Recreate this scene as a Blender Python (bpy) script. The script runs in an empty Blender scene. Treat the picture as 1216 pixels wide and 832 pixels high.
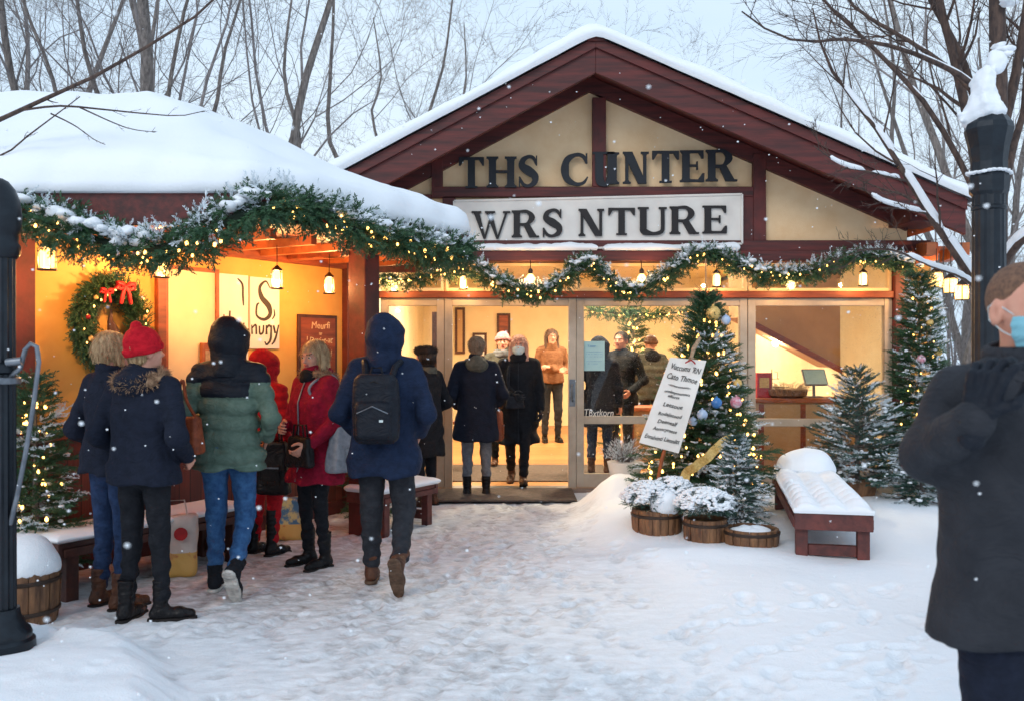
import bpy, math, random
import numpy as np
from mathutils import Vector, Matrix
PI = math.pi
rng = np.random.default_rng(7)
random.seed(7)
scene = bpy.context.scene
COL = scene.collection
F = 1100.0; CX = 608.0; CY = 416.0; EYE = 1.55

def at(px, py, d):
    return Vector(((px-CX)/F*d, d, EYE-(py-CY)/F*d))
def ground_at(px, py):
    d = EYE*F/(py-CY)
    return Vector(((px-CX)/F*d, d, 0))
def lin(c):
    c = c/255.0
    return c/12.92 if c <= .04045 else ((c+.055)/1.055)**2.4
def rgb(r, g, b): return (lin(r), lin(g), lin(b), 1)

# ---------------------------------------------------------------- materials
def nodes_of(name):
    m = bpy.data.materials.new(name); m.use_nodes = True
    nt = m.node_tree; b = nt.nodes['Principled BSDF']
    return m, nt, b
def N(nt, t, **kw):
    n = nt.nodes.new(t)
    for k, v in kw.items():
        if k in n.inputs: n.inputs[k].default_value = v
        else: setattr(n, k, v)
    return n
def mat(name, col, rough=.7, col2=None, scale=8, stretch=(1,1,1), bump=.2, bscale=60, bdist=.004, metal=0, sheen=0, spec=.5, detail=6, contrast=(.35,.65)):
    m, nt, b = nodes_of(name); L = nt.links.new
    tc = N(nt, 'ShaderNodeTexCoord'); mp = N(nt, 'ShaderNodeMapping'); mp.inputs['Scale'].default_value = stretch
    L(tc.outputs['Object'], mp.inputs['Vector'])
    no = N(nt, 'ShaderNodeTexNoise', Scale=scale, Detail=detail, Roughness=.6); L(mp.outputs[0], no.inputs['Vector'])
    cr = N(nt, 'ShaderNodeValToRGB'); c2 = col2 or tuple(x*.72 for x in col[:3])+(1,)
    cr.color_ramp.elements[0].position = contrast[0]; cr.color_ramp.elements[1].position = contrast[1]
    cr.color_ramp.elements[0].color = c2; cr.color_ramp.elements[1].color = col
    L(no.outputs['Fac'], cr.inputs[0]); L(cr.outputs[0], b.inputs['Base Color'])
    b.inputs['Roughness'].default_value = rough; b.inputs['Metallic'].default_value = metal
    b.inputs['Specular IOR Level'].default_value = spec
    if sheen: b.inputs['Sheen Weight'].default_value = sheen
    if bump:
        n2 = N(nt, 'ShaderNodeTexNoise', Scale=bscale, Detail=4.0); L(mp.outputs[0], n2.inputs['Vector'])
        bp = N(nt, 'ShaderNodeBump', Strength=bump, Distance=bdist); L(n2.outputs['Fac'], bp.inputs['Height']); L(bp.outputs[0], b.inputs['Normal'])
    return m
def emit(name, col, strength, sampling=True):
    m = bpy.data.materials.new(name); m.use_nodes = True; nt = m.node_tree; nt.nodes.clear()
    o = N(nt, 'ShaderNodeOutputMaterial'); e = N(nt, 'ShaderNodeEmission'); e.inputs[0].default_value = col; e.inputs[1].default_value = strength
    nt.links.new(e.outputs[0], o.inputs[0])
    if not sampling: m.cycles.emission_sampling = 'NONE'
    return m
def planks(name, col, col2, width=.1, axis=0, rough=.55, gap=.05, zscale=1.2):
    """boards side by side along one object axis, with dark joints and grain"""
    m, nt, b = nodes_of(name); L = nt.links.new
    tc = N(nt, 'ShaderNodeTexCoord'); sp = N(nt, 'ShaderNodeSeparateXYZ'); L(tc.outputs['Object'], sp.inputs[0])
    dv = N(nt, 'ShaderNodeMath', operation='DIVIDE'); L(sp.outputs[axis], dv.inputs[0]); dv.inputs[1].default_value = width
    fr = N(nt, 'ShaderNodeMath', operation='FRACT'); L(dv.outputs[0], fr.inputs[0])
    fl = N(nt, 'ShaderNodeMath', operation='FLOOR'); L(dv.outputs[0], fl.inputs[0])
    wn = N(nt, 'ShaderNodeTexWhiteNoise', noise_dimensions='1D'); L(fl.outputs[0], wn.inputs['W'])
    mp = N(nt, 'ShaderNodeMapping'); s = [6, 6, 6]; s[axis] = 60; k = 2 if axis != 2 else 0
    s[k] = zscale; mp.inputs['Scale'].default_value = s
    L(tc.outputs['Object'], mp.inputs['Vector'])
    no = N(nt, 'ShaderNodeTexNoise', Scale=1.6, Detail=6.0); L(mp.outputs[0], no.inputs['Vector'])
    ad = N(nt, 'ShaderNodeMath', operation='MULTIPLY_ADD'); L(wn.outputs['Value'], ad.inputs[0]); ad.inputs[1].default_value = .45; L(no.outputs['Fac'], ad.inputs[2])
    sb = N(nt, 'ShaderNodeMath', operation='SUBTRACT'); L(ad.outputs[0], sb.inputs[0]); sb.inputs[1].default_value = .22
    cr = N(nt, 'ShaderNodeValToRGB'); cr.color_ramp.elements[0].position = .25; cr.color_ramp.elements[1].position = .75
    cr.color_ramp.elements[0].color = col2; cr.color_ramp.elements[1].color = col; L(sb.outputs[0], cr.inputs[0])
    lt = N(nt, 'ShaderNodeMath', operation='GREATER_THAN'); L(fr.outputs[0], lt.inputs[0]); lt.inputs[1].default_value = gap
    mx = N(nt, 'ShaderNodeMix', data_type='RGBA'); L(lt.outputs[0], mx.inputs[0]); mx.inputs[6].default_value = tuple(c*.3 for c in col2[:3])+(1,); L(cr.outputs[0], mx.inputs[7])
    L(mx.outputs[2], b.inputs['Base Color']); b.inputs['Roughness'].default_value = rough
    bp = N(nt, 'ShaderNodeBump', Strength=.6, Distance=.006); L(lt.outputs[0], bp.inputs['Height']); L(bp.outputs[0], b.inputs['Normal'])
    return m
def glass(name, tint=(.96,.97,.96,1), spec=.10, frost=.0):
    m = bpy.data.materials.new(name); m.use_nodes = True; nt = m.node_tree; nt.nodes.clear(); L = nt.links.new
    o = N(nt, 'ShaderNodeOutputMaterial'); t = N(nt, 'ShaderNodeBsdfTransparent'); t.inputs[0].default_value = tint
    g = N(nt, 'ShaderNodeBsdfGlossy'); g.inputs['Roughness'].default_value = .02
    fr = N(nt, 'ShaderNodeFresnel', IOR=1.35); mx = N(nt, 'ShaderNodeMixShader'); L(fr.outputs[0], mx.inputs[0]); L(t.outputs[0], mx.inputs[1]); L(g.outputs[0], mx.inputs[2])
    out = mx
    if frost:
        d = N(nt, 'ShaderNodeBsdfDiffuse'); d.inputs[0].default_value = (.8,.85,.9,1)
        tc = N(nt, 'ShaderNodeTexCoord'); no = N(nt, 'ShaderNodeTexNoise', Scale=95., Detail=3.); L(tc.outputs['Object'], no.inputs['Vector'])
        cr = N(nt, 'ShaderNodeValToRGB'); cr.color_ramp.elements[0].position = .66; cr.color_ramp.elements[1].position = .72
        cr.color_ramp.elements[1].color = (frost,)*3+(1,); L(no.outputs['Fac'], cr.inputs[0])
        m2 = N(nt, 'ShaderNodeMixShader'); L(cr.outputs[0], m2.inputs[0]); L(mx.outputs[0], m2.inputs[1]); L(d.outputs[0], m2.inputs[2]); out = m2
    L(out.outputs[0], o.inputs[0]); return m

def snow_mat(name, col=(.84,.87,.91,1), bump=.5, coarse=9, fine=90):
    m, nt, b = nodes_of(name); L = nt.links.new
    tc = N(nt, 'ShaderNodeTexCoord')
    n1 = N(nt, 'ShaderNodeTexNoise', Scale=float(coarse), Detail=8.0, Roughness=.65); L(tc.outputs['Object'], n1.inputs['Vector'])
    n2 = N(nt, 'ShaderNodeTexNoise', Scale=float(fine), Detail=3.0); L(tc.outputs['Object'], n2.inputs['Vector'])
    ad = N(nt, 'ShaderNodeMath', operation='MULTIPLY_ADD'); L(n2.outputs['Fac'], ad.inputs[0]); ad.inputs[1].default_value = .35; L(n1.outputs['Fac'], ad.inputs[2])
    bp = N(nt, 'ShaderNodeBump', Strength=bump, Distance=.02); L(ad.outputs[0], bp.inputs['Height']); L(bp.outputs[0], b.inputs['Normal'])
    b.inputs['Base Color'].default_value = col; b.inputs['Roughness'].default_value = .75
    b.inputs['Specular IOR Level'].default_value = .3
    return m
M = {}
M['snow'] = snow_mat('snow')
M['snow_smooth'] = snow_mat('snow_smooth', bump=.25, coarse=5, fine=60)
M['redwood'] = mat('redwood', rgb(102,38,34), .6, rgb(66,26,25), 5, (1,1,1), .35, 40)
M['redwood_h'] = mat('redwood_h', rgb(100,38,34), .6, rgb(60,25,24), 3, (.6,8,8), .35, 14)
M['brownwood'] = mat('brownwood', rgb(150,72,38), .5, rgb(104,46,26), 3, (1,6,6), .3, 14)
M['orangewood'] = mat('orangewood', rgb(178,98,50), .5, rgb(132,66,34), 3, (2,2,2), .3, 20)
M['darkwood'] = mat('darkwood', rgb(84,46,36), .6, rgb(52,28,24), 4, (2,2,2), .4, 30)
M['benchwood'] = mat('benchwood', rgb(108,54,48), .6, rgb(74,38,36), 4, (3,3,3), .4, 30)
M['stucco'] = mat('stucco', rgb(246,214,172), .9, rgb(236,198,152), 3, (1,1,1), .5, 130, .006)
M['ochre'] = mat('ochre', rgb(226,170,84), .6, rgb(212,150,66), 2, (1,1,1), .12, 60)
M['cream'] = mat('cream', rgb(238,214,172), .6, rgb(228,200,156), 2, (1,1,1), .06, 60)
M['signwhite'] = mat('signwhite', rgb(226,220,212), .55, rgb(212,205,198), 3, (1,1,1), .08, 60)
M['letter_navy'] = mat('letter_navy', rgb(14,22,34), .6, rgb(10,16,26), 9, bump=.15)
M['letter_dark'] = mat('letter_dark', rgb(24,16,18), .6, rgb(16,10,12), 9, bump=.15)
M['ink'] = mat('ink', rgb(60,50,46), .7, bump=0)
M['chalk'] = mat('chalk', rgb(222,190,150), .8, bump=0)
M['alu'] = mat('alu', rgb(190,176,158), .45, rgb(170,154,136), 4, (1,1,1), .12, 50, metal=.15)
M['inwall'] = mat('inwall', rgb(240,222,184), .8, rgb(232,210,168), 2, bump=.05)
M['intan'] = mat('intan', rgb(196,160,118), .8, rgb(176,140,100), 2, bump=.15)
M['infloor'] = planks('infloor', rgb(190,138,86), rgb(158,108,64), .14, 1, .4, .04)
M['wainscot'] = planks('wainscot', rgb(120,52,34), rgb(88,36,24), .105, 0, .45, .07)
M['deck'] = planks('deck', rgb(150,130,116), rgb(120,102,92), .1, 1, .7, .08)
M['blackmetal'] = mat('blackmetal', rgb(30,38,46), .38, rgb(20,26,34), 14, bump=.35, bscale=40, metal=.4)
M['greymetal'] = mat('greymetal', rgb(128,134,142), .4, rgb(98,104,112), 14, bump=.2, metal=.6)
M['bark'] = mat('bark', rgb(136,126,120), .9, rgb(86,79,76), 9, (3,3,.7), .8, 26, .02)
M['bark_far_hazed'] = mat('bark_far_hazed', rgb(118,112,112), .9, rgb(84,80,82), 6, (3,3,.8), .5, 20)  # greyer bark for the distant wood, haze put into its colour
M['bark_near'] = mat('bark_near', rgb(92,72,62), .8, rgb(52,40,38), 12, (3,3,1), .7, 40, .01)
M['twig'] = mat('twig', rgb(142,134,132), .85, rgb(104,97,96), 6, bump=0)
M['needle'] = mat('needle', rgb(66,104,66), .6, rgb(34,66,46), 14, bump=0, contrast=(.3,.7))
M['needle_dark'] = mat('needle_dark', rgb(30,48,32), .8, bump=0)
M['needle_blue'] = mat('needle_blue', rgb(70,102,88), .6, rgb(40,68,60), 14, bump=0)
M['needle_snow'] = mat('needle_snow', (.78,.83,.88,1), .7, (.6,.68,.72,1), 10, bump=0)
M['barrelwood'] = mat('barrelwood', rgb(138,98,66), .7, rgb(84,56,38), 10, (2,2,.5), .5, 22)
M['iron'] = mat('iron', rgb(70,56,48), .5, bump=.2, metal=.5)
M['bulb'] = emit('bulb', (1,.50,.11,1), 7)
def glowshell(name, col, st, tint):
    m = bpy.data.materials.new(name); m.use_nodes = True; nt = m.node_tree; nt.nodes.clear(); o = N(nt, 'ShaderNodeOutputMaterial'); a = N(nt, 'ShaderNodeAddShader'); e = N(nt, 'ShaderNodeEmission'); e.inputs[0].default_value = col; e.inputs[1].default_value = st
    t = N(nt, 'ShaderNodeBsdfTransparent'); t.inputs[0].default_value = tint; nt.links.new(t.outputs[0], a.inputs[0]); nt.links.new(e.outputs[0], a.inputs[1]); nt.links.new(a.outputs[0], o.inputs[0]); m.cycles.emission_sampling = 'NONE'; return m
M['lamp_shell'] = glowshell('lamp_shell', (1,.60,.16,1), 1.9, (1,.93,.8,1)); M['lamp_shell_in'] = glowshell('lamp_shell_in', (1,.66,.24,1), 1.7, (1,.95,.86,1))
def lamp(parent, loc, watts, col=(1,.56,.22), r=.022):
    l = bpy.data.lights.new('flame', 'POINT'); l.energy = watts; l.color = col; l.shadow_soft_size = r; o = bpy.data.objects.new('flame', l); COL.objects.link(o); o.parent = parent; o.location = loc; return o
M['lantern_glow'] = emit('lantern_glow', (1,.53,.17,1), 190)
M['lantern_glow_in'] = emit('lantern_glow_in', (1,.82,.56,1), 290)
M['glass'] = glass('glass', frost=.35)
M['lampglass'] = glass('lampglass', (1,.9,.72,1))
M['mat'] = mat('mat', rgb(94,82,76), .95, rgb(66,56,52), 20, bump=.8, bscale=160)
M['red'] = mat('red', rgb(186,22,26), .6, rgb(146,14,20), 12, bump=.2)
M['gold'] = mat('gold', rgb(236,200,124), .5, rgb(200,156,84), 60, bump=.4, metal=.2)
M['paper'] = mat('paper', rgb(232,228,222), .8, rgb(220,214,206), 5, bump=.05)
M['paperblue'] = mat('paperblue', rgb(176,208,208), .8, rgb(160,196,200), 5, bump=0)
M['burlap'] = mat('burlap', rgb(176,150,122), .95, rgb(140,116,92), 40, bump=.6, bscale=200)

M['orn_blue'] = mat('orn_blue', rgb(70,130,190), .3, rgb(50,100,160), 12, bump=0)
M['orn_pink'] = mat('orn_pink', rgb(190,50,90), .3, rgb(220,210,215), 22, bump=0)
M['orn_pale'] = mat('orn_pale', rgb(190,205,225), .3, rgb(150,170,200), 22, bump=0)
# ---------------------------------------------------------------- mesh building
def tag(o, label=None, cat=None, group=None, kind=None):
    if label: o['label'] = label
    if cat: o['category'] = cat
    if group: o['group'] = group
    if kind: o['kind'] = kind
    return o
def empty(name, loc=(0,0,0), rz=0, label=None, cat=None, group=None):
    o = bpy.data.objects.new(name, None); o.location = loc; o.rotation_euler = (0,0,rz); o.empty_display_size = .1
    COL.objects.link(o); return tag(o, label, cat, group)
def link(name, me, parent=None):
    o = bpy.data.objects.new(name, me); COL.objects.link(o)
    if parent is not None: o.parent = parent
    return o
def mesh_np(name, V, Q, mats, parent=None, smooth=True, mi=None):
    """V (n,3); Q (m,k) index array"""
    V = np.asarray(V, dtype=np.float32); Q = np.asarray(Q, dtype=np.int32)
    me = bpy.data.meshes.new(name); k = Q.shape[1]
    me.vertices.add(len(V)); me.vertices.foreach_set('co', V.ravel())
    me.loops.add(Q.size); me.loops.foreach_set('vertex_index', Q.ravel())
    me.polygons.add(len(Q)); me.polygons.foreach_set('loop_start', np.arange(0, Q.size, k, dtype=np.int32))
    if not isinstance(mats, (list, tuple)): mats = [mats]
    for m in mats: me.materials.append(M[m] if isinstance(m, str) else m)
    if mi is not None: me.polygons.foreach_set('material_index', np.asarray(mi, dtype=np.int32))
    me.polygons.foreach_set('use_smooth', np.full(len(Q), smooth))
    me.update(calc_edges=True); me.validate()
    return link(name, me, parent)
class MB:
    def __init__(s): s.v = []; s.f = []; s.m = []
    def add(s, vs, fs, m=0):
        b = len(s.v); s.v += [tuple(v) for v in vs]; s.f += [tuple(i+b for i in f) for f in fs]; s.m += [m]*len(fs)
    def box(s, x0, x1, y0, y1, z0, z1, m=0, T=None):
        vs = [Vector(p) for p in ((x0,y0,z0),(x1,y0,z0),(x1,y1,z0),(x0,y1,z0),(x0,y0,z1),(x1,y0,z1),(x1,y1,z1),(x0,y1,z1))]
        if T is not None: vs = [T @ v for v in vs]
        s.add(vs, [(0,3,2,1),(4,5,6,7),(0,1,5,4),(1,2,6,5),(2,3,7,6),(3,0,4,7)], m); return s
    def prism(s, pts, d, m=0):
        """pts: planar 3D polygon, d: extrude vector"""
        n = len(pts); d = Vector(d); a = [Vector(p) for p in pts]; b = [p+d for p in a]
        s.add(a+b, [tuple(range(n))[::-1], tuple(range(n, 2*n))]+[(i,(i+1)%n,n+(i+1)%n,n+i) for i in range(n)], m); return s
    def beam(s, a, b, w, h, m=0, up=(0,0,1)):
        a = Vector(a); b = Vector(b); d = (b-a).normalized(); x = d.cross(Vector(up)).normalized(); z = x.cross(d)
        vs = [p+x*sx*w/2+z*sz*h/2 for p in (a,b) for sx, sz in ((-1,-1),(1,-1),(1,1),(-1,1))]
        s.add(vs, [(0,1,2,3),(7,6,5,4),(0,4,5,1),(1,5,6,2),(2,6,7,3),(3,7,4,0)], m); return s
    def lathe(s, prof, c=(0,0,0), n=24, m=0):
        vs = []; fs = []
        for r, z in prof:
            for i in range(n):
                a = 2*PI*i/n; vs.append((c[0]+r*math.cos(a), c[1]+r*math.sin(a), c[2]+z))
        for j in range(len(prof)-1):
            for i in range(n):
                fs.append((j*n+i, j*n+(i+1)%n, (j+1)*n+(i+1)%n, (j+1)*n+i))
        fs.append(tuple(range(n))[::-1]); fs.append(tuple((len(prof)-1)*n+i for i in range(n)))
        s.add(vs, fs, m); return s
    def tube(s, pts, rad, n=8, m=0):
        pts = [Vector(p) for p in pts]; R = rad if isinstance(rad, (list, tuple)) else [rad]*len(pts)
        vs = []; fs = []; ref = Vector((.31,.17,.93))
        for i, p in enumerate(pts):
            t = (pts[min(i+1,len(pts)-1)]-pts[max(i-1,0)]).normalized()
            if abs(t.dot(ref)) > .95: ref = Vector((1,0,0))
            x = t.cross(ref).normalized(); y = t.cross(x); ref = y.cross(t) if False else ref
            for k in range(n):
                a = 2*PI*k/n; vs.append(p+(x*math.cos(a)+y*math.sin(a))*R[i])
        for j in range(len(pts)-1):
            for i in range(n): fs.append((j*n+i, j*n+(i+1)%n, (j+1)*n+(i+1)%n, (j+1)*n+i))
        fs.append(tuple(range(n))[::-1]); fs.append(tuple((len(pts)-1)*n+i for i in range(n)))
        s.add(vs, fs, m); return s
    def build(s, name, mats, parent=None, smooth=False, bevel=0, loc=None):
        me = bpy.data.meshes.new(name); me.from_pydata(s.v, [], s.f)
        if not isinstance(mats, (list, tuple)): mats = [mats]
        for m in mats: me.materials.append(M[m] if isinstance(m, str) else m)
        me.polygons.foreach_set('material_index', s.m)
        if smooth: me.polygons.foreach_set('use_smooth', [True]*len(s.f))
        me.update()
        import bmesh
        bm = bmesh.new(); bm.from_mesh(me); bmesh.ops.recalc_face_normals(bm, faces=bm.faces)
        if bevel:
            bmesh.ops.bevel(bm, geom=list(bm.edges), offset=bevel, segments=1, profile=.5, affect='EDGES')
        bm.to_mesh(me); bm.free()
        if smooth: me.set_sharp_from_angle(angle=math.radians(40))
        o = link(name, me, parent)
        if loc is not None: o.location = loc
        return o

def rotz(v, a):
    c, s_ = math.cos(a), math.sin(a); return Vector((v[0]*c-v[1]*s_, v[0]*s_+v[1]*c, v[2]))
# smooth numpy noise: sum of rotated sines
_nd = np.random.default_rng(3).normal(size=(24,3)); _nd /= np.linalg.norm(_nd,axis=1)[:,None]; _np = np.random.default_rng(4).uniform(0,6.28,24)
def wob(X, Y, Z, freq=6., octs=3, seed=0):
    out = 0; a = 1; f = freq; tot = 0
    for o in range(octs):
        for k in range(4):
            i = (seed*5+o*4+k) % 24
            out = out + a*np.sin(f*(1+.23*k)*(_nd[i,0]*X+_nd[i,1]*Y+_nd[i,2]*Z)*1.7+_np[i]+seed)
        tot += a*2; a *= .5; f *= 2.1
    return out/tot
def vnoise(x, y, seed=0):
    """value noise, 2D arrays -> 0..1"""
    xi = np.floor(x).astype(np.int64); yi = np.floor(y).astype(np.int64); fx = x-xi; fy = y-yi
    fx = fx*fx*(3-2*fx); fy = fy*fy*(3-2*fy)
    def h(a, b):
        n = (a*374761393+b*668265263+seed*982451653) & 0xffffffff
        n = ((n ^ (n >> 13))*1274126177) & 0xffffffff
        return ((n ^ (n >> 16)) & 0xffff)/65535.
    return (h(xi,yi)*(1-fx)+h(xi+1,yi)*fx)*(1-fy)+(h(xi,yi+1)*(1-fx)+h(xi+1,yi+1)*fx)*fy
def fbm(x, y, o=4, seed=0):
    t = 0; a = .5; s_ = 0
    for k in range(o): t = t+a*vnoise(x*2**k, y*2**k, seed+k); s_ += a; a *= .5
    return t/s_
def smooth01(t): t = np.clip(t,0,1); return t*t*(3-2*t)

def snow_sheet(name, P0, U, V, thick, parent=None, edge=.1, res=.04, amp=.25, bulge=.03, seed=0, mats='snow_smooth', corner=1, freq=3.):
    P0 = np.array(P0, float); U = np.array(U, float); V = np.array(V, float); lu = np.linalg.norm(U); lv = np.linalg.norm(V)
    def axis(l):
        e = edge*np.array([0,.03,.1,.22,.4,.65,1.]); e = e[e < l*.45]; n = max(2, int((l-2*e[-1])/res))
        return np.concatenate([e[:-1], np.linspace(e[-1], l-e[-1], n), l-e[:-1][::-1]])
    u = axis(lu); v = axis(lv); A, B = np.meshgrid(u, v, indexing='ij')
    eu = np.minimum(A, lu-A); ev = np.minimum(B, lv-B)
    q = lambda e: np.sqrt(np.clip(1-(1-np.clip(e/edge,0,1))**2, 0, 1))
    h = np.minimum(q(eu), 1)*q(ev)
    nz = fbm(A*freq+seed*7, B*freq+3, 4, seed); h2 = h*thick*(1-amp+2*amp*nz)
    P = P0+A[...,None]*U/lu+B[...,None]*V/lv; P[...,2] += h2
    ctr = P0+U/2+V/2
    k = np.sin(np.clip(h,0,1)*PI)*bulge
    w = (fbm(A*4, B*4+9, 3, seed+5)-.5)*.6*bulge
    du = np.where(A < lu/2, -1, 1)*(eu < edge)*(k+w); dv = np.where(B < lv/2, -1, 1)*(ev < edge)*(k+w)
    P += du[...,None]*U/lu+dv[...,None]*V/lv
    nu, nv = len(u), len(v); idx = np.arange(nu*nv).reshape(nu, nv)
    Q = np.stack([idx[:-1,:-1], idx[1:,:-1], idx[1:,1:], idx[:-1,1:]], -1).reshape(-1,4)
    return mesh_np(name, P.reshape(-1,3), Q, mats, parent)

# ---------------------------------------------------------------- implicit surfaces
def nets(f, lo, hi, cell, zs=None):
    xs = np.arange(lo[0], hi[0]+cell, cell); ys = np.arange(lo[1], hi[1]+cell, cell); zz = np.arange(lo[2], hi[2]+cell, cell)
    X, Y, Z = np.meshgrid(xs, ys, zz, indexing='ij'); D = f(X, Y, Z)
    D[0]=np.maximum(D[0],.01); D[-1]=np.maximum(D[-1],.01); D[:,0]=np.maximum(D[:,0],.01); D[:,-1]=np.maximum(D[:,-1],.01); D[:,:,0]=np.maximum(D[:,:,0],.01); D[:,:,-1]=np.maximum(D[:,:,-1],.01)
    S = D < 0; n = np.array(D.shape)-1
    acc = np.zeros(tuple(n)+(3,)); cnt = np.zeros(tuple(n))
    C = [np.stack([X,Y,Z],-1)]
    G = C[0]
    for ax in range(3):
        sl0 = [slice(None)]*3; sl1 = [slice(None)]*3; sl0[ax] = slice(0,-1); sl1[ax] = slice(1,None)
        a, b = D[tuple(sl0)], D[tuple(sl1)]; cross = (a < 0) != (b < 0)
        t = np.where(cross, a/np.where(a-b == 0, 1, a-b), 0)
        P = G[tuple(sl0)]*(1-t[...,None])+G[tuple(sl1)]*t[...,None]
        o = [i for i in range(3) if i != ax]
        for i in (0,1):
            for j in (0,1):
                s = [slice(None)]*3; s[o[0]] = slice(i, i+n[o[0]]); s[o[1]] = slice(j, j+n[o[1]])
                acc += P[tuple(s)]*cross[tuple(s)][...,None]; cnt += cross[tuple(s)]
    act = cnt > 0; idx = -np.ones(tuple(n), int); idx[act] = np.arange(act.sum()); V = acc[act]/cnt[act][:,None]
    quads = []
    for ax in range(3):
        o = [i for i in range(3) if i != ax]
        sl0 = [slice(None)]*3; sl1 = [slice(None)]*3; sl0[ax] = slice(0,-1); sl1[ax] = slice(1,None)
        for k in o: sl0[k] = slice(1,-1); sl1[k] = slice(1,-1)
        s0, s1 = S[tuple(sl0)], S[tuple(sl1)]
        for sgn in (0,1):
            w = np.argwhere((s0 & ~s1) if sgn == 0 else (~s0 & s1))
            if len(w) == 0: continue
            e = w.copy(); e[:,o[0]] += 1; e[:,o[1]] += 1
            def cell_(di, dj):
                c = e.copy(); c[:,o[0]] += di; c[:,o[1]] += dj; return idx[c[:,0], c[:,1], c[:,2]]
            q = np.stack([cell_(-1,-1), cell_(0,-1), cell_(0,0), cell_(-1,0)], 1)
            flip = (sgn == 1) ^ (ax == 1)
            quads.append(q[:,::-1] if flip else q)
    Q = np.concatenate(quads) if quads else np.zeros((0,4), int)
    return V, Q
def smin(a, b, k=.03):
    h = np.clip(.5+.5*(b-a)/k, 0, 1); return b*(1-h)+a*h-k*h*(1-h)
def smax(a, b, k=.02): return -smin(-a, -b, k)
def cone(X, Y, Z, a, b, ra, rb, sq=None):
    ax, ay, az = a; dx, dy, dz = b[0]-ax, b[1]-ay, b[2]-az; L2 = dx*dx+dy*dy+dz*dz+1e-9
    t = np.clip(((X-ax)*dx+(Y-ay)*dy+(Z-az)*dz)/L2, 0, 1)
    return np.sqrt((X-ax-t*dx)**2+(Y-ay-t*dy)**2+(Z-az-t*dz)**2)-(ra+(rb-ra)*t)
def ell(X, Y, Z, c, r):
    q = np.sqrt(((X-c[0])/r[0])**2+((Y-c[1])/r[1])**2+((Z-c[2])/r[2])**2); return (q-1)*min(r)
def rbox(X, Y, Z, c, h, r):
    qx = np.abs(X-c[0])-h[0]+r; qy = np.abs(Y-c[1])-h[1]+r; qz = np.abs(Z-c[2])-h[2]+r
    return np.sqrt(np.maximum(qx,0)**2+np.maximum(qy,0)**2+np.maximum(qz,0)**2)+np.minimum(np.maximum(qx,np.maximum(qy,qz)),0)-r
def prof(X, Y, Z, rows):
    """rows: (z, rx, ry, cx, cy) rising in z; elliptical loft with rounded box-ish section"""
    z = [r[0] for r in rows]; rx = np.interp(Z, z, [r[1] for r in rows]); ry = np.interp(Z, z, [r[2] for r in rows])
    cx = np.interp(Z, z, [r[3] for r in rows]); cy = np.interp(Z, z, [r[4] for r in rows])
    p = 2.4; q = ((np.abs(X-cx)/rx)**p+(np.abs(Y-cy)/ry)**p)**(1/p); d = (q-1)*np.minimum(rx, ry)
    return smax(smax(d, z[0]-Z, .012), Z-z[-1], .05)
def sdf_obj(name, f, lo, hi, cell, mats, parent=None, mi=None, loc=None):
    V, Q = nets(f, lo, hi, cell)
    m = mi(V[Q].mean(1)) if mi is not None else None
    o = mesh_np(name, V, Q, mats, parent, True, m)
    if loc is not None: o.location = loc
    return o

# ---------------------------------------------------------------- instancing baked into one mesh
def bake(tv, tf, P, R, S):
    """tv (k,3), tf (m,4), P (n,3), R (n,3,3), S (n,) or (n,3)"""
    S = np.asarray(S); S = S[:,None] if S.ndim == 1 else S
    V = np.einsum('nij,nkj->nki', R, tv[None]*S[:,None,:])+P[:,None,:]
    k = len(tv); Q = tf[None]+(np.arange(len(P))*k)[:,None,None]
    return V.reshape(-1,3), Q.reshape(-1, tf.shape[1])
def frames(D, up=None, roll=None):
    """rotation matrices whose x axis is D"""
    D = D/np.linalg.norm(D, axis=1)[:,None]; up = np.array([0,0,1.]) if up is None else up
    Y = np.cross(np.broadcast_to(up, D.shape), D); n = np.linalg.norm(Y, axis=1)[:,None]; Y = np.where(n > 1e-4, Y/np.maximum(n,1e-6), [0,1,0]); Z = np.cross(D, Y)
    if roll is not None:
        c = np.cos(roll)[:,None]; s_ = np.sin(roll)[:,None]; Y, Z = Y*c+Z*s_, -Y*s_+Z*c
    return np.stack([D, Y, Z], -1)
def sprig(n=22, L=.12, nl=.032, w=.0035, seed=1, spread=1.0):
    r = np.random.default_rng(seed); vs = []; fs = []
    vs += [(0,-w*.5,0),(L,-w*.2,0),(L,w*.2,0),(0,w*.5,0)]; fs.append((0,1,2,3))
    for i in range(n):
        t = (i+.5)/n; x = t*L; a = r.uniform(0, 2*PI); el = r.uniform(.5,.95)
        d = np.array([math.cos(el), math.sin(el)*math.cos(a), math.sin(el)*math.sin(a)*.75]); l = nl*(1-.35*t)*r.uniform(.8,1.2)
        s_ = np.cross(d, r.normal(size=3)); s_ /= np.linalg.norm(s_)
        p = np.array([x,0,0]); b = len(vs)
        vs += [tuple(p-s_*w*.5), tuple(p+d*l*.55-s_*w*.6), tuple(p+d*l), tuple(p+d*l*.55+s_*w*.6)]; fs.append((b,b+1,b+2,b+3))
    return np.array(vs), np.array(fs)
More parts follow.
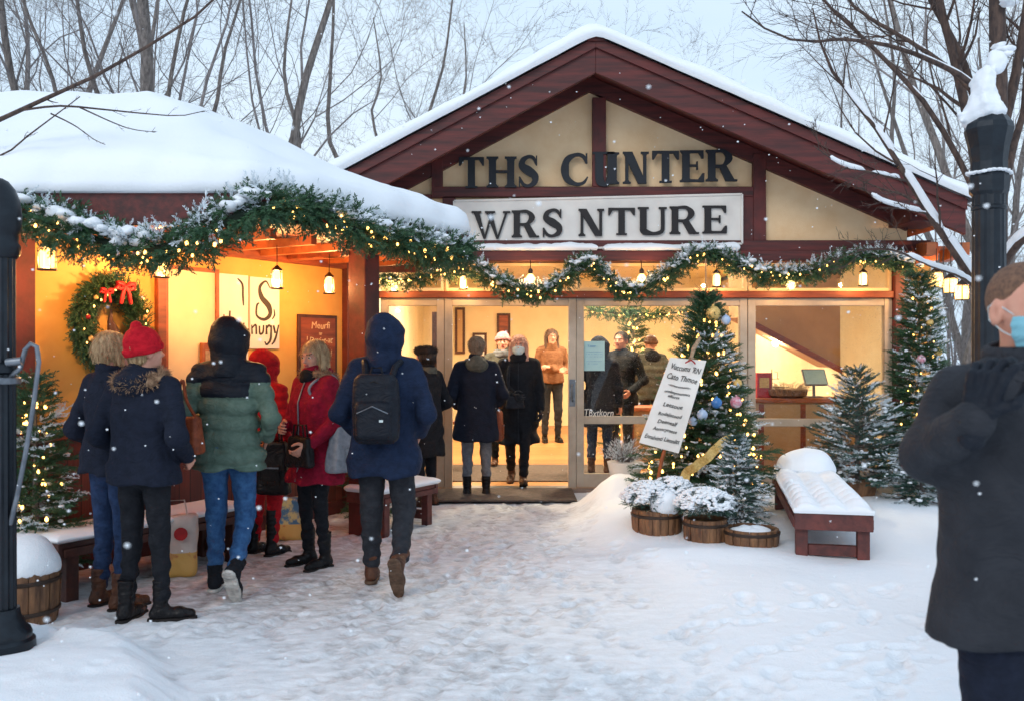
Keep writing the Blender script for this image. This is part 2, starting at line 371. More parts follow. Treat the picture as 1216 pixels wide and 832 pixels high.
def lump(seed=0, flat=.55):
    """small irregular snow clump, quads from a subdivided cube"""
    n = 4; vs = {}; V = []; Q = []
    r = np.random.default_rng(seed)
    def vid(p):
        k = tuple(np.round(p,5))
        if k not in vs: vs[k] = len(V); q = np.array(p)/np.linalg.norm(p); V.append(q)
        return vs[k]
    for ax in range(3):
        for sg in (-1,1):
            for i in range(n):
                for j in range(n):
                    c = []
                    for di, dj in ((0,0),(1,0),(1,1),(0,1)):
                        p = [0,0,0]; p[ax] = sg; p[(ax+1)%3] = (2*(i+di)/n-1); p[(ax+2)%3] = (2*(j+dj)/n-1); c.append(vid(p))
                    Q.append(c if sg > 0 else c[::-1])
    V = np.array(V); w = wob(V[:,0], V[:,1], V[:,2], 1.6, 2, seed); V = V*(1+.28*w)[:,None]; V[:,2] *= flat
    return V, np.array(Q)
LUMPS = [lump(i) for i in range(4)]
def join_bakes(L):
    V = []; Q = []; b = 0
    for v, q in L: V.append(v); Q.append(q+b); b += len(v)
    return np.concatenate(V), np.concatenate(Q)
def clumps(name, P, S, parent, mats='snow', flat=None):
    P = np.asarray(P, float); S = np.asarray(S, float); n = len(P); k = rng.integers(0, 4, n); L = []
    for i in range(4):
        s = k == i
        if s.sum() == 0: continue
        a = rng.uniform(0, 2*PI, s.sum()); R = np.zeros((s.sum(),3,3)); R[:,0,0] = np.cos(a); R[:,0,1] = -np.sin(a); R[:,1,0] = np.sin(a); R[:,1,1] = np.cos(a); R[:,2,2] = 1
        L.append(bake(*LUMPS[i], P[s], R, S[s]))
    return tag(mesh_np(name, *join_bakes(L), mats, parent), kind='stuff')
_bulb_me = {}
def bulbs(parent, pts, r=.011, m='bulb', name='light_bulb'):
    key = (r, m)
    if key not in _bulb_me:
        b = MB(); b.lathe([(.001,-r*1.3),(r*.8,-r*.8),(r,0),(r*.8,r*.7),(r*.2,r*1.4)], n=6); o = b.build(name, m, smooth=True); _bulb_me[key] = o.data; bpy.data.objects.remove(o)
    for p in pts:
        o = bpy.data.objects.new(name, _bulb_me[key]); COL.objects.link(o); o.parent = parent; o.location = p; q = random.uniform(.6,1.25); o.scale = (q,q,q)
def text_mesh(txt, size, extrude=.002):
    c = bpy.data.curves.new('t', 'FONT'); c.body = txt; c.size = size; c.extrude = extrude; c.resolution_u = 2
    o = bpy.data.objects.new('t', c); COL.objects.link(o); dg = bpy.context.evaluated_depsgraph_get()
    me = bpy.data.meshes.new_from_object(o.evaluated_get(dg)); bpy.data.objects.remove(o); return me
def text_on(lines, parent, T, mats, name='lettering', jit=0):
    """lines: (text, x_center, y, size, width or None) in the plane T (4x4: x right, y up, z normal)"""
    for txt, x, y, size, width in lines:
        V = []; Fc = []
        me = text_mesh(txt, size); co = np.array([v.co[:] for v in me.vertices]); 
        w = co[:,0].max()-co[:,0].min(); co[:,0] -= (co[:,0].max()+co[:,0].min())/2
        if width: co[:,0] *= width/w
        co[:,1] += jit*np.sin(co[:,0]*40+y*9)
        co[:,0] += x+co[:,1]*.12; co[:,1] += y; b = len(V); V += [T @ Vector(c) for c in co]; Fc += [tuple(i+b for i in p.vertices) for p in me.polygons]
        bpy.data.meshes.remove(me)
        mb = bpy.data.meshes.new(name); mb.from_pydata([tuple(v) for v in V], [], Fc); mb.materials.append(M[mats]); mb.update()
        link(name, mb, parent)
# ================================================================ camera, light
cam = bpy.data.cameras.new('camera'); co = bpy.data.objects.new('camera', cam); COL.objects.link(co)
co.location = (0,0,EYE); co.rotation_euler = (PI/2,0,0); cam.sensor_width = 36; cam.lens = 36*F/1216; cam.clip_end = 900
cam.dof.use_dof = True; cam.dof.focus_distance = 8.2; cam.dof.aperture_fstop = 3.6
scene.camera = co
W = bpy.data.worlds.new('World'); scene.world = W; W.use_nodes = True; nt = W.node_tree; bg = nt.nodes['Background']
sky = N(nt, 'ShaderNodeTexSky', sky_type='NISHITA'); sky.sun_disc = False
SUN_EL, SUN_AZ = math.radians(32), math.radians(205)
sky.sun_elevation = SUN_EL; sky.sun_rotation = SUN_AZ; sky.air_density = 1.6; sky.dust_density = 3.0; sky.ozone_density = 2.0
# even overcast: thin blue-grey cloud mixed over the Nishita sky
tc = N(nt, 'ShaderNodeTexCoord'); mp = N(nt, 'ShaderNodeMapping'); mp.inputs['Scale'].default_value = (1,1,3)
nt.links.new(tc.outputs['Generated'], mp.inputs[0]); no = N(nt, 'ShaderNodeTexNoise', Scale=1.6, Detail=5.0); nt.links.new(mp.outputs[0], no.inputs['Vector'])
cr = N(nt, 'ShaderNodeValToRGB'); cr.color_ramp.elements[0].position = .3; cr.color_ramp.elements[1].position = .72
cr.color_ramp.elements[0].color = (.50,.67,.87,1); cr.color_ramp.elements[1].color = (.71,.83,.95,1); nt.links.new(no.outputs['Fac'], cr.inputs[0])
sc_ = N(nt, 'ShaderNodeVectorMath', operation='SCALE'); sc_.inputs['Scale'].default_value = 9.6; nt.links.new(cr.outputs[0], sc_.inputs[0])
mx = N(nt, 'ShaderNodeMix', data_type='RGBA'); mx.inputs[0].default_value = .88; nt.links.new(sky.outputs[0], mx.inputs[6]); nt.links.new(sc_.outputs[0], mx.inputs[7])
nt.links.new(mx.outputs[2], bg.inputs[0]); bg.inputs[1].default_value = .1
sl = bpy.data.lights.new('sun', 'SUN'); sl.energy = .7; sl.angle = math.radians(25); sl.color = (1,.95,.9)
so = bpy.data.objects.new('sun', sl); COL.objects.link(so)
sd = Vector((math.sin(SUN_AZ)*math.cos(SUN_EL), math.cos(SUN_AZ)*math.cos(SUN_EL), math.sin(SUN_EL)))
so.rotation_euler = sd.to_track_quat('Z', 'Y').to_euler(); so.location = sd*30
scene.view_settings.view_transform = 'Standard'; scene.view_settings.look = 'None'; scene.view_settings.gamma = 1; scene.view_settings.exposure = .40
cy = scene.cycles; cy.use_denoising = True; cy.denoiser = 'OPENIMAGEDENOISE'; cy.sample_clamp_indirect = 4; cy.max_bounces = 6; cy.diffuse_bounces = 3; cy.glossy_bounces = 2; cy.transparent_max_bounces = 12; cy.transmission_bounces = 3
cy.caustics_reflective = False; cy.caustics_refractive = False; cy.use_adaptive_sampling = True; cy.adaptive_threshold = .02

# ================================================================ ground
def gxs():
    a = np.arange(-5.2, 5.4, .021); L = [-400,-150,-70,-40,-25,-18,-13,-10,-8,-7,-6.4,-6,-5.7,-5.4]; R = [5.6,5.9,6.3,7,8,10,13,18,25,40,70,150,400]
    return np.array(L+list(a)+R)
def gys():
    a = np.arange(3.2, 10.6, .021); L = [-100,-30,-10,-4,0,1.5,2.3,2.8,3.05]; R = [10.8,11.1,11.6,12.3,13,15,19,22,28,40,70,150,400,800]
    return np.array(L+list(a)+R)
def base_h(X, Y):
    bx = np.interp(Y, [3,5,6,7.3,8.5,10,10.3], [.75,.82,.80,.55,.50,.75,.9])+.14*(fbm(Y*1.3, Y*0+2, 3, 2)-.5)
    deep = smooth01((X-bx)/.45)
    gap = smooth01(1-np.maximum(np.abs(X-2.05-(Y-7.6)*.15)/.42, 0))*smooth01((Y-7.15)/.35)   # trodden gap beside the bench
    h = .055*deep*(1-.9*gap)
    h = h*(.75+.5*fbm(X*1.1+4, Y*1.1, 3, 11))*np.interp(Y, [3.4,5.4,6.4], [.35,.55,1])
    h = h+.30*np.exp(-(((X-1.08)/.34)**2+((Y-9.0)/.42)**2)**1.2)*(.8+.4*fbm(X*4, Y*4, 3, 8))
    h = h+.12*np.exp(-(((X-1.0)/.5)**2+((Y-8.1)/.5)**2))
    h = h+.05*np.exp(-(((X-1.25)/.9)**2+((Y-6.75)/.22)**2))
    h = h+.05*smooth01((X-3.1)/.4)*smooth01((Y-5.8)/.8)*(.6+.8*fbm(X*2, Y*2, 3, 4))
    xb = np.interp(Y, [3.2,3.9,4.4,4.75,5.0,5.15], [-1.05,-1.36,-1.58,-1.85,-2.35,-3.2])+.16*(fbm(Y*5, Y*0+7, 3, 5)-.5)
    bank = smooth01((xb-X)/.30+.1)*smooth01((5.22-Y)/.25)
    h = h+.13*bank*(.72+.6*fbm(X*2.6, Y*2.6, 4, 21))
    h = h*(1-np.exp(-(((X+2.60)/.33)**2+((Y-4.70)/.33)**2)))-.04*np.exp(-(((X-2.35)/.45)**2+((Y-6.7)/.3)**2))
    h = h+.022*(fbm(X*1.7, Y*1.7, 4, 31)-.5)
    out = smooth01((np.abs(X)-5)/6)+smooth01((Y-12)/8)
    h = h+np.clip(out,0,1)*.25*fbm(X*.25, Y*.25, 3, 77)
    ins = smooth01((X+7)/.3)*smooth01((4.6-X)/.2)*smooth01((Y-10.25)/.06)*smooth01((20.5-Y)/.5)
    return h*(1-ins)-.03*ins, deep, bank, gap
def gh(x, y):
    a = base_h(np.array([[float(x)]]), np.array([[float(y)]]))[0]; return float(a[0,0])
gx, gy = gxs(), gys(); GX, GY = np.meshgrid(gx, gy, indexing='ij'); GH, deep, bank, gap = base_h(GX, GY)
rough = (1-np.clip(deep*(1-gap)*np.interp(GY,[4.5,6],[.5,1])+bank,0,1))
fine = (fbm(GX*11, GY*11, 3, 51)-.5)*.007+(fbm(GX*26, GY*26, 2, 61)-.5)*.009
near = (np.abs(GX) < 5.3)*(GY < 10.5)*(GY > 3)
GH = GH+near*fine*(.25+.9*rough)
TR = np.zeros_like(GH)
prr = np.random.default_rng(5)
def foot(x, y, a, dep=.02, L=.28, Wd=.10):
    i0, i1 = np.searchsorted(gx, [x-.3, x+.3]); j0, j1 = np.searchsorted(gy, [y-.3, y+.3])
    if i1 <= i0 or j1 <= j0: return
    x_, y_ = GX[i0:i1,j0:j1]-x, GY[i0:i1,j0:j1]-y; c, s_ = math.cos(a), math.sin(a); u = x_*c+y_*s_; v = -x_*s_+y_*c
    q = np.minimum(((u-.055)/(L*.33))**2+(v/(Wd*.52))**2, ((u+.09)/(L*.19))**2+(v/(Wd*.42))**2)
    GH[i0:i1,j0:j1] += -dep*smooth01((1.15-q)/.5)+dep*.35*np.exp(-((q-1.7)/.6)**2)
    TR[i0:i1,j0:j1] = np.maximum(TR[i0:i1,j0:j1], smooth01((1.3-q)/.5))
for k in range(420):
    t = prr.uniform(0, 1)**.8; y = 9.9-6.1*t; cx = np.interp(y, [3.8,5.5,7.5,9.9], [-.05,-.35,-.15,.1]); w = np.interp(y, [3.8,6,9.9], [1.35,.95,.5])
    x = cx+prr.normal()*w*.62; a = prr.choice([PI/2,-PI/2])+prr.normal()*.35-.1; foot(x, y, a, prr.uniform(.005,.013), prr.uniform(.2,.28))
for k in range(150):
    foot(prr.uniform(-2.6,-.6), prr.uniform(4.7,8.2), prr.uniform(0,6.28), prr.uniform(.004,.012))
for k in range(46):
    foot(prr.uniform(.9,2.6), prr.uniform(3.9,5.9), prr.choice([.4,-2.6,1.4])+prr.normal()*.4, prr.uniform(.008,.02))
nx_, ny_ = len(gx), len(gy); idx = np.arange(nx_*ny_).reshape(nx_, ny_); Q = np.stack([idx[:-1,:-1], idx[1:,:-1], idx[1:,1:], idx[:-1,1:]], -1).reshape(-1,4)
# trodden amount: packed, dirty snow on the walked ground
lane = np.exp(-((GX-np.interp(GY,[3.8,5.5,7.5,9.9],[-.3,-.7,-.5,.1]))/np.interp(GY,[3.8,6,9.9],[1.0,1.5,1.2]))**2)
kio = smooth01((-.5-GX)/1.2)*smooth01((GY-5.0)/.8)
packed = np.clip(lane*.50+kio*.58+gap*.45*deep, 0, 1)*rough*near
packed = np.clip(packed+TR*.28*rough, 0, 1)
M['ground'] = snow_mat('ground', bump=.45, coarse=14, fine=120)
m = M['ground']; nt = m.node_tree; b = nt.nodes['Principled BSDF']; L = nt.links.new
at_ = N(nt, 'ShaderNodeAttribute', attribute_name='packed'); tc = N(nt, 'ShaderNodeTexCoord'); mp = N(nt, 'ShaderNodeMapping'); mp.inputs['Scale'].default_value = (1,2.2,1); L(tc.outputs['Object'], mp.inputs[0])
no = N(nt, 'ShaderNodeTexNoise', Scale=7.0, Detail=9.0, Roughness=.72); L(mp.outputs[0], no.inputs['Vector'])
m1 = N(nt, 'ShaderNodeMath', operation='MULTIPLY_ADD'); L(no.outputs['Fac'], m1.inputs[0]); m1.inputs[1].default_value = 3.0; m1.inputs[2].default_value = -.95
m2 = N(nt, 'ShaderNodeMath', operation='MULTIPLY'); m2.use_clamp = True; L(m1.outputs[0], m2.inputs[0]); L(at_.outputs['Fac'], m2.inputs[1])
m3 = N(nt, 'ShaderNodeMix', data_type='RGBA'); L(m2.outputs[0], m3.inputs[0]); m3.inputs[6].default_value = (.84,.87,.91,1); m3.inputs[7].default_value = (.27,.245,.24,1); L(m3.outputs[2], b.inputs['Base Color'])
g = mesh_np('snowy_ground', np.stack([GX,GY,GH],-1).reshape(-1,3), Q, 'ground'); tag(g, kind='structure')
at2 = g.data.attributes.new('packed', 'FLOAT', 'POINT'); at2.data.foreach_set('value', packed.ravel().astype(np.float32))
del GX, GY

# ================================================================ main building
DW = 10.3; S_ = F/DW
wx = lambda px: (px-CX)/S_
wz = lambda py: EYE-(py-CY)/S_
B = empty('visitor_building', (wx(711), DW, 0), 0, 'gabled half-timbered building with a snow covered roof and a long row of lit windows', 'building')
B0 = Vector(B.location)
def bpart(mb, name, mats, parent=None, **kw):
    o = mb.build(name, mats, parent or B, **kw)
    if parent is None: o.location = -B0
    return o
XL, XR, XA = -1.95, wx(1078), .86
SL, SR = .535, .437; ZA = 4.744
def rz(x, z0=ZA): return z0-(XA-x)*SL if x < XA else z0-(x-XA)*SR
XEL, XER = -2.24, 4.67
# gable wall above the windows
zb = wz(300)
pts = [(XL,DW+.02,zb),(XR,DW+.02,zb),(XR,DW+.02,rz(XR)-.2),(XA,DW+.02,ZA-.2),(XL,DW+.02,rz(XL)-.2)]
bpart(MB().prism(pts, (0,.14,0)), 'gable_wall', 'stucco')
# side, back walls, floor, ceiling
bpart(MB().box(XL, XL+.15, DW+.17, 19, .0, rz(XL)-.25), 'wall', ['inwall'])
bpart(MB().box(XR-.15, XR, DW+.17, 19, .0, rz(XR)-.25), 'wall', ['inwall'])
bpart(MB().box(XL+.15, XR-.15, 18.8, 19, .0, 3.3), 'wall', ['inwall'])
bpart(MB().prism([(XL,19,3.3),(XR,19,3.3),(XR,19,rz(XR)-.25),(XA,19,ZA-.25),(XL,19,rz(XL)-.25)], (0,.15,0)), 'wall', 'stucco')
bpart(MB().box(XL+.15, XR-.15, DW+.17, 18.8, 3.02, 3.1), 'ceiling', 'inwall')
fl = bpart(MB().box(XL+.15, XR-.15, DW-.02, 18.8, -.1, .03), 'floor', 'infloor')
bpart(MB().box(-.9, 1.2, 10.75, 12.3, .031, .042), 'floor_mat', 'mat')
# roof slabs with snow
for nm, x0, x1 in (('l', XEL, XA), ('r', XA, XER)):
    bpart(MB().prism([(x0,9.6,rz(x0)-.004),(x1,9.6,rz(x1)-.004),(x1,9.6,rz(x1)-.15),(x0,9.6,rz(x0)-.15)], (0,9.7,0)), 'roof_slab', 'redwood_h')
    bpart(MB().prism([(x0,9.53,rz(x0)+.0),(x1,9.53,rz(x1)+.0),(x1,9.53,rz(x1)-.34),(x0,9.53,rz(x0)-.34)], (0,.065,0)), 'barge_board', 'redwood_h', bevel=.004)
    bpart(MB().prism([(x0,9.495,rz(x0)+.02),(x1,9.495,rz(x1)+.02),(x1,9.495,rz(x1)-.09),(x0,9.495,rz(x0)-.09)], (0,.032,0)), 'barge_trim', 'redwood_h', bevel=.003)
    # inner rafter lying on the gable wall
    xx0 = max(x0, XL) if nm == 'l' else x0; xx1 = x1 if nm == 'l' else XR-.02
    zo = .33; bpart(MB().prism([(xx0,DW-.05,rz(xx0)-.16),(xx1,DW-.05,rz(xx1)-.16),(xx1,DW-.05,rz(xx1)-zo),(xx0,DW-.05,rz(xx0)-zo)], (0,.08,0)), 'rafter', 'redwood_h')
bpart(MB().box(XA-.09, XA+.09, 9.47, 9.6, ZA-.03, ZA+.055), 'ridge_cap', 'redwood')
o = snow_sheet('roof_snow', (XEL-.07, 9.44, 0), (XER-XEL+.13, 0, 0), (0, 9.9, 0), .15, B, edge=.12, res=.07, amp=.22, bulge=.05, seed=3, freq=1.4)
cc = np.empty(len(o.data.vertices)*3, dtype=np.float32); o.data.vertices.foreach_get('co', cc); cc = cc.reshape(-1,3); xx = cc[:,0]
aL = np.sqrt((xx-XA)**2+.05**2)-.05*.6; cc[:,2] = cc[:,2]*1.06+ZA+.012-np.where(xx < XA, SL, SR)*np.maximum(aL-.0,0)+.02*wob(cc[:,0],cc[:,1],0,5,2,3)*(cc[:,2] > .04); o.data.vertices.foreach_set('co', cc.ravel()); o.data.update(); o.location = -B0
# timber frame of the gable
def tim(px0, px1, py0, py1, d=.06, m='redwood'):
    return bpart(MB().box(wx(px0), wx(px1), DW-d, DW+.018, wz(py1), wz(py0)), 'timber', m, bevel=.004)
tim(703, 719, 118, 223, .07); tim(513, 526, 190, 236); tim(893, 908, 184, 288, .062)
tim(515, 893, 223, 235, .064, 'redwood_h'); tim(526, 541, 236, 288, .058)
tim(879, 893, 235, 288, .058); tim(470, 513, 232, 288, .05)
# main lintel beam (two boards) over the windows
bpart(MB().box(XL, wx(1100), DW-.12, DW+.018, wz(300), wz(287)), 'lintel_beam', 'redwood_h', bevel=.004)
bpart(MB().box(XL, wx(1078), DW-.20, DW+.10, wz(312), wz(300)-.003), 'lintel_beam', 'redwood_h', bevel=.004)
bpart(MB().box(wx(1056), wx(1100), DW-.55, DW+.1, wz(286)+.14, wz(246)), 'purlin_end', 'redwood', bevel=.01)
bpart(MB().box(wx(1082), wx(1100), DW-.3, DW+3, 2.52, 2.72), 'purlin_end', 'orangewood', bevel=.01)
for px in (1074, 1112): 
    bpart(MB().beam((wx(px)+.05, 9.75, 2.62), (wx(px)+.22, 10.6, 2.62), .09, .13), 'rafter_end', 'orangewood')
bpart(MB().prism([(XR,9.62,rz(XR)-.17),(XER,9.62,rz(XER)-.17),(XER,9.62,rz(XER)-.2),(XR,9.62,rz(XR)-.2)], (0,3,0)), 'eave_lining', 'orangewood')
snow_led = []
for (a, c, sd_) in ((562, 706, 1), (716, 872, 2)):
    o = snow_sheet('ledge_snow', (wx(a), DW-.215, wz(300)), (wx(c)-wx(a),0,0), (0,.19,0), .085, B, edge=.045, res=.03, amp=.45, bulge=.025, seed=sd_, freq=5); o.location = -B0
# window front: posts, rails, frames, panes
bpart(MB().box(wx(1060), wx(1078), DW-.08, DW+.1, 0, wz(312)-.002), 'corner_post', 'redwood', bevel=.005)
bpart(MB().box(XL, wx(1060), DW-.05, DW+.1, wz(354), wz(346)), 'transom_rail', 'brownwood', bevel=.004)
bays = [(452,528),(528,684),(684,888),(888,1060)]
ft = lambda w: w/S_
def frame(x0, x1, z0, z1, t, mats='alu', rails=(), dy=(0,.09), tb=None, tt=None):
    mb = MB(); tb = tb or t; tt = tt or t
    mb.box(x0, x0+t, DW+dy[0], DW+dy[1], z0, z1); mb.box(x1-t, x1, DW+dy[0], DW+dy[1], z0, z1)
    mb.box(x0+t, x1-t, DW+dy[0]+.004, DW+dy[1]-.004, z0, z0+tb); mb.box(x0+t, x1-t, DW+dy[0]+.004, DW+dy[1]-.004, z1-tt, z1)
    for a, c in rails: mb.box(x0+t, x1-t, DW+dy[0]+.006, DW+dy[1]-.006, a, c)
    return bpart(mb, 'window_frame', mats, bevel=.003)
def pane(x0, x1, z0, z1, par):
    o = MB().box(x0, x1, DW+.045, DW+.049, z0, z1).build('pane', 'glass', par); return o
for (a, c) in bays:       # transom lights
    f = frame(wx(a)+.01, wx(c)-.01, wz(346)+.002, wz(312)-.004, .035, 'cream'); pane(wx(a)+.045, wx(c)-.045, wz(346)+.037, wz(312)-.039, f)
zt = wz(354)-.002
f = frame(wx(452), wx(528)-.004, .03, zt, ft(9), rails=[(wz(502),wz(494))], tb=ft(18)); pane(wx(461), wx(519)-.004, wz(494), zt-ft(9), f); pane(wx(461), wx(519)-.004, .03+ft(18), wz(502), f)
f = frame(wx(684)+.004, wx(888)-.004, .03, zt, ft(9), rails=[(wz(503),wz(494))], tb=ft(16)); pane(wx(693), wx(879), wz(494), zt-ft(9), f); pane(wx(693), wx(879), .03+ft(16), wz(503), f)
f = frame(wx(888)+.004, wx(1060)-.004, .03, zt, ft(9), rails=[(wz(506),wz(497))], tb=ft(18)); pane(wx(897), wx(1051), wz(497), zt-ft(9), f); pane(wx(897), wx(1051), .03+ft(18), wz(506), f)
mb = MB(); mb.box(wx(528), wx(537), DW-.01, DW+.09, .0, zt).box(wx(675), wx(684), DW-.01, DW+.09, .0, zt).box(wx(537), wx(675), DW-.006, DW+.086, zt-ft(9), zt)
dr = bpart(mb, 'door_frame', 'alu', bevel=.003)
MB().box(wx(537), wx(675), DW-.05, DW+.12, .0, .034).build('threshold', 'greymetal', dr)
MB().tube([(wx(680),DW-.01,wz(455)),(wx(679),DW-.06,wz(457)),(wx(679),DW-.06,wz(474)),(wx(680),DW-.01,wz(476))], .009).box(wx(676), wx(683), DW-.02, DW-.009, wz(482), wz(450)).build('door_handle', 'greymetal', dr, smooth=False)
# leaf of the sliding door parked behind the left bay
bpart(MB().box(wx(528)+.01, wx(1058), DW-.16, DW-.012, -.02, .028), 'step', 'deck')
# annex wall behind the right corner
bpart(MB().box(XR+.001, 4.93, 10.9, 11.05, -.05, 2.66), 'annex_wall', 'ochre')
bpart(MB().box(XR+.001, 5.0, 10.6, 11.2, 2.66, 2.74), 'annex_roof', 'orangewood')

# ---------------------------------------------------------------- interior furnishings
for k, (x, y) in enumerate(((-.9,11.6),(1.2,11.8),(3.1,12.6),(-.6,14.6),(1.6,15),(3.4,15.6))):  # added discs above the visible part of the room, only to light it
    t = empty('added_room_light', (x,y,3.02), 0, None, 'ceiling light', 'round lights on the ceiling inside the building')
    t['label'] = 'round flat light added out of view on the ceiling to brighten the room'
    MB().lathe([(.20,-.03),(.21,-.015),(.21,0)], n=20).build('rim', 'alu', t, smooth=True); MB().lathe([(.19,-.036),(.19,-.031)], n=20).build('diffuser', 'lantern_glow_in', t)
# stair boxing with sloping underside, and its post
st = empty('staircase', (3.6,11.9,0), 0, 'tan boarded staircase underside rising to the left behind the right window', 'staircase')
pl = [at(884,376,12.0), at(1028,453,12.0), at(1075,470,12.0), at(1075,235,12.0), at(884,235,12.0)]
MB().prism(pl, (0,.9,0)).build('stair_casing', 'intan', st).location = -Vector(st.location)
MB().beam(at(884,379,11.95), at(1030,456,11.95), .06, .07).build('stair_string', 'brownwood', st).location = -Vector(st.location)
pp = at(1019,416,11.9); MB().box(pp.x-.055, pp.x+.055, 11.85, 11.94, .03, 3.0).build('support_post', 'darkwood', st).location = -Vector(st.location)
def counter(x0, x1, y0, y1, h, label, m='brownwood'):
    c = empty('counter', ((x0+x1)/2, y0, .03), 0, label, 'counter'); w = (x1-x0)/2
    MB().box(-w, w, -.04, y1-y0, h-.08, h-.03).build('counter_top', 'orangewood', c, bevel=.006)
    MB().box(-w+.03, w-.03, 0, y1-y0-.03, 0, h-.081).build('counter_body', 'intan', c)
    for k in range(int((x1-x0)/.5)): MB().box(-w+.08+k*.5, -w+.14+k*.5, -.012, -.001, .02, h-.1).build('panel_batten', m, c)
    return c
counter(at(740,0,12.6).x, at(886,0,12.6).x, 12.6, 13.2, .78, 'low wooden counter behind the big Christmas tree window')
counter(at(893,0,11.1).x, XR-.2, 11.1, 11.6, .98, 'wooden reception counter seen through the right window')
ctop = .98+.002
# things on the right counter
bx = at(933,0,11.3).x
kb = empty('basket', (bx,11.3,ctop), 0, 'wide wicker basket of pale dry sprigs on the reception counter', 'basket')
MB().lathe([(.20,0),(.25,.03),(.26,.10),(.24,.10)], n=20).build('bowl', 'barrelwood', kb, smooth=True)
tv, tf = sprig(20, .16, .05, .005, 3); n = 110; th = rng.uniform(0,6.28,n); el = rng.uniform(.05,1.0,n); D = np.stack([np.cos(th)*np.cos(el), np.sin(th)*np.cos(el), np.sin(el)],1)
mesh_np('dry_sprigs', *bake(tv, tf, np.stack([np.cos(th)*.15,np.sin(th)*.15,np.full(n,.08)],1), frames(D), rng.uniform(.5,.9,n)), 'burlap', kb)
x = at(897,0,11.25).x+.09; t = empty('red_box', (x,11.25,ctop), .1, 'tall dark red box standing at the left end of the reception counter', 'box'); MB().box(-.09,.09,-.05,.05,0,.30).build('carton', 'red', t, bevel=.004); MB().box(-.06,.06,-.053,-.051,.12,.24).build('box_label', 'gold', t)
t = empty('monitor', (at(969,0,11.3).x,11.35,ctop), .15, 'small pale blue screen tilted back on the reception counter', 'monitor')
T = Matrix.Translation((0,0,.24)) @ Matrix.Rotation(-.5,4,'X')
MB().box(-.15,.15,-.012,.012,-.11,.11,T=T).build('screen_case', 'greymetal', t, bevel=.004); MB().box(-.135,.135,-.015,-.0125,-.095,.095,T=T).build('screen', 'paperblue', t)
MB().box(-.09,.09,-.06,.08,0,.012).beam((0,.02,.01),(0,.03,.2),.03,.02).build('stand', 'greymetal', t)
t = empty('wire_stand', (at(918,0,11.4).x,11.45,ctop), 0, 'thin dark wire display stand on the reception counter', 'stand')
mb = MB(); mb.tube([(0,0,0),(0,0,.34)], .006); mb.tube([(-.09,0,.22),(.09,0,.22)], .004); mb.tube([(-.09,0,.12),(.22,0,.12)], .004); mb.tube([(.07,0,.22),(.07,0,.30),(.03,0,.31)], .004); mb.lathe([(.06,0),(.06,.01)], n=14); mb.build('wire_frame', 'blackmetal', t)
# the lit bulb in the stair corner
p = at(921,407,12.6); t = empty('pendant_bulb', tuple(p), 0, 'bare lit bulb hanging under the stairs in the right window', 'lamp')
MB().lathe([(.005,-.05),(.03,-.04),(.042,-.01),(.03,.03),(.012,.05)], n=14).build('bulb', 'lantern_glow_in', t, smooth=True); MB().lathe([(.016,.05),(.016,.09),(.003,.095)], n=10).tube([(0,0,.09),(0,0,1.33)], .004).build('cord', 'blackmetal', t)
# framed pictures and boards on the back wall
for (px0,px1,py0,py1,m,lab) in ((590,606,372,425,'brownwood','narrow brown framed board on the back wall left of the rust top woman'),(561,578,395,425,'paper','small pale poster on the back wall behind the doorway'),(540,552,365,420,'intan','grey tan notice board on the wall just inside the doorway'),(478,500,395,440,'paper','pale notice on the wall behind the left side window')):
    d = 18.7; a = at(px0,py1,d); c = at(px1,py0,d); t = empty('wall_picture', (a.x,d+.09,a.z), 0, lab, 'picture'); w, h = c.x-a.x, c.z-a.z
    MB().box(0,w,-.04,0,0,h).build('frame', 'darkwood', t); MB().box(.05,w-.05,-.045,-.041,.05,h-.05).build('print', m, t)
for (px0,px1,lab) in ((513,519,'dark upright display rail in the left side window'),):
    d = 11.6; a = at(px0,0,d).x; c = at(px1,0,d).x; t = empty('display_shelf', (a,d,.03), 0, 'tall narrow dark display shelf just inside the left side window', 'shelf')
    MB().box(0,c-a,0,.3,0,2.0).build('shelf_case', 'darkwood', t); MB().box(.01,c-a+.3,-.02,.3,1.0,1.03).box(.01,c-a+.3,-.02,.3,.6,.63).build('shelf_board', 'orangewood', t)

# ---------------------------------------------------------------- serif lettering
def stroke(mb, pts, w, d, n=26, y=0.):
    """thick band through pts with widths w (catmull-rom), extruded by d"""
    P = [Vector((p[0],p[1])) for p in pts]; out = []; ws = []
    for i in range(len(P)-1):
        p0, p1, p2, p3 = P[max(i-1,0)], P[i], P[i+1], P[min(i+2,len(P)-1)]
        for k in range(7):
            t = k/7; q = .5*((2*p1)+(p2-p0)*t+(2*p0-5*p1+4*p2-p3)*t*t+(3*p1-p0-3*p2+p3)*t**3); out.append(q); ws.append(w[i]+(w[i+1]-w[i])*smooth01(t))
    out.append(P[-1]); ws.append(w[-1]); Ls = []; Rs = []
    for i, p in enumerate(out):
        t = (out[min(i+1,len(out)-1)]-out[max(i-1,0)]).normalized(); nn = Vector((-t.y,t.x))*ws[i]/2; Ls.append(p+nn); Rs.append(p-nn)
    vs = [(a.x,y,a.y) for a in Ls]+[(a.x,y,a.y) for a in Rs]+[(a.x,y+d,a.y) for a in Ls]+[(a.x,y+d,a.y) for a in Rs]; n = len(out); fs = []
    for i in range(n-1): fs += [(i,i+1,n+i+1,n+i),(2*n+i,3*n+i,3*n+i+1,2*n+i+1),(i,2*n+i,2*n+i+1,i+1),(n+i,n+i+1,3*n+i+1,3*n+i)]
    fs += [(0,n,3*n,2*n),(n-1,3*n-1,4*n-1,2*n-1)]
    mb.add(vs, fs)
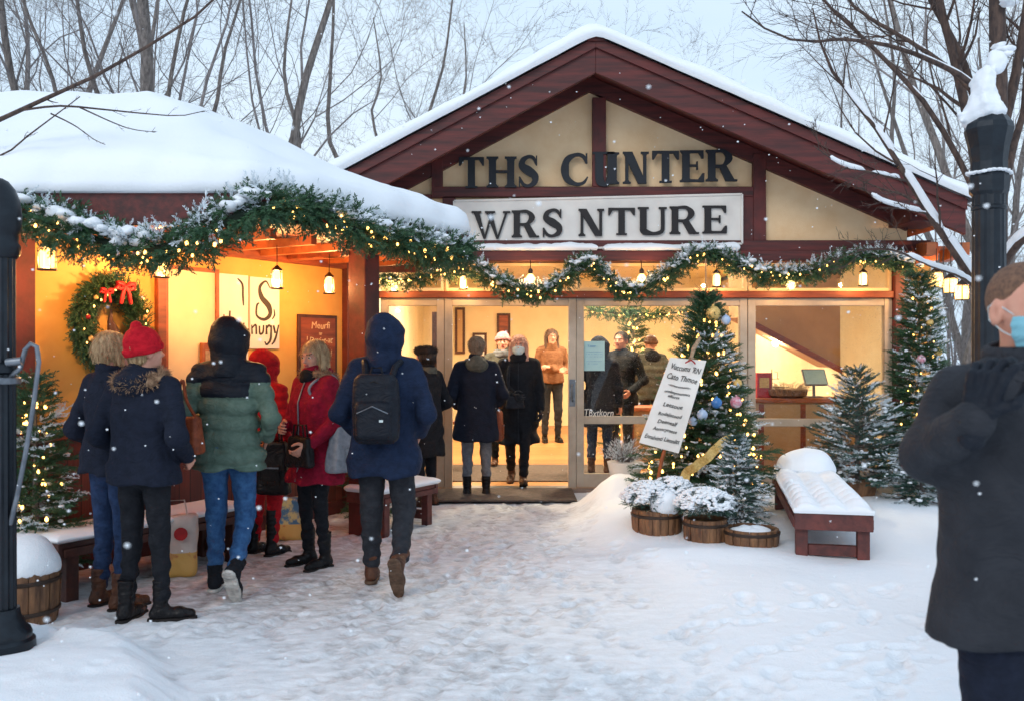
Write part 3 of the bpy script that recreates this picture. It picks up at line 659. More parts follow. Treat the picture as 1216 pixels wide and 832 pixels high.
def glyph(ch, w, h, d):
    """bold serif capital in a w x h box, extruded towards +y from 0 to d"""
    mb = MB(); st = .235*h; th = .085*h; sf = .062*h; ov = .075*h; k = [0]
    def R(x0,x1,z0,z1):
        k[0] += 1; e = k[0]*.0007; mb.box(x0,x1,-e,d,z0,z1)
    def P(pts):
        k[0] += 1; e = k[0]*.0007; mb.prism([(x,-e,z) for x, z in pts], (0,d+e,0))
    def St(pts, ws):
        k[0] += 1; e = k[0]*.0007; stroke(mb, pts, ws, d+e, y=-e)
    def foot(x0, x1, z): R(x0-ov, x1+ov, z, z+sf) if z < h/2 else R(x0-ov, x1+ov, z-sf, z)
    def stem(x0, x1, lo=True, hi=True):
        R(x0, x1, 0, h)
        if lo: foot(x0,x1,0); P([(x0-ov*.55,sf*.9),(x1+ov*.55,sf*.9),(x1,sf*2),(x0,sf*2)])
        if hi: foot(x0,x1,h); P([(x0-ov*.55,h-sf*.9),(x0,h-sf*2),(x1,h-sf*2),(x1+ov*.55,h-sf*.9)])
    if ch == 'T':
        c = w/2; R(c-st/2,c+st/2,0,h); foot(c-st/2,c+st/2,0); R(0,w,h-th,h); P([(0,h),(0,h-.27*h),(.05*h,h-.27*h),(.17*h,h-th)]); P([(w,h),(w-.17*h,h-th),(w-.05*h,h-.27*h),(w,h-.27*h)])
    elif ch == 'H':
        stem(ov, ov+st); stem(w-ov-st, w-ov); R(ov+st*.9, w-ov-st*.9, h*.47, h*.47+th)
    elif ch == 'I': stem(w/2-st/2, w/2+st/2)
    elif ch == 'N':
        t2 = st*.42; stem(ov, ov+t2); stem(w-ov-t2, w-ov, lo=False); P([(0,h),(st*1.25,h),(w-ov,0),(w-ov-st*1.1,0)])
    elif ch == 'U':
        t2 = st*.55; R(ov, ov+st, h*.25, h); foot(ov,ov+st,h); R(w-ov-t2, w-ov, h*.25, h); foot(w-ov-t2,w-ov,h)
        a = ov+st/2; c = w-ov-t2/2; St([(a,h*.30),(a+.03*h,h*.14),((a+c)/2+.02*h,.055*h),(c-.05*h,h*.13),(c,h*.30)], [st,st*.98,th*1.3,t2*1.1,t2])
    elif ch == 'E':
        stem(ov, ov+st); R(ov+st*.9, w-.02*h, h-th, h); R(ov+st*.9, w, 0, th); R(ov+st*.9, w*.74, h*.48, h*.48+th*.9)
        P([(w-.02*h,h),(w-.17*h,h-th),(w-.07*h,h-.26*h),(w-.02*h,h-.26*h)]); P([(w,0),(w+.01*h,.28*h),(w-.05*h,.28*h),(w-.19*h,th)]); R(w*.74-.045*h,w*.74,h*.38,h*.65)
    elif ch in 'R':
        stem(ov, ov+st); x = ov+st*.9; St([(x,h-th*.5),(w*.62,h-th*.5),(w*.80,h*.74),(w*.60,h*.5),(x,h*.485)], [th,th*1.3,st*.98,th*1.2,th]); P([(w*.44,h*.5),(w*.44+st*1.05,h*.5),(w+.02*h,0.),(w-st*1.2,0)]); R(w-st*.7, w+.08*h, 0, sf)
    elif ch == 'C':
        St([(w*.93,h*.70),(w*.80,h*.91),(w*.53,h*.955),(w*.22,h*.80),(w*.13,h*.5),(w*.22,h*.20),(w*.55,h*.045),(w*.82,h*.09),(w*.97,h*.27)], [th*.8,th*1.3,th*1.3,st*.85,st*1.08,st*.85,th*1.3,th*1.1,th*.5]); R(w*.90, w*.96, h*.68, h*1.0)
    elif ch == 'S':
        St([(w*.86,h*.72),(w*.72,h*.92),(w*.48,h*.96),(w*.22,h*.84),(w*.20,h*.66),(w*.48,h*.52),(w*.78,h*.36),(w*.78,h*.16),(w*.50,h*.04),(w*.24,h*.09),(w*.08,h*.30)], [th*.7,th*1.2,th*1.2,st*.72,st*.95,st*1.2,st*.98,st*.75,th*1.2,th*1.2,th*.6]); R(w*.84, w*.90, h*.68, h*.99); R(w*.03, w*.10, 0, h*.33)
    elif ch == 'W':
        t2 = st*.5
        P([(w*.03,h),(w*.03+st*.95,h),(w*.36,0),(w*.30,0)]); P([(w*.50,h*.97),(w*.57,h*.97),(w*.36,0),(w*.31,0)]); P([(w*.36,h),(w*.36+st*.95,h),(w*.70,0),(w*.64,0)]); P([(w*.89,h),(w*.95,h),(w*.70,0),(w*.65,0)])
        R(-.01*w, w*.03+st*.95+ov, h-sf, h); R(w*.34, w*.36+st*.95+ov*1.6, h-sf, h); R(w*.82, w*1.01, h-sf, h)
    return mb
lt = empty('facade_lettering', (wx(705), DW-.03, wz(220)), 0, 'big dark navy serif capitals reading THS CUNTER on the cream gable', 'lettering')
def letters(parent, word, scale, ox, oy, y, d, m):
    for ch, a, c, top, bot in word:
        x0 = wx(ox+a/scale); w = (c-a)/scale/S_; z0 = wz(oy+bot/scale); h = (bot-top)/scale/S_
        o = glyph(ch, w, h, d).build('letter', m, parent); o.location = Vector((x0, y, z0))-Vector(parent.location)
letters(lt, [('T',52,152,97,220),('H',162,282,95,218),('S',288,372,90,216),('C',460,568,82,210),('U',584,672,76,214),('I',642,690,78,204),('N',705,808,76,203),('T',822,928,72,199),('E',932,1028,70,196),('R',1035,1150,68,193)], 3.378, 530, 160, DW-.085, .03, 'letter_navy')
sb = empty('sign_board', (wx(709), DW-.01, wz(297)), 0, 'long white sign board reading WRS NTURE above the windows', 'sign')
o = MB().prism([(wx(540),DW-.115,wz(301)),(wx(878),DW-.115,wz(291)),(wx(878),DW-.115,wz(233)),(wx(540),DW-.115,wz(241))], (0,.06,0)).build('board', 'signwhite', sb, bevel=.004); o.location = -Vector(sb.location)
mb = MB(); q = [(wx(540),wz(301)),(wx(878),wz(291)),(wx(878),wz(233)),(wx(540),wz(241))]
for i in range(4):
    a, c = q[i], q[(i+1)%4]; mb.beam((a[0],DW-.112,a[1]),(c[0],DW-.112,c[1]), .022, .03, up=(0,1,0))
o = mb.build('board_edge', 'signwhite', sb); o.location = -Vector(sb.location)
letters(sb, [('W',105,255,315,424),('R',262,362,312,418),('S',383,467,306,417),('N',527,628,306,413),('T',645,750,302,409),('U',762,876,299,410),('R',888,995,296,405),('E',1018,1113,293,403)], 3.378, 530, 160, DW-.14, .024, 'letter_dark')

# ================================================================ kiosk
KA = Vector((-2.64,7.29,0)); KU = Vector((.522,.853,0)); KN = Vector((.853,-.522,0))
def ks(px): k = (px-CX)/F; return (-2.64-k*7.29)/(.853*k-.522)
def kd(px): return 7.29+.853*ks(px)
def kz(px, py): return EYE-(py-CY)/F*kd(px)
KT = Matrix(((KU.x,-KN.x,0,KA.x),(KU.y,-KN.y,0,KA.y),(0,0,1,0),(0,0,0,1)))   # local x along wall, local y into the wall, z up
K = empty('market_kiosk', (0,0,0), 0, 'ochre walled wooden kiosk with red wainscot under a thick snow covered hipped roof', 'kiosk')
K.matrix_world = KT
s0, s1 = ks(14), 2.02
MB().box(s0, s1, 0, .15, .97, 2.45).build('wall', 'ochre', K)
MB().box(s0, s1, -.03, .15, 0, .93).build('wainscot', 'wainscot', K)
MB().box(s0, s1, -.055, .15, .932, .985).build('dado_rail', 'brownwood', K, bevel=.006)
MB().box(s0, s1, -.05, -.031, .0, .13).build('skirting_board', 'redwood', K, bevel=.004)
MB().box(s0-.02, s0+.13, -.06, .1, 0, 2.5).build('corner_post', 'redwood', K, bevel=.006)
MB().box(s0, s1, -.06, .15, 2.33, 2.50).build('wall_plate', 'brownwood', K, bevel=.006)
a, c = ks(183), ks(193); MB().box(a, c, -.05, .0, .99, 2.33).build('timber', 'brownwood', K, bevel=.004)
MB().box(s1-.1, s1+.02, -.07, .16, 0, 2.5).build('corner_post', 'redwood', K, bevel=.006)
# body behind the wall
mb = MB(); inv = KT.inverted()
fp = [(-3.36,6.06),(-6.6,6.06),(-6.6,9.25),(-1.75,9.25)]
pts = [inv @ Vector((x,y,.0)) for x,y in fp]; pts = [Vector((p.x,max(p.y,.16),0)) for p in pts]
mb.prism(pts, (0,0,2.45)); mb.build('kiosk_body', 'wainscot', K)
# cream panel and door-like board between the timber and the signs
a, c = ks(197), ks(254); MB().box(a, c, -.012, -.001, 1.0, kz(225,322)).build('cream_panel', 'cream', K)
mb = MB(); z1 = kz(225,322); mb.box(a-.03, a, -.03, -.001, .99, z1+.03).box(c, c+.03, -.03, -.001, .99, z1+.03).box(a, c, -.03, -.001, z1, z1+.03); mb.build('panel_frame', 'orangewood', K)
# porch: post, headers, cross beams, lining
def kl(x, y, z): return inv @ Vector((x,y,z))
PX, PY = -1.262, 7.9
p = kl(PX,PY,0); MB().box(p.x-.095, p.x+.095, p.y-.095, p.y+.095, -.05, 2.62).build('porch_post', 'redwood', K, bevel=.008)
MB().box(-1.42, p.x-.096, p.y-.07, p.y+.07, 2.42, 2.60).build('header_beam', 'redwood_h', K, bevel=.006)
for s in (p.x-.05, -.45, -1.2): MB().box(s-.06, s+.06, p.y+.071, -.061, 2.35, 2.55).build('cross_beam', 'brownwood', K, bevel=.006)
ev = [(-6.9,5.5),(-1.52,5.5),(-.36,7.56),(-.95,9.35),(-6.9,9.35)]
def inset(poly, k, c=(-3.2,7.5)): return [(c[0]+(x-c[0])*k, c[1]+(y-c[1])*k) for x, y in poly]
EZ = 2.485
mb = MB(); mb.prism([kl(x,y,EZ-.06) for x,y in inset(ev,.99)], (0,0,.05)); mb.build('soffit', 'orangewood', K)
mb = MB()
for i in range(4):
    a, c = ev[i], ev[i+1]; a3, c3 = kl(*a, EZ-.10 if i == 0 else EZ-.075), kl(*c, EZ-.10 if i == 0 else EZ-.075); f = MB().beam(a3, c3, .045, .19 if i == 0 else .15).build('fascia', 'redwood_h', K, bevel=.004)
for x in np.arange(-1.25, 2.3, .42):
    pr = kl(0,0,0); MB().box(x-.03, x+.03, -1.05, -.02, 2.36, 2.425).build('rafter', 'orangewood', K)
# snow on the hipped roof: rings from eave to ridge
def kiosk_snow():
    E = []
    poly = [(x*1.0,y) for x,y in [(-6.95,5.44),(-1.50,5.44),(-.29,7.56),(-.88,9.42),(-6.95,9.42)]]
    # rounded corners
    P = [Vector(p) for p in poly]; out = []
    for i in range(len(P)):
        a, b_, c = P[i-1], P[i], P[(i+1)%len(P)]; r = .28; p0 = b_+(a-b_).normalized()*r; p1 = b_+(c-b_).normalized()*r
        for t in [i/8 for i in range(9)]: out.append((1-t)**2*p0+2*t*(1-t)*b_+t*t*p1)
    ring = []
    for i in range(len(out)):
        a, b_ = out[i], out[(i+1)%len(out)]; n = max(1, int((b_-a).length/.05))
        for k in range(n): ring.append(a+(b_-a)*k/n)
    R = Vector((-3.0,7.5)); Lr = Vector((-5.9,7.5)); ZR = 3.49; T = .19
    rows = []; ts = [0,.0,.004,.012,.025,.045,.07,.1,.14]+list(np.linspace(.2,1,22))
    for j, t in enumerate(ts):
        row = []
        for p in ring:
            rx = min(max(p.x+ (0), Lr.x), R.x); q = Vector((rx, 7.5)); D = (q-p).length; pos = p+(q-p)*t; e = min(t*D/.16, 1)
            h = T*math.sqrt(1-(1-e)**2); z = EZ+(ZR-EZ)*(t**1.0)+h
            if j == 0: z = EZ-.01; pos = p+(q-p)*.03
            n1 = float(wob(pos.x, pos.y, 0, 1.5, 3, 2)); n2 = float(wob(pos.x*1., pos.y, 0, 6, 2, 1))
            z += (.035*n1+.012*n2)*min(1, e)
            if 0 < t*D < .3: 
                o = (p-q).normalized()*(.035*math.sin(min(e,1)*PI)+.02*n2); pos = pos+o
            if t > .86: z -= .05*((t-.86)/.14)**2
            row.append((pos.x,pos.y,z))
        rows.append(row)
    V = np.array(rows); nj, ni = V.shape[:2]; idx = np.arange(nj*ni).reshape(nj,ni); i2 = np.roll(idx,-1,1)
    Q = np.stack([idx[:-1], i2[:-1], i2[1:], idx[1:]], -1).reshape(-1,4)
    V = V.reshape(-1,3); inv3 = np.array(inv); V = V@inv3[:3,:3].T+inv3[:3,3]
    return mesh_np('roof_snow', V, Q, 'snow_smooth', K)
kiosk_snow()
# ================================================================ lights: lanterns, bulbs
def jar_lantern(loc, label, r=.055, h=.14, top=.4, glow='lantern_glow', group='lit jar lanterns hanging from the eaves', drop=None):
    t = empty('hanging_lantern', loc, 0, label, 'lantern', group)
    MB().lathe([(r*.55,-h*.42),(r*.72,-h*.36),(r*.74,h*.25),(r*.4,h*.36)], n=14).build('glow', 'lamp_shell' if glow == 'lantern_glow' else 'lamp_shell_in', t, smooth=True); lamp(t, (0,0,-.02), 27 if glow == 'lantern_glow' else 9)
    MB().lathe([(r*.5,h*.38),(r*.8,h*.40),(r*.8,h*.47),(r*.45,h*.56),(r*.2,h*.66)], n=14).build('cap', 'iron', t, smooth=True)
    mb = MB(); mb.lathe([(r*.9,-h*.52),(r*1.02,-h*.50),(r*1.02,-h*.45),(r*.9,-h*.43)], n=14)
    mb.build('base_ring', 'iron', t)
    for k in range(4):
        a = PI/4+k*PI/2; MB().tube([(r*.95*math.cos(a),r*.95*math.sin(a),-h*.45),(r*.95*math.cos(a),r*.95*math.sin(a),h*.3),(r*.7*math.cos(a),r*.7*math.sin(a),h*.42)], .0035, n=5).build('cage_bar', 'iron', t)
    MB().tube([(0,0,h*.64),(0,0,top)], .004, n=5).build('hanging_cord', 'iron', t)
    return t
for px, py, d, lab, r, tp in ((56,306,5.75,'leftmost lit lantern on the kiosk, above the small lit tree',.058,.30),(192,317,6.6,'lit lantern over the dark timber of the ochre kiosk wall',.056,.24),(329,331,7.2,'lit lantern in front of the S sign panel of the kiosk',.052,.26),(391,338,7.95,'lit lantern beside the kiosk porch post, above the brown board',.052,.26)):
    jar_lantern(at(px,py,d), lab, r, .155, tp, group='lit lanterns under the kiosk roof')
for px, py, lab in ((468,338,'small lantern at the left end of the lit transom windows'),(550,335,'lantern over the left door jamb, close by the corner of the kiosk roof'),(851,332,'jar lantern above the big Christmas tree'),(1025,331,'jar lantern at the right end of the lit transom windows')):
    jar_lantern(at(px,py,10.0), lab, .052, .16, .16, 'lantern_glow_in', group='lanterns along the transom windows')
def round_bulb(px, py, label):
    t = empty('hanging_bulb', at(px,py,9.98), 0, label, 'lamp', 'round bulbs along the transom windows')
    MB().lathe([(.004,-.055),(.035,-.045),(.052,-.015),(.045,.018),(.02,.05)], n=14).build('bulb', 'lamp_shell_in', t, smooth=True); lamp(t, (0,0,-.01), 7)
    MB().lathe([(.022,.05),(.026,.055),(.026,.09),(.01,.11)], n=10).build('socket', 'iron', t, smooth=True); MB().tube([(0,0,.1),(0,.05,.2)], .005, n=5).build('cord', 'iron', t)
round_bulb(630,331,'round bare bulb above the open doorway'); round_bulb(762,331,'round bare bulb above the tall window with the paper notice')
round_bulb(939,338,'round bare bulb half hidden in the garland above the right window')
for i, (px, py, d, lab) in enumerate(((1112,332,9.75,'leftmost square lantern of the cluster under the right eave'),(1129,339,9.7,'middle square lantern of the cluster under the right eave'),(1142,347,9.65,'rightmost and lowest square lantern under the right eave'))):
    t = empty('square_lantern', at(px,py,d), .2*i, lab, 'lantern', 'square lanterns clustered under the right eave'); r = .06; h = .17
    MB().box(-r*.72,r*.72,-r*.72,r*.72,-h*.42,h*.36).build('glow', 'lamp_shell', t); lamp(t, (0,0,0), 9)
    MB().lathe([(r*1.25,h*.42),(r*1.3,h*.46),(r*.2,h*.75)], n=4).build('cap', 'iron', t); MB().lathe([(r*1.2,-h*.5),(r*1.2,-h*.44)], n=4).build('base', 'iron', t)
    for sx in (-1,1):
        for sy in (-1,1): MB().box(sx*r*.8-.004,sx*r*.8+.004,sy*r*.8-.004,sy*r*.8+.004,-h*.45,h*.44).build('cage_bar', 'iron', t)
    p = at(px,py,d); MB().tube([(0,0,h*.72),(0,.0,2.62+.1*i-p.z)], .005, n=5).build('cord', 'iron', t)

# ================================================================ garlands, wreath
SPR = [sprig(26, .12, .034, .0068, i) for i in range(3)]
def path_pts(P, step):
    P = [Vector(p) for p in P]; out = []
    for i in range(len(P)-1):
        p0, p1, p2, p3 = P[max(i-1,0)], P[i], P[i+1], P[min(i+2,len(P)-1)]; n = max(2, int((p2-p1).length/step))
        for k in range(n):
            t = k/n; out.append(.5*((2*p1)+(p2-p0)*t+(2*p0-5*p1+4*p2-p3)*t*t+(3*p1-p0-3*p2+p3)*t**3))
    out.append(P[-1]); return np.array([tuple(p) for p in out])
def greens(name, C, D, S, parent, m='needle', sets=None):
    sets = sets or SPR; k = rng.integers(0, len(sets), len(C)); roll = rng.uniform(0, 6.28, len(C)); L = []
    for i in range(len(sets)):
        s = k == i
        if s.any(): L.append(bake(*sets[i], C[s], frames(D[s], roll=roll[s]), S[s]))
    return mesh_np(name, *join_bakes(L), m, parent, smooth=False)
def garland(P, rad, label, dens=150, nb=60, snow=1.0, group=None, name='garland', closed=False, sc=1.0):
    G = path_pts(P, .02); C0 = G.mean(0); t = empty(name, tuple(C0), 0, label, 'garland' if name == 'garland' else name, group)
    seg = np.linalg.norm(np.diff(G, axis=0), axis=1).sum(); n = int(seg*dens)
    i = rng.integers(0, len(G)-1, n); T = G[i+1]-G[i]; T /= np.linalg.norm(T,axis=1)[:,None]+1e-9
    a = rng.uniform(0,6.28,n); X = np.cross(T, [0,0,1.]); X /= np.linalg.norm(X,axis=1)[:,None]+1e-9; Y = np.cross(X, T)
    rd = X*np.cos(a)[:,None]+Y*np.sin(a)[:,None]
    D = rd*.8+T*rng.choice([-1,1],n)[:,None]*rng.uniform(.3,1.3,n)[:,None]+rng.normal(0,.25,(n,3)); D[:,2] -= .15
    rr = rad*(.8+.45*np.sin(i*.11)+.2*np.sin(i*.31+1)) if not np.isscalar(rad) else rad
    C = G[i]+rd*(rad*rng.uniform(.1,.85,n)*(1+.25*np.sin(i*.13)+.15*np.sin(i*.33+2)))[:,None]-C0
    greens('greenery', C, D, rng.uniform(.6,1.15,n)*sc, t)
    MB().tube([tuple(Vector(p)-Vector(C0)) for p in G[::6]], rad*.22, n=6).build('core', 'needle_dark', t)
    # frosted sprigs and snow clumps on the top
    m = int(n*.16*snow); j = rng.integers(0, len(G)-1, m)
    if m:
        up = np.tile([0,0,1.], (m,1)); Dn = up*rng.uniform(.1,.7,m)[:,None]+rng.normal(0,.6,(m,3)); Cn = G[j]-C0+np.stack([rng.normal(0,rad*.3,m),rng.normal(0,rad*.45,m),rng.uniform(.3,.95,m)*rad],1)
        greens('frosted_sprigs', Cn, Dn, rng.uniform(.6,1.0,m)*sc, t, 'needle_snow')
    if snow:
        m = int(seg*22*snow); j0 = np.sort(rng.integers(0, len(G)-1, max(2,int(seg*1.6*snow)))); j = (j0[rng.integers(0,len(j0),m)]+rng.integers(-9,9,m)).clip(0,len(G)-1)
        P_ = G[j]-C0+np.stack([rng.normal(0,rad*.35,m), rng.uniform(-rad*.8,rad*.4,m), np.full(m,rad*.72)+rng.normal(0,rad*.16,m)],1)
        clumps('snow', P_, rng.uniform(.25,.85,m)*rad*.66, t)
    if nb:
        j = np.sort(rng.integers(2, len(G)-3, nb)); a = rng.uniform(-2.2,.6,nb)
        bp = G[j]-C0+np.stack([np.zeros(nb), -np.abs(np.cos(a))*rad*rng.uniform(.7,1.2,nb)-.01, np.sin(a)*rad*rng.uniform(.2,1.0,nb)],1); bulbs(t, [tuple(p) for p in bp], .009)
    return t
def dl(px):   # depth of the kiosk eave line below an image column
    if px < 303: return 5.42
    k = (px-CX)/F; # x=-1.52+.563*(d-5.5)
    return (-1.52-.563*5.5)/(k-.563)-.06
kp = [(18,250),(45,262),(75,272),(110,284),(140,292),(170,296),(205,293),(232,286),(252,272),(275,262),(303,246),(330,243),(365,250),(400,263),(440,277),(480,288),(520,297),(556,300)]
garland([at(x,y,dl(x)) for x,y in kp], .105, 'thick evergreen garland with lights and snow swagged along the kiosk eave', 540, 62, 1.7, sc=1.1)
mp_ = [(566,318),(580,328),(602,341),(628,348),(650,345),(672,330),(690,316),(704,314),(720,330),(740,345),(762,345),(785,332),(808,314),(830,302),(850,303),(872,312),(900,324),(935,327),(968,322),(990,312),(1015,306),(1045,306),(1068,311),(1085,320)]
garland([at(x,y,9.95) for x,y in mp_], .085, 'long swagged evergreen garland with lights over the doors and windows', 540, 60, 1.5, sc=.95)
garland([at(x,y,10.0) for x,y in ((448,331),(470,333),(495,331),(515,325),(540,321),(562,322))], .055, 'short thin lit garland left of the doorway, partly behind the kiosk post', 300, 26, .3)
garland([at(x,y,12.6) for x,y in ((700,368),(730,372),(765,373),(800,372),(822,368))], .05, 'thin garland inside the building above the indoor Christmas tree', 220, 18, 0)
# wreath on the kiosk wall
wc = KT @ Vector((ks(123), -.09, kz(123,384))); wr = empty('wreath', wc, 0, 'big round evergreen wreath with red bows on the ochre kiosk wall', 'wreath')
wr.rotation_euler = (0,0,math.atan2(KU.y,KU.x))
n = 1500; a = rng.uniform(0,2*PI,n); b2 = rng.uniform(0,2*PI,n); R0 = .235; r_ = .055; q = rng.uniform(.2,1,n)
C = np.stack([(R0+r_*q*np.cos(b2))*np.cos(a), r_*.7*q*np.sin(b2), (R0+r_*q*np.cos(b2))*np.sin(a)*1.12],1)
D = np.stack([-np.sin(a)*.9+np.cos(b2)*np.cos(a)*1.1, np.sin(b2)*.6-.2, np.cos(a)*.9+np.cos(b2)*np.sin(a)*1.1],1)+rng.normal(0,.3,(n,3))
greens('greenery', C, D, rng.uniform(.5,.85,n), wr)
def bow(parent, c, s, m='red'):
    mb = MB()
    for sg in (-1,1):
        mb.tube([Vector(c)+Vector((sg*s*x,-.01-s*y,s*z)) for x,y,z in ((0,0,0),(.5,.15,.35),(1,.1,.35),(1.05,0,-.1),(.6,-.05,-.25),(0,0,0))], [s*.12,s*.3,s*.36,s*.34,s*.24,s*.12], n=8)
        mb.tube([Vector(c)+Vector((sg*s*x,-.02,s*z)) for x,z in ((0,0),(.35,-.6),(.5,-1.3),(.62,-1.9))], [s*.12,s*.22,s*.24,s*.2], n=6)
    return mb.build('bow', m, parent, smooth=True)
bow(wr, (.05,-.08,.26), .065); bow(wr, (-.10,-.08,.22), .042)
def ornaments(parent, items):
    for c, r, m in items: MB().lathe([(.001,-r),(r*.55,-r*.84),(r*.9,-r*.42),(r,0),(r*.9,r*.42),(r*.55,r*.84),(r*.18,r*.98),(r*.18,r*1.2)], c, 14).build('ornament', m, parent, smooth=True)
ornaments(wr, [((R0*math.cos(x)*1.0,-.075,R0*math.sin(x)*1.1),r,m) for x,r,m in ((3.0,.017,'red'),(3.6,.02,'gold'),(2.4,.016,'gold'),(4.3,.022,'red'),(5.0,.018,'gold'),(.2,.016,'gold'),(5.6,.018,'red'))])
bulbs(wr, [((R0+.04*math.sin(k*7))*math.cos(k*.33), -.075, (R0+.04*math.sin(k*7))*math.sin(k*.33)*1.1) for k in range(19)], .006)
# small knitted gnome figure hanging in the wreath (plain cone shape)
MB().tube([(-.02,-.03,.10),(-.03,-.03,.02),(-.01,-.04,-.06),(0,-.04,-.15)], [.006,.02,.045,.06], n=10).build('hanging_charm', 'darkwood', wr, smooth=True)
MB().tube([(-.02,-.03,.12),(-.02,-.02,.38),(-.02,.0,.56)], .003, n=4).build('hanging_wire', 'iron', wr)

# ================================================================ conifers
TSP = [sprig(30, .14, .036, .0062, i+9) for i in range(3)]
def conifer(loc, H, R, label, name='christmas_tree', cat='Christmas tree', m='needle', nb=70, whorls=26, snow=.5, gap=.06, shape=1.0, group=None, droop=.25, seed=1, per=11, frost=.2, ssc=1.0, lights_r=.010, trunk=.03, bottom=.05):
    r = np.random.default_rng(seed); t = empty(name, loc, 0, label, cat, group)
    C = []; D = []; S = []; tips = []
    mb = MB(); mb.tube([(0,0,-.03),(0,0,H*.5),(0,0,H*.96)], [trunk,trunk*.6,.004], n=8); mb.build('trunk', 'bark', t, smooth=True)
    bb = MB()
    for w in range(whorls):
        f = w/(whorls-1); z = H*(bottom+(1-bottom)*f**.95); Lr = R*(1-f)**shape*(.86+.28*r.random())+.03
        nbr = max(4, int(per*(1-f*.55)))
        for k in range(nbr):
            a = 2*PI*(k+r.random()*.7)/nbr+w*.7; L_ = Lr*r.uniform(.72,1.12); up = .55*f-droop+r.normal()*.08
            d = np.array([math.cos(a), math.sin(a), up]); ns = max(2, int(L_/.045)); p0 = np.array([0,0,z])
            if w % 2 == 0 and L_ > .12: bb.tube([tuple(p0), tuple(p0+d*L_*.5), tuple(p0+d*L_*.9+np.array([0,0,.05*L_]))], [.007,.005,.002], n=4)
            for s_ in range(ns):
                q = (s_+.6)/ns
                if q < .22 and L_ > .2: continue
                p = p0+d*L_*q+np.array([0,0,.10*L_*q*q])
                for sd in (-1,0,1):
                    if sd == 0 and s_ < ns-2: continue
                    aa = a+sd*r.uniform(.5,.9); dd = np.array([math.cos(aa), math.sin(aa), up+.12+r.normal()*.15]); C.append(p); D.append(dd); S.append(r.uniform(.6,1.05)*(.6+.4*(1-q)+.15)*ssc)
                if q > .45: tips.append((p, q))
    C = np.array(C); D = np.array(D); S = np.array(S); 
    fr = (wob(C[:,0],C[:,1],C[:,2],9,2,seed) > .35-frost*1.2) & (r.random(len(C)) < .6) & (np.hypot(C[:,0],C[:,1]) > R*.12)
    greens('foliage', C[~fr], D[~fr], S[~fr], t, m, TSP)
    if fr.any(): greens('frosted_foliage', C[fr]+np.array([0,0,.012]), D[fr], S[fr], t, 'needle_snow', TSP)
    if len(bb.v): bb.build('branches', 'bark', t)
    if snow:
        tp = np.array([p for p, q in tips]); n = int(len(tp)*snow*.55); j = r.choice(len(tp), n); nz = wob(tp[j,0],tp[j,1],tp[j,2],8,2,seed+2) > -.1; j = j[nz]
        if len(j): clumps('snow', tp[j]+np.stack([r.normal(0,.015,len(j)),r.normal(0,.015,len(j)),r.uniform(.008,.03,len(j))],1), r.uniform(.008,.026,len(j))*ssc**.5, t)
    if nb:
        f = r.random(nb)**1.4*.93; a = r.uniform(0,2*PI,nb); a = np.where(r.random(nb) < .85, r.uniform(PI,2*PI,nb), a); rr = (R*(1-f)**shape+.01)*r.uniform(.72,1.0,nb)
        bulbs(t, [(rr[k]*math.cos(a[k]), rr[k]*math.sin(a[k]), H*(bottom+(1-bottom)*f[k])+.1*R*(up if False else -droop)) for k in range(nb)], lights_r)
    return t
def gz(x, y, dz=0): return Vector((x, y, gh(x,y)+dz))
# the big tree
bt = conifer(gz(at(838,0,8.75).x, 8.75), 1.98, .60, 'big lit snowy Christmas tree with ribbon and baubles behind the tilted white sign', nb=100, whorls=44, snow=.7, per=16, seed=4, frost=-.02, ssc=1.1, lights_r=.012, shape=.88, droop=.18, trunk=.045, bottom=.12)
def rel(t, px, py, d): return tuple(at(px,py,d)-Vector(t.location))
ornaments(bt, [(rel(bt,851,478,8.22),.05,'orn_blue'),(rel(bt,874,477,8.30),.055,'orn_pink'),(rel(bt,834,492,8.25),.05,'orn_pale'),(rel(bt,823,500,8.28),.04,'orn_pale'),(rel(bt,876,455,8.42),.04,'gold'),(rel(bt,847,372,8.62),.07,'gold'),(rel(bt,862,380,8.6),.045,'orn_pale')] ) if 'orn_blue' in M else None
# gold ribbon winding down the front
rb = [rel(bt,870,519,8.25), rel(bt,856,527,8.18), rel(bt,842,541,8.12), rel(bt,828,552,8.1), rel(bt,815,562,8.12), rel(bt,812,575,8.12)]
def ribbon(pts, w, name, m, parent, tw=(0,.3,1)):
    G = path_pts(pts, .02); V = []; 
    for i, p in enumerate(G):
        t = G[min(i+1,len(G)-1)]-G[max(i-1,0)]; t /= np.linalg.norm(t)+1e-9; s_ = np.cross(t, [0,1,.15]); s_ /= np.linalg.norm(s_)+1e-9; o = np.array([0,-1,0])*.012*math.sin(i*.9)
        V += [p-s_*w/2+o, p+s_*w/2+o, p+s_*w/2+o+np.array([0,.003,0]), p-s_*w/2+o+np.array([0,.003,0])]
    Q = []
    for i in range(len(G)-1):
        for k in range(4): Q.append((i*4+k, i*4+(k+1)%4, i*4+4+(k+1)%4, i*4+4+k))
    return mesh_np(name, V, Q, m, parent, smooth=False)
ribbon(rb, .085, 'ribbon', 'gold', bt)
# sprig topper of thin twigs
n = 26; a = rng.uniform(0,6.28,n); el = rng.uniform(.1,1.4,n); mb = MB()
for k in range(n):
    l = .17*rng.uniform(.6,1.1); mb.tube([(0,0,1.97),(l*.5*math.cos(a[k])*math.cos(el[k]),l*.5*math.sin(a[k])*math.cos(el[k]),1.97+l*.6*math.sin(el[k])),(l*math.cos(a[k])*math.cos(el[k]),l*math.sin(a[k])*math.cos(el[k]),1.97+l*math.sin(el[k]))], [.004,.003,.0015], n=4)
mb.tube([(0,0,1.9),(0,0,2.35)], .005, n=5); mb.build('topper', 'burlap', bt)
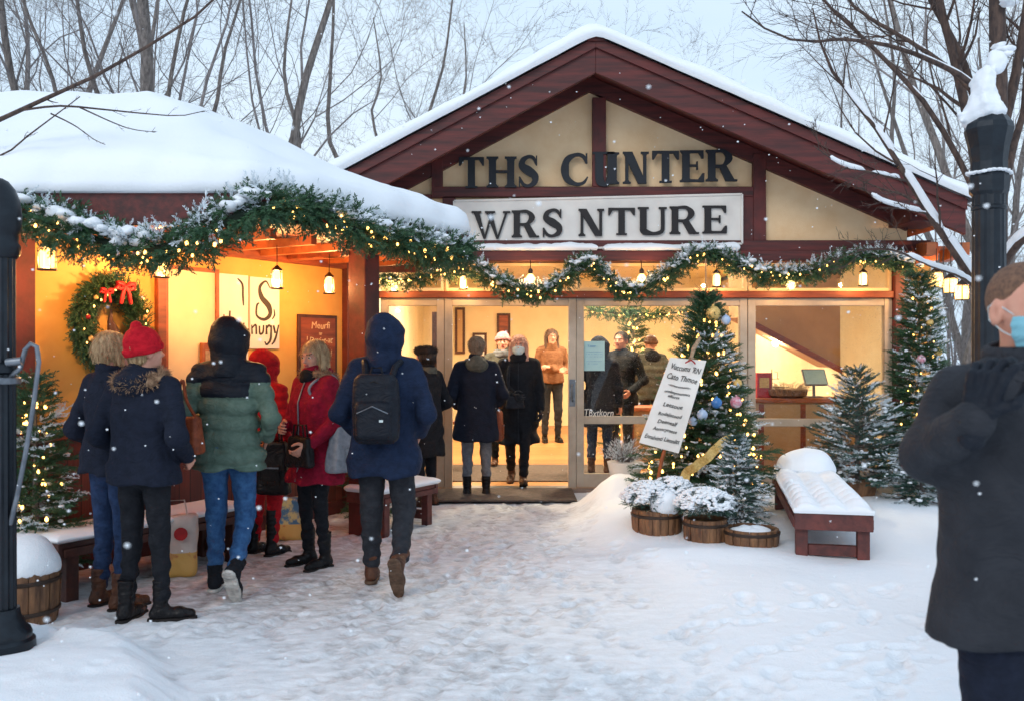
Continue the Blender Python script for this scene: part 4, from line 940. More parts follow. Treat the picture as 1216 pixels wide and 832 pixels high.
# small snowy tree beside the planters
s1_ = conifer(Vector((at(878,0,7.5).x, 7.62, .02)), .80, .25, 'small snow dusted fir standing in front of the big lit tree', 'fir_tree', 'fir tree', 'needle_blue', 0, 24, 1.1, seed=8, per=12, frost=.42, ssc=.72, shape=.8, trunk=.014, bottom=.2)
s2_ = conifer(gz(at(1018,0,9.3).x, 9.3), 1.22, .56, 'wide snow dusted spruce in a pot to the right of the snowy bench', 'fir_tree', 'fir tree', 'needle_blue', 0, 22, 1.0, seed=12, per=11, frost=.30, ssc=.95, shape=.75, droop=.02, bottom=.12)
MB().lathe([(.16,-.02),(.20,.13),(.21,.16),(.19,.16)], n=20).build('pot', 'barrelwood', s2_, smooth=True)
s3_ = conifer(gz(at(1092,0,9.55).x, 9.55), 2.2, .34, 'tall narrow lit snowy tree by the red corner post', m='needle', nb=60, whorls=44, snow=1.0, seed=15, per=13, frost=.10, ssc=1.1, shape=.6, droop=.2, bottom=.08)
ornaments(s3_, [((-.08,-.22,1.35),.045,'orn_pink'),((.10,-.2,1.42),.04,'gold'),((.03,-.17,1.72),.035,'gold')])
s4_ = conifer(gz(at(1098,0,8.9).x, 8.95), .55, .34, 'low snowy spruce bush at the foot of the tall narrow tree', 'fir_bush', 'bush', 'needle_blue', 0, 12, 1.1, seed=18, per=11, frost=.3, shape=.7, ssc=.9, bottom=.1)
lt_ = conifer(gz(-3.06, 5.95), 1.36, .27, 'small lit Christmas tree at the left end of the kiosk wall', m='needle', nb=46, whorls=26, snow=.3, seed=21, per=10, frost=-.05, shape=.7, bottom=.14)
MB().lathe([(.10,0),(.14,.17),(.15,.2),(.13,.2)], n=18).build('pot', 'barrelwood', lt_, smooth=True)
it_ = conifer(Vector((at(752,0,14.5).x,14.5,.03)), 2.18, .48, 'lit Christmas tree inside the building behind the dark haired man', nb=90, whorls=26, snow=0, seed=25, per=9, frost=-1, shape=.85, lights_r=.017, ssc=1.3)
it2 = conifer(KT @ Vector((1.9,-.35,.0)), 1.33, .2, 'slim little fir just beside the brown board, behind the kiosk post', 'fir_tree', 'fir tree', 'needle', 12, 20, .0, seed=28, per=8, frost=-1, shape=.7)
# twiggy bush in a white pot
tb = empty('twig_bush', gz(at(742,0,9.35).x, 9.35), 0, 'frosted twiggy bush in a pale pot under the paper notice window', 'bush')
MB().lathe([(.13,0),(.17,.20),(.18,.24),(.15,.24)], n=18).build('pot', 'paper', tb, smooth=True)
n = 130; a = rng.uniform(0,6.28,n); el = rng.uniform(.25,1.3,n); mb = MB(); P_ = []; D_ = []
for k in range(n):
    l = rng.uniform(.16,.30); d = Vector((math.cos(a[k])*math.cos(el[k]), math.sin(a[k])*math.cos(el[k]), math.sin(el[k]))); mb.tube([(0,0,.22),Vector((0,0,.22))+d*l*.5,Vector((0,0,.22))+d*l+Vector((0,0,.02))], [.004,.003,.0015], n=3)
    for q in (.5,.7,.9): P_.append(Vector((0,0,.22))+d*l*q); D_.append(d+Vector(rng.normal(0,.5,3)))
mb.build('twigs', 'twig', tb); greens('frosted_sprigs', np.array(P_), np.array(D_), rng.uniform(.25,.45,len(P_)), tb, 'needle_snow')

# ================================================================ barrels and planters
def barrel(loc, r, h, label, name='barrel_planter', group='half barrel planters in the snow', hoops=2, stub=14):
    t = empty(name, loc, 0, label, 'planter', group); mb = MB(); n = 20; vs = []; fs = []
    for k in range(n):
        a0 = 2*PI*(k+.03)/n; a1 = 2*PI*(k+.97)/n; am = (a0+a1)/2; dr = .002*((k*7)%3)
        rows = [(.93,0),(1.0,.35),(1.03,.7),(1.0,1.0)]
        for rr, zz in rows:
            for a, q in ((a0,0),(am,.003),(a1,0)): vs.append(((r*rr+dr+q)*math.cos(a), (r*rr+dr+q)*math.sin(a), h*zz))
        b = len(vs)-12
        for j in range(3):
            for i in range(2): fs.append((b+j*3+i, b+j*3+i+1, b+j*3+3+i+1, b+j*3+3+i))
        for a in (a0,am,a1): vs.append((r*.88*math.cos(a), r*.88*math.sin(a), h))
        b2_ = len(vs)-3
        for i in range(2): fs.append((b+9+i, b+9+i+1, b2_+i+1, b2_+i))
        for a in (a0,am,a1): vs.append((r*.88*math.cos(a), r*.88*math.sin(a), h*.6))
        for i in range(2): fs.append((b2_+i, b2_+i+1, b2_+3+i+1, b2_+3+i))
    mb.add(vs, fs); mb.lathe([(r*.90,.02),(r*.90,h*.8)], n=n); mb.build('staves', 'barrelwood', t)
    for k in range(hoops):
        z = h*(.2+.58*k/max(hoops-1,1)); rr = r*(1.0+.03*k)+.004; MB().lathe([(rr,z),(rr+.004,z+.003),(rr+.006,z+.02),(rr+.002,z+.024)], n=28).build('hoop', 'iron', t, smooth=True)
    return t
def shrub(parent, c, R, n0=420, frost=.5, flat=.72, name='foliage'):
    n = int(n0*1.9); th = rng.uniform(0,2*PI,n); ph = np.arccos(rng.uniform(-.25,1,n)); d = np.stack([np.sin(ph)*np.cos(th), np.sin(ph)*np.sin(th), np.cos(ph)*flat],1); C = np.array(c)+d*R*rng.uniform(.55,.95,n)[:,None]
    fr = (rng.random(n) < frost) & (d[:,2] > .0)
    greens('foliage', C[~fr], d[~fr]+rng.normal(0,.35,(n,3))[~fr], rng.uniform(.24,.42,(~fr).sum()), parent, 'needle_blue'); greens('frosted_sprigs', C[fr], d[fr]+rng.normal(0,.35,(fr.sum(),3)), rng.uniform(.24,.42,fr.sum()), parent, 'needle_snow')
    m = int(n*.85); th = rng.uniform(0,2*PI,m); ph = np.arccos(rng.uniform(.12,1,m)); d = np.stack([np.sin(ph)*np.cos(th), np.sin(ph)*np.sin(th), np.cos(ph)*flat],1)
    s_ = wob(d[:,0],d[:,1],d[:,2],4,2,int(R*1000)) > -.45; clumps('snow', (np.array(c)+d*R*rng.uniform(.98,1.1,m)[:,None])[s_], rng.uniform(.009,.022,m)[s_], parent)
b1 = barrel(Vector((at(780,0,7.6).x, 7.6, -.01)), .20, .27, 'leftmost half barrel in front of the big tree, holding two snowy shrubs')
shrub(b1, (-.07,-.02,.33), .21, 620); shrub(b1, (.14,.1,.38), .17, 400)
V, Q = nets(lambda X,Y,Z: ell(X,Y,Z,(.04,-.14,.33),(.125,.09,.105))+.008*wob(X,Y,Z,14,2,3), (-.15,-.3,.15), (.25,.05,.5), .012); mesh_np('snow_heap', V, Q, 'snow', b1)
b2 = barrel(Vector((at(838,0,7.3).x, 7.32, -.01)), .165, .24, 'middle half barrel in front of the big tree, holding one domed snowy shrub')
shrub(b2, (0,0,.32), .22, 760, flat=.66)
b3 = barrel(Vector((at(892,0,7.2).x, 7.2, -.01)), .205, .185, 'rightmost and lowest half barrel, filled level with snow')
def disc_snow(parent, r, z, dome=.03, name='snow'):
    V = []; Q = []; nr, na = 8, 28
    for i in range(nr+1):
        for k in range(na):
            rr = r*i/nr; a = 2*PI*k/na; e = 1-(i/nr)**4; V.append((rr*math.cos(a), rr*math.sin(a), z-.02+(dome+.02)*e+.008*math.sin(5*a+i)*e))
    for i in range(nr):
        for k in range(na): Q.append((i*na+k, i*na+(k+1)%na, (i+1)*na+(k+1)%na, (i+1)*na+k))
    return mesh_np(name, V, Q, 'snow', parent)
disc_snow(b3, .185, .165, .025)
b4 = barrel(gz(-2.80, 5.3), .19, .30, 'barrel with a tall cap of snow beside the left lamp post', name='snow_barrel', group=None, hoops=2)
V, Q = nets(lambda X,Y,Z: smax(ell(X,Y,Z,(0,0,.30),(.205,.20,.20)), .27-Z, .02)+.010*wob(X,Y,Z,7,3,5), (-.26,-.26,.2), (.26,.26,.55), .014); mesh_np('snow_cap', V, Q, 'snow', b4)

# ================================================================ benches
def bench(loc, rzv, w, l, h, label, m='benchwood', snow=.09, legs=2, quilt=False, apron=.11, leg=.085, group='snow covered wooden benches', seedb=2, inset_=.09):
    t = empty('bench', loc, rzv, label, 'bench', group)
    mb = MB(); k = 5 if w > .45 else 4; g = .012; bw = (w-(k-1)*g)/k
    for i in range(k): MB().box(-w/2+i*(bw+g), -w/2+i*(bw+g)+bw, 0, l, h-.035, h).build('seat_board', m, t, bevel=.003)
    MB().box(-w/2-.012, w/2+.012, -.035, -.002, h-apron-.01, h+.002).build('apron', m, t, bevel=.004); MB().box(-w/2-.012, w/2+.012, l+.002, l+.035, h-apron-.01, h+.002).build('apron', m, t, bevel=.004)
    for sx in (-1,1): MB().box(sx*w/2-.02, sx*w/2+.02, .0, l, h-apron, h-.037).build('rail', m, t, bevel=.004)
    for y in (inset_*.3, l-inset_*.3-leg):
        for sx in (-1,1): MB().box(sx*(w/2-.045)-leg/2, sx*(w/2-.045)+leg/2, y, y+leg, -.12, h-.037).build('leg', m, t, bevel=.004)
        MB().box(-w/2+.09, w/2-.09, y+.02, y+leg-.02, .05, .13).build('stretcher', m, t, bevel=.004)
    return t
bq = bench(Vector((2.33, 6.72, .0)), -math.atan2(.45,2.15), .52, 2.2, .37, 'long dark red bench right of the barrels, under thick quilted looking snow')
o = snow_sheet('snow', (-.275,-.045,.372), (.55,0,0), (0,2.27,0), .085, bq, edge=.05, res=.022, amp=.12, bulge=.015, seed=4)
co_ = np.empty(len(o.data.vertices)*3, dtype=np.float32); o.data.vertices.foreach_get('co', co_); c3 = co_.reshape(-1,3)
dent = np.abs(np.sin((c3[:,0]/.55+.5)*PI*3))**.6*(.25+.75*np.abs(np.sin(c3[:,1]*PI/.21+c3[:,0]*.8))**.5); c3[:,2] += np.where(c3[:,2] > .415, .075*(dent-.75)*(.8+.4*np.sin(c3[:,1]*3)), 0); o.data.vertices.foreach_set('co', c3.ravel()); o.data.update()
V, Q = nets(lambda X,Y,Z: smax(ell(X,Y,Z,(.01,1.95,.44),(.26,.20,.20)), .42-Z, .03)+.022*wob(X,Y,Z,4,3,5), (-.32,1.65,.4), (.32,2.2,.8), .016); mesh_np('snow_mound', V, Q, 'snow_smooth', bq)
ba = -math.atan2(KU.x,KU.y)
bl = bench(gz(-2.93, 5.78), ba, .42, 1.45, .37, 'low dark bench with a thin snow cover along the kiosk wall, behind the couple', 'darkwood', group='snow covered wooden benches', apron=.09)
snow_sheet('snow', (-.215,-.03,.372), (.43,0,0), (0,1.5,0), .045, bl, edge=.03, res=.03, amp=.3, seed=6)
bs = bench(gz(-1.22, 7.78), ba, .36, .72, .36, 'short snow topped bench by the kiosk post, behind the woman in burgundy', 'benchwood', group='snow covered wooden benches', apron=.08, leg=.07)
snow_sheet('snow', (-.19,-.03,.362), (.38,0,0), (0,.78,0), .06, bs, edge=.04, res=.03, amp=.25, seed=7)

# ================================================================ lamp posts
lp = empty('lamp_post', Vector((-2.61, 4.72, -.02)), 0, 'dark iron post with a domed cap and stepped base at the left edge', 'lamp post')
MB().lathe([(.165,0),(.168,.035),(.165,.095),(.150,.11),(.150,.13),(.142,.15),(.120,.17),(.112,.20),(.098,.215),(.092,.26)], n=28).build('base', 'blackmetal', lp, smooth=True)
mb = MB(); vs = []; n = 32; fs = []
for j, z in enumerate((.24,2.05)):
    for k in range(n): a = 2*PI*k/n; r = (.078 if k%2 else .071)*(1-.06*j); vs.append((r*math.cos(a), r*math.sin(a), z))
for k in range(n): fs.append((k,(k+1)%n,n+(k+1)%n,n+k))
mb.add(vs, fs); mb.build('shaft', 'blackmetal', lp)
MB().lathe([(.082,2.04),(.095,2.06),(.097,2.10),(.085,2.12),(.088,2.16),(.10,2.18),(.102,2.26),(.094,2.33),(.072,2.39),(.04,2.43),(.012,2.445)], n=28).build('domed_cap', 'blackmetal', lp, smooth=True)
MB().lathe([(.078,1.45),(.092,1.46),(.092,1.50),(.078,1.51)], n=24).build('collar', 'blackmetal', lp, smooth=True)
mb = MB(); pr = lambda px,py,d: at(px,py,d)-Vector(lp.location)
mb.tube([pr(10,448,4.70),pr(24,437,4.68),pr(30,415,4.66),pr(36,408,4.66),pr(44,412,4.66),pr(46,430,4.66),pr(40,480,4.66),pr(30,540,4.67),pr(20,590,4.68),pr(12,622,4.70)], .0125, n=10); mb.build('crook_bar', 'greymetal', lp, smooth=True)
mb = MB(); mb.lathe([(.095,1.40),(.10,1.405),(.10,1.43),(.095,1.435)], n=20); mb.build('bracket_clamp', 'greymetal', lp, smooth=True)
MB().tube([pr(8,430,4.66),pr(26,428,4.66)], .02, n=10).build('bracket_arm', 'greymetal', lp, smooth=True)
rp = empty('lamp_post', gz(2.60, 5.05), 0, 'tall black post with a flared snow laden head behind the masked man', 'lamp post')
MB().lathe([(.17,0),(.17,.1),(.15,.13),(.12,.25),(.10,.3),(.090,.4)], n=28).build('base', 'blackmetal', rp, smooth=True)
mb = MB(); vs = []; fs = []
for j, z in enumerate((.38,2.38)):
    for k in range(n): a = 2*PI*k/n; r = (.090 if k%2 else .086)*(1-.06*j); vs.append((r*math.cos(a), r*math.sin(a), z))
for k in range(n): fs.append((k,(k+1)%n,n+(k+1)%n,n+k))
mb.add(vs, fs); mb.build('shaft', 'blackmetal', rp)
MB().lathe([(.084,2.28),(.090,2.285),(.090,2.30),(.084,2.305)], n=28).build('collar', 'blackmetal', rp, smooth=True)
MB().lathe([(.084,2.36),(.10,2.38),(.103,2.46),(.095,2.48),(.092,2.54),(.102,2.62),(.122,2.70),(.126,2.72),(.118,2.75),(.09,2.79),(.05,2.82)], n=10).build('flared_head', 'blackmetal', rp, smooth=False)
V, Q = nets(lambda X,Y,Z: smin(smin(ell(X,Y,Z,(-.05,-.02,2.82),(.10,.095,.075)), ell(X,Y,Z,(-.035,0,2.95),(.055,.065,.11)), .04), ell(X,Y,Z,(.02,.02,3.08),(.045,.05,.06)), .03)+.030*wob(X,Y,Z,12,3,9), (-.2,-.16,2.68), (.14,.16,3.26), .012); mesh_np('snow_cap', V, Q, 'snow', rp)
clumps('snow', [(.10*math.cos(a),.10*math.sin(a),2.485+.004*math.sin(a*3)) for a in np.linspace(0,2*PI,26)], [.017]*26, rp)

# ================================================================ signs
# kiosk panels
def wall_panel(px0, px1, py0, py1, th, m, name, label, cat, yoff=-.001):
    a, c = ks(px0), ks(px1); z1, z0 = kz((px0+px1)/2,py0), kz((px0+px1)/2,py1); o = KT @ Vector((a, yoff, z0)); t = empty(name, o, math.atan2(KU.y,KU.x), label, cat)
    MB().box(0, c-a, -th, 0, 0, z1-z0).build('board', m, t, bevel=.003); return t, c-a, z1-z0
def brush(t, strokes, w, h, th, m='ink', k=1.0):
    """painted brush strokes: each a list of (x,z,width) in fractions of the board"""
    for j, s in enumerate(strokes):
        mb = MB(); e = .0006*j; stroke(mb, [(p[0]*w, p[1]*h) for p in s], [p[2]*w*k for p in s], .0015+e, y=-th-.0018-e); mb.build('brush_letter', m, t)
t, w, h = wall_panel(258,293,326,440,.02,'signwhite','wall_sign','narrow pale pink panel lettered Healx, left of the big S','sign')
brush(t, [[(.16,.58,.04),(.15,.44,.06),(.13,.30,.05)],[(.36,.62,.05),(.34,.45,.06),(.36,.31,.06)],[(.15,.44,.04),(.35,.46,.04)],
 [(.55,.44,.03),(.46,.38,.07),(.48,.31,.06),(.56,.33,.03)],[(.70,.44,.04),(.62,.37,.07),(.66,.31,.06),(.74,.38,.04),(.76,.31,.05)],[(.83,.50,.04),(.82,.36,.06),(.87,.31,.04)],[(.90,.44,.04),(.99,.30,.05)],[(.99,.44,.04),(.89,.30,.05)],
 [(.62,.96,.02),(.78,.90,.05),(.80,.78,.05),(.82,.68,.02)]], w, h, .02)
t, w, h = wall_panel(295,330,330,414,.02,'signwhite','wall_sign','pale pink panel with a large brushed S over the word nurjy','sign')
brush(t, [[(.66,.86,.03),(.52,.95,.05),(.32,.86,.09),(.38,.72,.15),(.62,.60,.17),(.66,.48,.12),(.46,.41,.08),(.22,.46,.06),(.22,.60,.06),(.30,.64,.03)],[(.80,.56,.03),(.82,.48,.05),(.74,.42,.03)],
 [(.05,.33,.03),(.06,.20,.05)],[(.05,.28,.03),(.18,.33,.05),(.20,.20,.05)],[(.30,.32,.04),(.32,.21,.05),(.42,.23,.05),(.44,.33,.04)],[(.54,.33,.04),(.54,.20,.06)],[(.54,.28,.03),(.62,.33,.05),(.68,.31,.04)],[(.70,.33,.04),(.68,.14,.06),(.55,.06,.04),(.48,.10,.02)],[(.78,.33,.04),(.84,.22,.05)],[(.96,.34,.03),(.84,.14,.05),(.72,.06,.03)]], w, h, .02)
t, w, h = wall_panel(352,398,374,448,.025,'darkwood','chalk_board','brown framed menu board with pale hand lettering on the kiosk wall','sign')
MB().box(.03,w-.03,-.028,-.0255,.03,h-.03).build('board_face', 'brownwood', t)
TT = Matrix(((1,0,0,0),(0,0,1,-.030),(0,1,0,0),(0,0,0,1))); TT = Matrix(((1,0,0,0),(0,0,-1,-.0285),(0,1,0,0),(0,0,0,1)))
text_on([('Meurfi',w*.55,h*.78,.09,w*.46),('ur',w*.55,h*.68,.05,None),('! Deujet-at',w*.52,h*.55,.085,w*.66),('at',w*.55,h*.46,.05,None),('Yoncoued',w*.55,h*.33,.085,w*.56),('~ - ~',w*.6,h*.22,.05,None),('mour an',w*.56,h*.12,.06,w*.4)], t, TT, 'chalk', jit=.004)
# little wooden leaflet holder under the cream panel
hx = ks(243); t = empty('leaflet_box', KT @ Vector((hx,-.02,kz(243,445))), math.atan2(KU.y,KU.x), 'small carved wooden leaflet box on the kiosk wall beside the panels', 'box'); MB().box(-.07,.09,-.04,0,0,.26).build('box_body', 'orangewood', t, bevel=.005); MB().box(-.045,.065,-.044,-.041,.03,.2).build('box_face', 'burlap', t)
# tilted white sign on a stake
ts = empty('tilted_sign', gz(at(786,0,8.15).x, 8.15), 0, 'tall tilted white hand lettered sign on a stake before the big tree', 'sign')
dS = 8.05; q = [at(759,525,dS),at(806,538,dS+.0),at(839,428,dS+.12),at(796,424,dS+.12)]; q = [p-Vector(ts.location) for p in q]
nrm = (q[1]-q[0]).cross(q[3]-q[0]).normalized()
MB().prism(q, -nrm*.018).build('board', 'paper', ts, bevel=.003)
xA = (q[1]-q[0]).normalized(); yA = nrm.cross(xA).normalized(); nA = nrm
if nA.y > 0: nA = -nA
cen = (q[0]+q[1]+q[2]+q[3])/4; up_ = ((q[3]+q[2])/2-(q[0]+q[1])/2); Hs = up_.length; ya = up_.normalized(); xa = ((q[1]+q[2])/2-(q[0]+q[3])/2).normalized(); Wd = ((q[1]+q[2])/2-(q[0]+q[3])/2).length
TS = Matrix(((xa.x,ya.x,nA.x,0),(xa.y,ya.y,nA.y,0),(xa.z,ya.z,nA.z,0),(0,0,0,1))); TS.translation = cen+nA*.004-ya*Hs/2
text_on([("Vuccums 'RN",.0,Hs*.86,.075,Wd*.78),('Cato Thmoe',-.0,Hs*.75,.075,Wd*.80),('~mrnnrcnnuurn~',0,Hs*.675,.03,Wd*.6),('unnlmyrnunmrs',0,Hs*.60,.035,Wd*.66),('efforss',-.02,Hs*.555,.035,Wd*.3),('Leesoue',0,Hs*.45,.055,Wd*.5),('Rodsjistood',0,Hs*.35,.045,Wd*.6),('Deenealf',-.0,Hs*.265,.05,Wd*.5),('Aenncyraese',0,Hs*.185,.045,Wd*.62),('Ennalvinti Lienniltt',0,Hs*.08,.055,Wd*.9)], ts, TS, 'ink', jit=.003)
MB().tube([at(783,565,8.16)-Vector(ts.location)+Vector((-.03,0,-.12)),at(786,545,8.1)-Vector(ts.location),at(793,520,8.12)-Vector(ts.location)], [.016,.017,.015], n=8).build('stake', 'orangewood', ts, smooth=True)
mb = MB(); a_ = at(820,428,8.12)-Vector(ts.location); mb.tube([a_, a_+Vector((.03,.02,.10)), a_+Vector((.10,.08,.2))], [.012,.02,.015], n=7); mb.tube([a_+Vector((-.02,0,-.01)),a_+Vector((-.01,-.01,.03)),a_+Vector((.03,0,.02))], .008, n=6); mb.build('tie', 'burlap', ts, smooth=True)
ribbon([a_+Vector((-.05,-.02,-.02)),a_+Vector((0,-.025,.005)),a_+Vector((.04,-.02,-.03))], .012, 'red_thread', 'red', ts)
# paper notice and hand lettering on the window
pn = empty('paper_notice', (wx(706), DW+.04, wz(440)), 0, 'pale blue green printed notice taped inside the window by the door', 'notice')
w, h = wx(718)-wx(693), wz(405)-wz(440); MB().box(-w/2,w/2,-.002,.001,0,h).build('sheet', 'paperblue', pn)
TT = Matrix(((1,0,0,0),(0,0,-1,-.0035),(0,1,0,0),(0,0,0,1)))
text_on([('T iconr',-.03,h*.80,.032,w*.4),('--------------------',0,h*.62,.03,w*.78),('- --- -- ---- -- ---',0,h*.54,.03,w*.78),('-- ---- --- -- ---',0,h*.46,.03,w*.74),('-----------------',0,h*.30,.03,w*.72),('--- -- -----',-.02,h*.22,.03,w*.5)], pn, TT, 'orn_blue')
gl = empty('window_lettering', (wx(711), DW+.038, wz(494)), 0, 'white hand written word across the lower edge of the window by the door', 'lettering')
text_on([('TBxtkorn',0,.0,.115,wx(729)-wx(694))], gl, TT, 'paper', jit=.004); text_on([("'actkorqm|",0.02,-.045,.05,wx(727)-wx(697))], gl, TT, 'paper', jit=.004)
# doormat
dm = MB().box(-.98,.66,-.52,.30,.0,.018).build('doormat', 'mat', None, bevel=.004); dm.location = (.0,9.88,.024); tag(dm, 'dark grey doormat lying in front of the open doorway', 'doormat')

# ================================================================ bags on the ground
def sack(loc, w, d, h, label, name, mats, seed, lean=0, rzv=0, mi=None, cat='bag'):
    t = empty(name, loc, rzv, label, cat)
    f = lambda X,Y,Z: smax(rbox(X-lean*Z, Y, Z, (0,0,h*.5), (w/2*(1.06-.12*np.clip(Z/h,0,1)), d/2*(1.1-.5*np.clip(Z/h,0,1)), h*.5), .04)+.014*wob(X,Y,Z,8,3,seed), Z-h, .01)
    V, Q = nets(f, (-w,-d,-.02), (w,d,h+.03), .012); C = V[Q].mean(1); mesh_np('bag_body', V, Q, mats, t, True, mi(C) if mi else None); return t
M['bagwhite'] = mat('bagwhite', rgb(214,200,192), .45, rgb(190,170,160), 6, bump=.3, bscale=14, bdist=.02)
M['bagyellow'] = mat('bagyellow', rgb(206,160,84), .5, rgb(160,60,50), 9, bump=.3, bscale=14, bdist=.02, contrast=(.3,.42))
M['bagblue'] = mat('bagblue', rgb(70,110,140), .45, rgb(200,180,120), 9, bump=.3, bscale=14, bdist=.02, contrast=(.42,.5))
t = sack(gz(at(208,0,6.35).x, 6.38), .25, .17, .43, 'white plastic shopping bag with red print and yellow base on the snow', 'shopping_bag', ['bagwhite','bagyellow'], 3, .05, .3, lambda C: (C[:,2] < .17).astype(int))
MB().lathe([(.001,0),(.045,0.0),(.045,.004),(.001,.004)], n=14).build('printed_spot', 'red', t).matrix_local = Matrix.Translation((.03,-.088,.30)) @ Matrix.Rotation(PI/2,4,'X')
mb = MB(); mb.tube([(-.06,-.02,.42),(-.05,-.02,.52),(.05,-.02,.52),(.07,-.02,.42)], .006, n=6); mb.build('handle', 'bagwhite', t, smooth=True)
t = sack(gz(at(342,0,7.7).x, 7.72), .34, .24, .34, 'round bulging patterned bag in blue and yellow behind the woman in burgundy', 'patterned_bag', ['bagblue','bagyellow'], 8, 0, .2, lambda C: ((C[:,2] < .13)).astype(int))
# ================================================================ bare trees
def tubes_np(P, R, k=4):
    """P (n,m,3), R (n,m) -> verts, quads"""
    n, m = P.shape[:2]; T = np.gradient(P, axis=1); T /= np.linalg.norm(T,axis=2,keepdims=True)+1e-9
    ref = np.where(np.abs(T[:,:1,2:3]) > .8, np.array([[[1.,0,0]]]), np.array([[[0,0,1.]]])); X = np.cross(T, np.broadcast_to(ref, T.shape)); X /= np.linalg.norm(X,axis=2,keepdims=True)+1e-9; Y = np.cross(T, X)
    a = np.arange(k)*2*PI/k; V = P[:,:,None,:]+R[:,:,None,None]*(X[:,:,None,:]*np.cos(a)[None,None,:,None]+Y[:,:,None,:]*np.sin(a)[None,None,:,None])
    idx = np.arange(n*m*k).reshape(n,m,k); i2 = np.roll(idx,-1,2)
    Q = np.stack([idx[:,:-1], i2[:,:-1], i2[:,1:], idx[:,1:]], -1).reshape(-1,4)
    return V.reshape(-1,3), Q
def children(P, R, L, per, r, ang=(.45,.95), lf=(.38,.62), rf=.55, m=6, wander=.12, trop=.10, tmin=.25, minr=.003):
    n = P.shape[0]; M_ = P.shape[1]; i = np.repeat(np.arange(n), per); c = len(i); t = r.uniform(tmin, .98, c)*(M_-1); j = np.floor(t).astype(int).clip(0, M_-2); f = (t-j)[:,None]
    S = P[i,j]*(1-f)+P[i,j+1]*f; T = P[i,j+1]-P[i,j]; T /= np.linalg.norm(T,axis=1)[:,None]+1e-9
    q = r.normal(size=(c,3)); q -= (q*T).sum(1)[:,None]*T; q /= np.linalg.norm(q,axis=1)[:,None]+1e-9; a = r.uniform(*ang, c)[:,None]
    D = T*np.cos(a)+q*np.sin(a); Lc = L[i]*r.uniform(*lf, c)*(1.15-.45*t/(M_-1)); r0 = np.maximum((R[i,j]*(1-f[:,0])+R[i,j+1]*f[:,0])*rf*r.uniform(.7,1,c), minr)
    out = [S]; d = D
    for k in range(m-1):
        d = d+r.normal(0, wander, (c,3)); d[:,2] += trop; d /= np.linalg.norm(d,axis=1)[:,None]; out.append(out[-1]+d*(Lc/(m-1))[:,None])
    Pn = np.stack(out, 1); Rn = r0[:,None]*np.linspace(1,.28,m)[None]
    return Pn, Rn, Lc
def resample(pts, m):
    G = path_pts(pts, .05); i = np.linspace(0, len(G)-1, m); j = np.floor(i).astype(int).clip(0,len(G)-2); f = (i-j)[:,None]; return G[j]*(1-f)+G[j+1]*f
def make_tree(seed, H=11, stems=3, r0=.17, levels=((9,),(7,),(6,),(5,)), spread=.22, minr=.003, k=(7,5,3,3,3)):
    r = np.random.default_rng(seed); P = []; 
    for s in range(stems):
        a = 2*PI*s/stems+r.uniform(0,1); sp = spread*r.uniform(.6,1.3) if stems > 1 else .03; fork = r.uniform(.6,2.2) if stems > 1 else 0
        pts = [(0,0,-.4),(0,0,fork*.5+.01)]
        wx_ = wy_ = 0
        for q in (.12,.25,.38,.5,.65,.8,1.0): z = fork+(H-fork)*q*r.uniform(.97,1.02); wx_ += r.normal()*.16; wy_ += r.normal()*.16; pts.append((math.cos(a)*sp*z+wx_, math.sin(a)*sp*z+wy_, z))
        P.append(resample(pts, 22))
    P = np.array(P); R = r0*r.uniform(.75,1.05,(stems,1))*np.linspace(1,.12,22)[None]**.85; L = np.full(stems, H*.62)
    trunk = tubes_np(P, R, 9); parts = []; cur = (P, R, L)
    for i, (per,) in enumerate(levels):
        cur = children(*cur, per, r, ang=(.35,.75) if i == 0 else (.4,1.0), lf=(.40,.66) if i else (.45,.75), rf=.52 if i else .42, trop=.09 if i == 0 else .025, wander=.19, tmin=.22 if i == 0 else .2, minr=minr)
        parts.append(tubes_np(cur[0], cur[1], k[i+1]))
    return trunk, join_bakes(parts)
GT = 'bare trees standing behind the buildings'
protos = []
for sd, st_, H, r0, lv in ((11,3,10.5,.16,((7,),(6,),(5,),(4,))),(12,2,11,.115,((9,),(6,),(5,),(4,))),(13,1,10,.11,((15,),(6,),(5,),(4,))),(14,4,9,.085,((6,),(6,),(5,),(4,)))):
    tr, cr_ = make_tree(sd, H, st_, r0, lv); e = empty('bare_tree', (0,0,-50), 0, 'x', 'tree', GT); mesh_np('trunk', *tr, 'bark', e); mesh_np('crown', *cr_, 'twig', e); protos.append(e)
used = set()
def put_tree(k, px, d, s, rzv, label, thin=1.0):
    src = protos[k]
    if k not in used: t = src; used.add(k)
    else:
        t = src.copy(); COL.objects.link(t)
        for ch in list(src.children): c = ch.copy(); COL.objects.link(c); c.parent = t
    t.location = ((px-CX)/F*d, d, gh((px-CX)/F*d, d)-.05); t.scale = (s*thin,s*thin,s); t.rotation_euler = (0,0,rzv); t['label'] = label
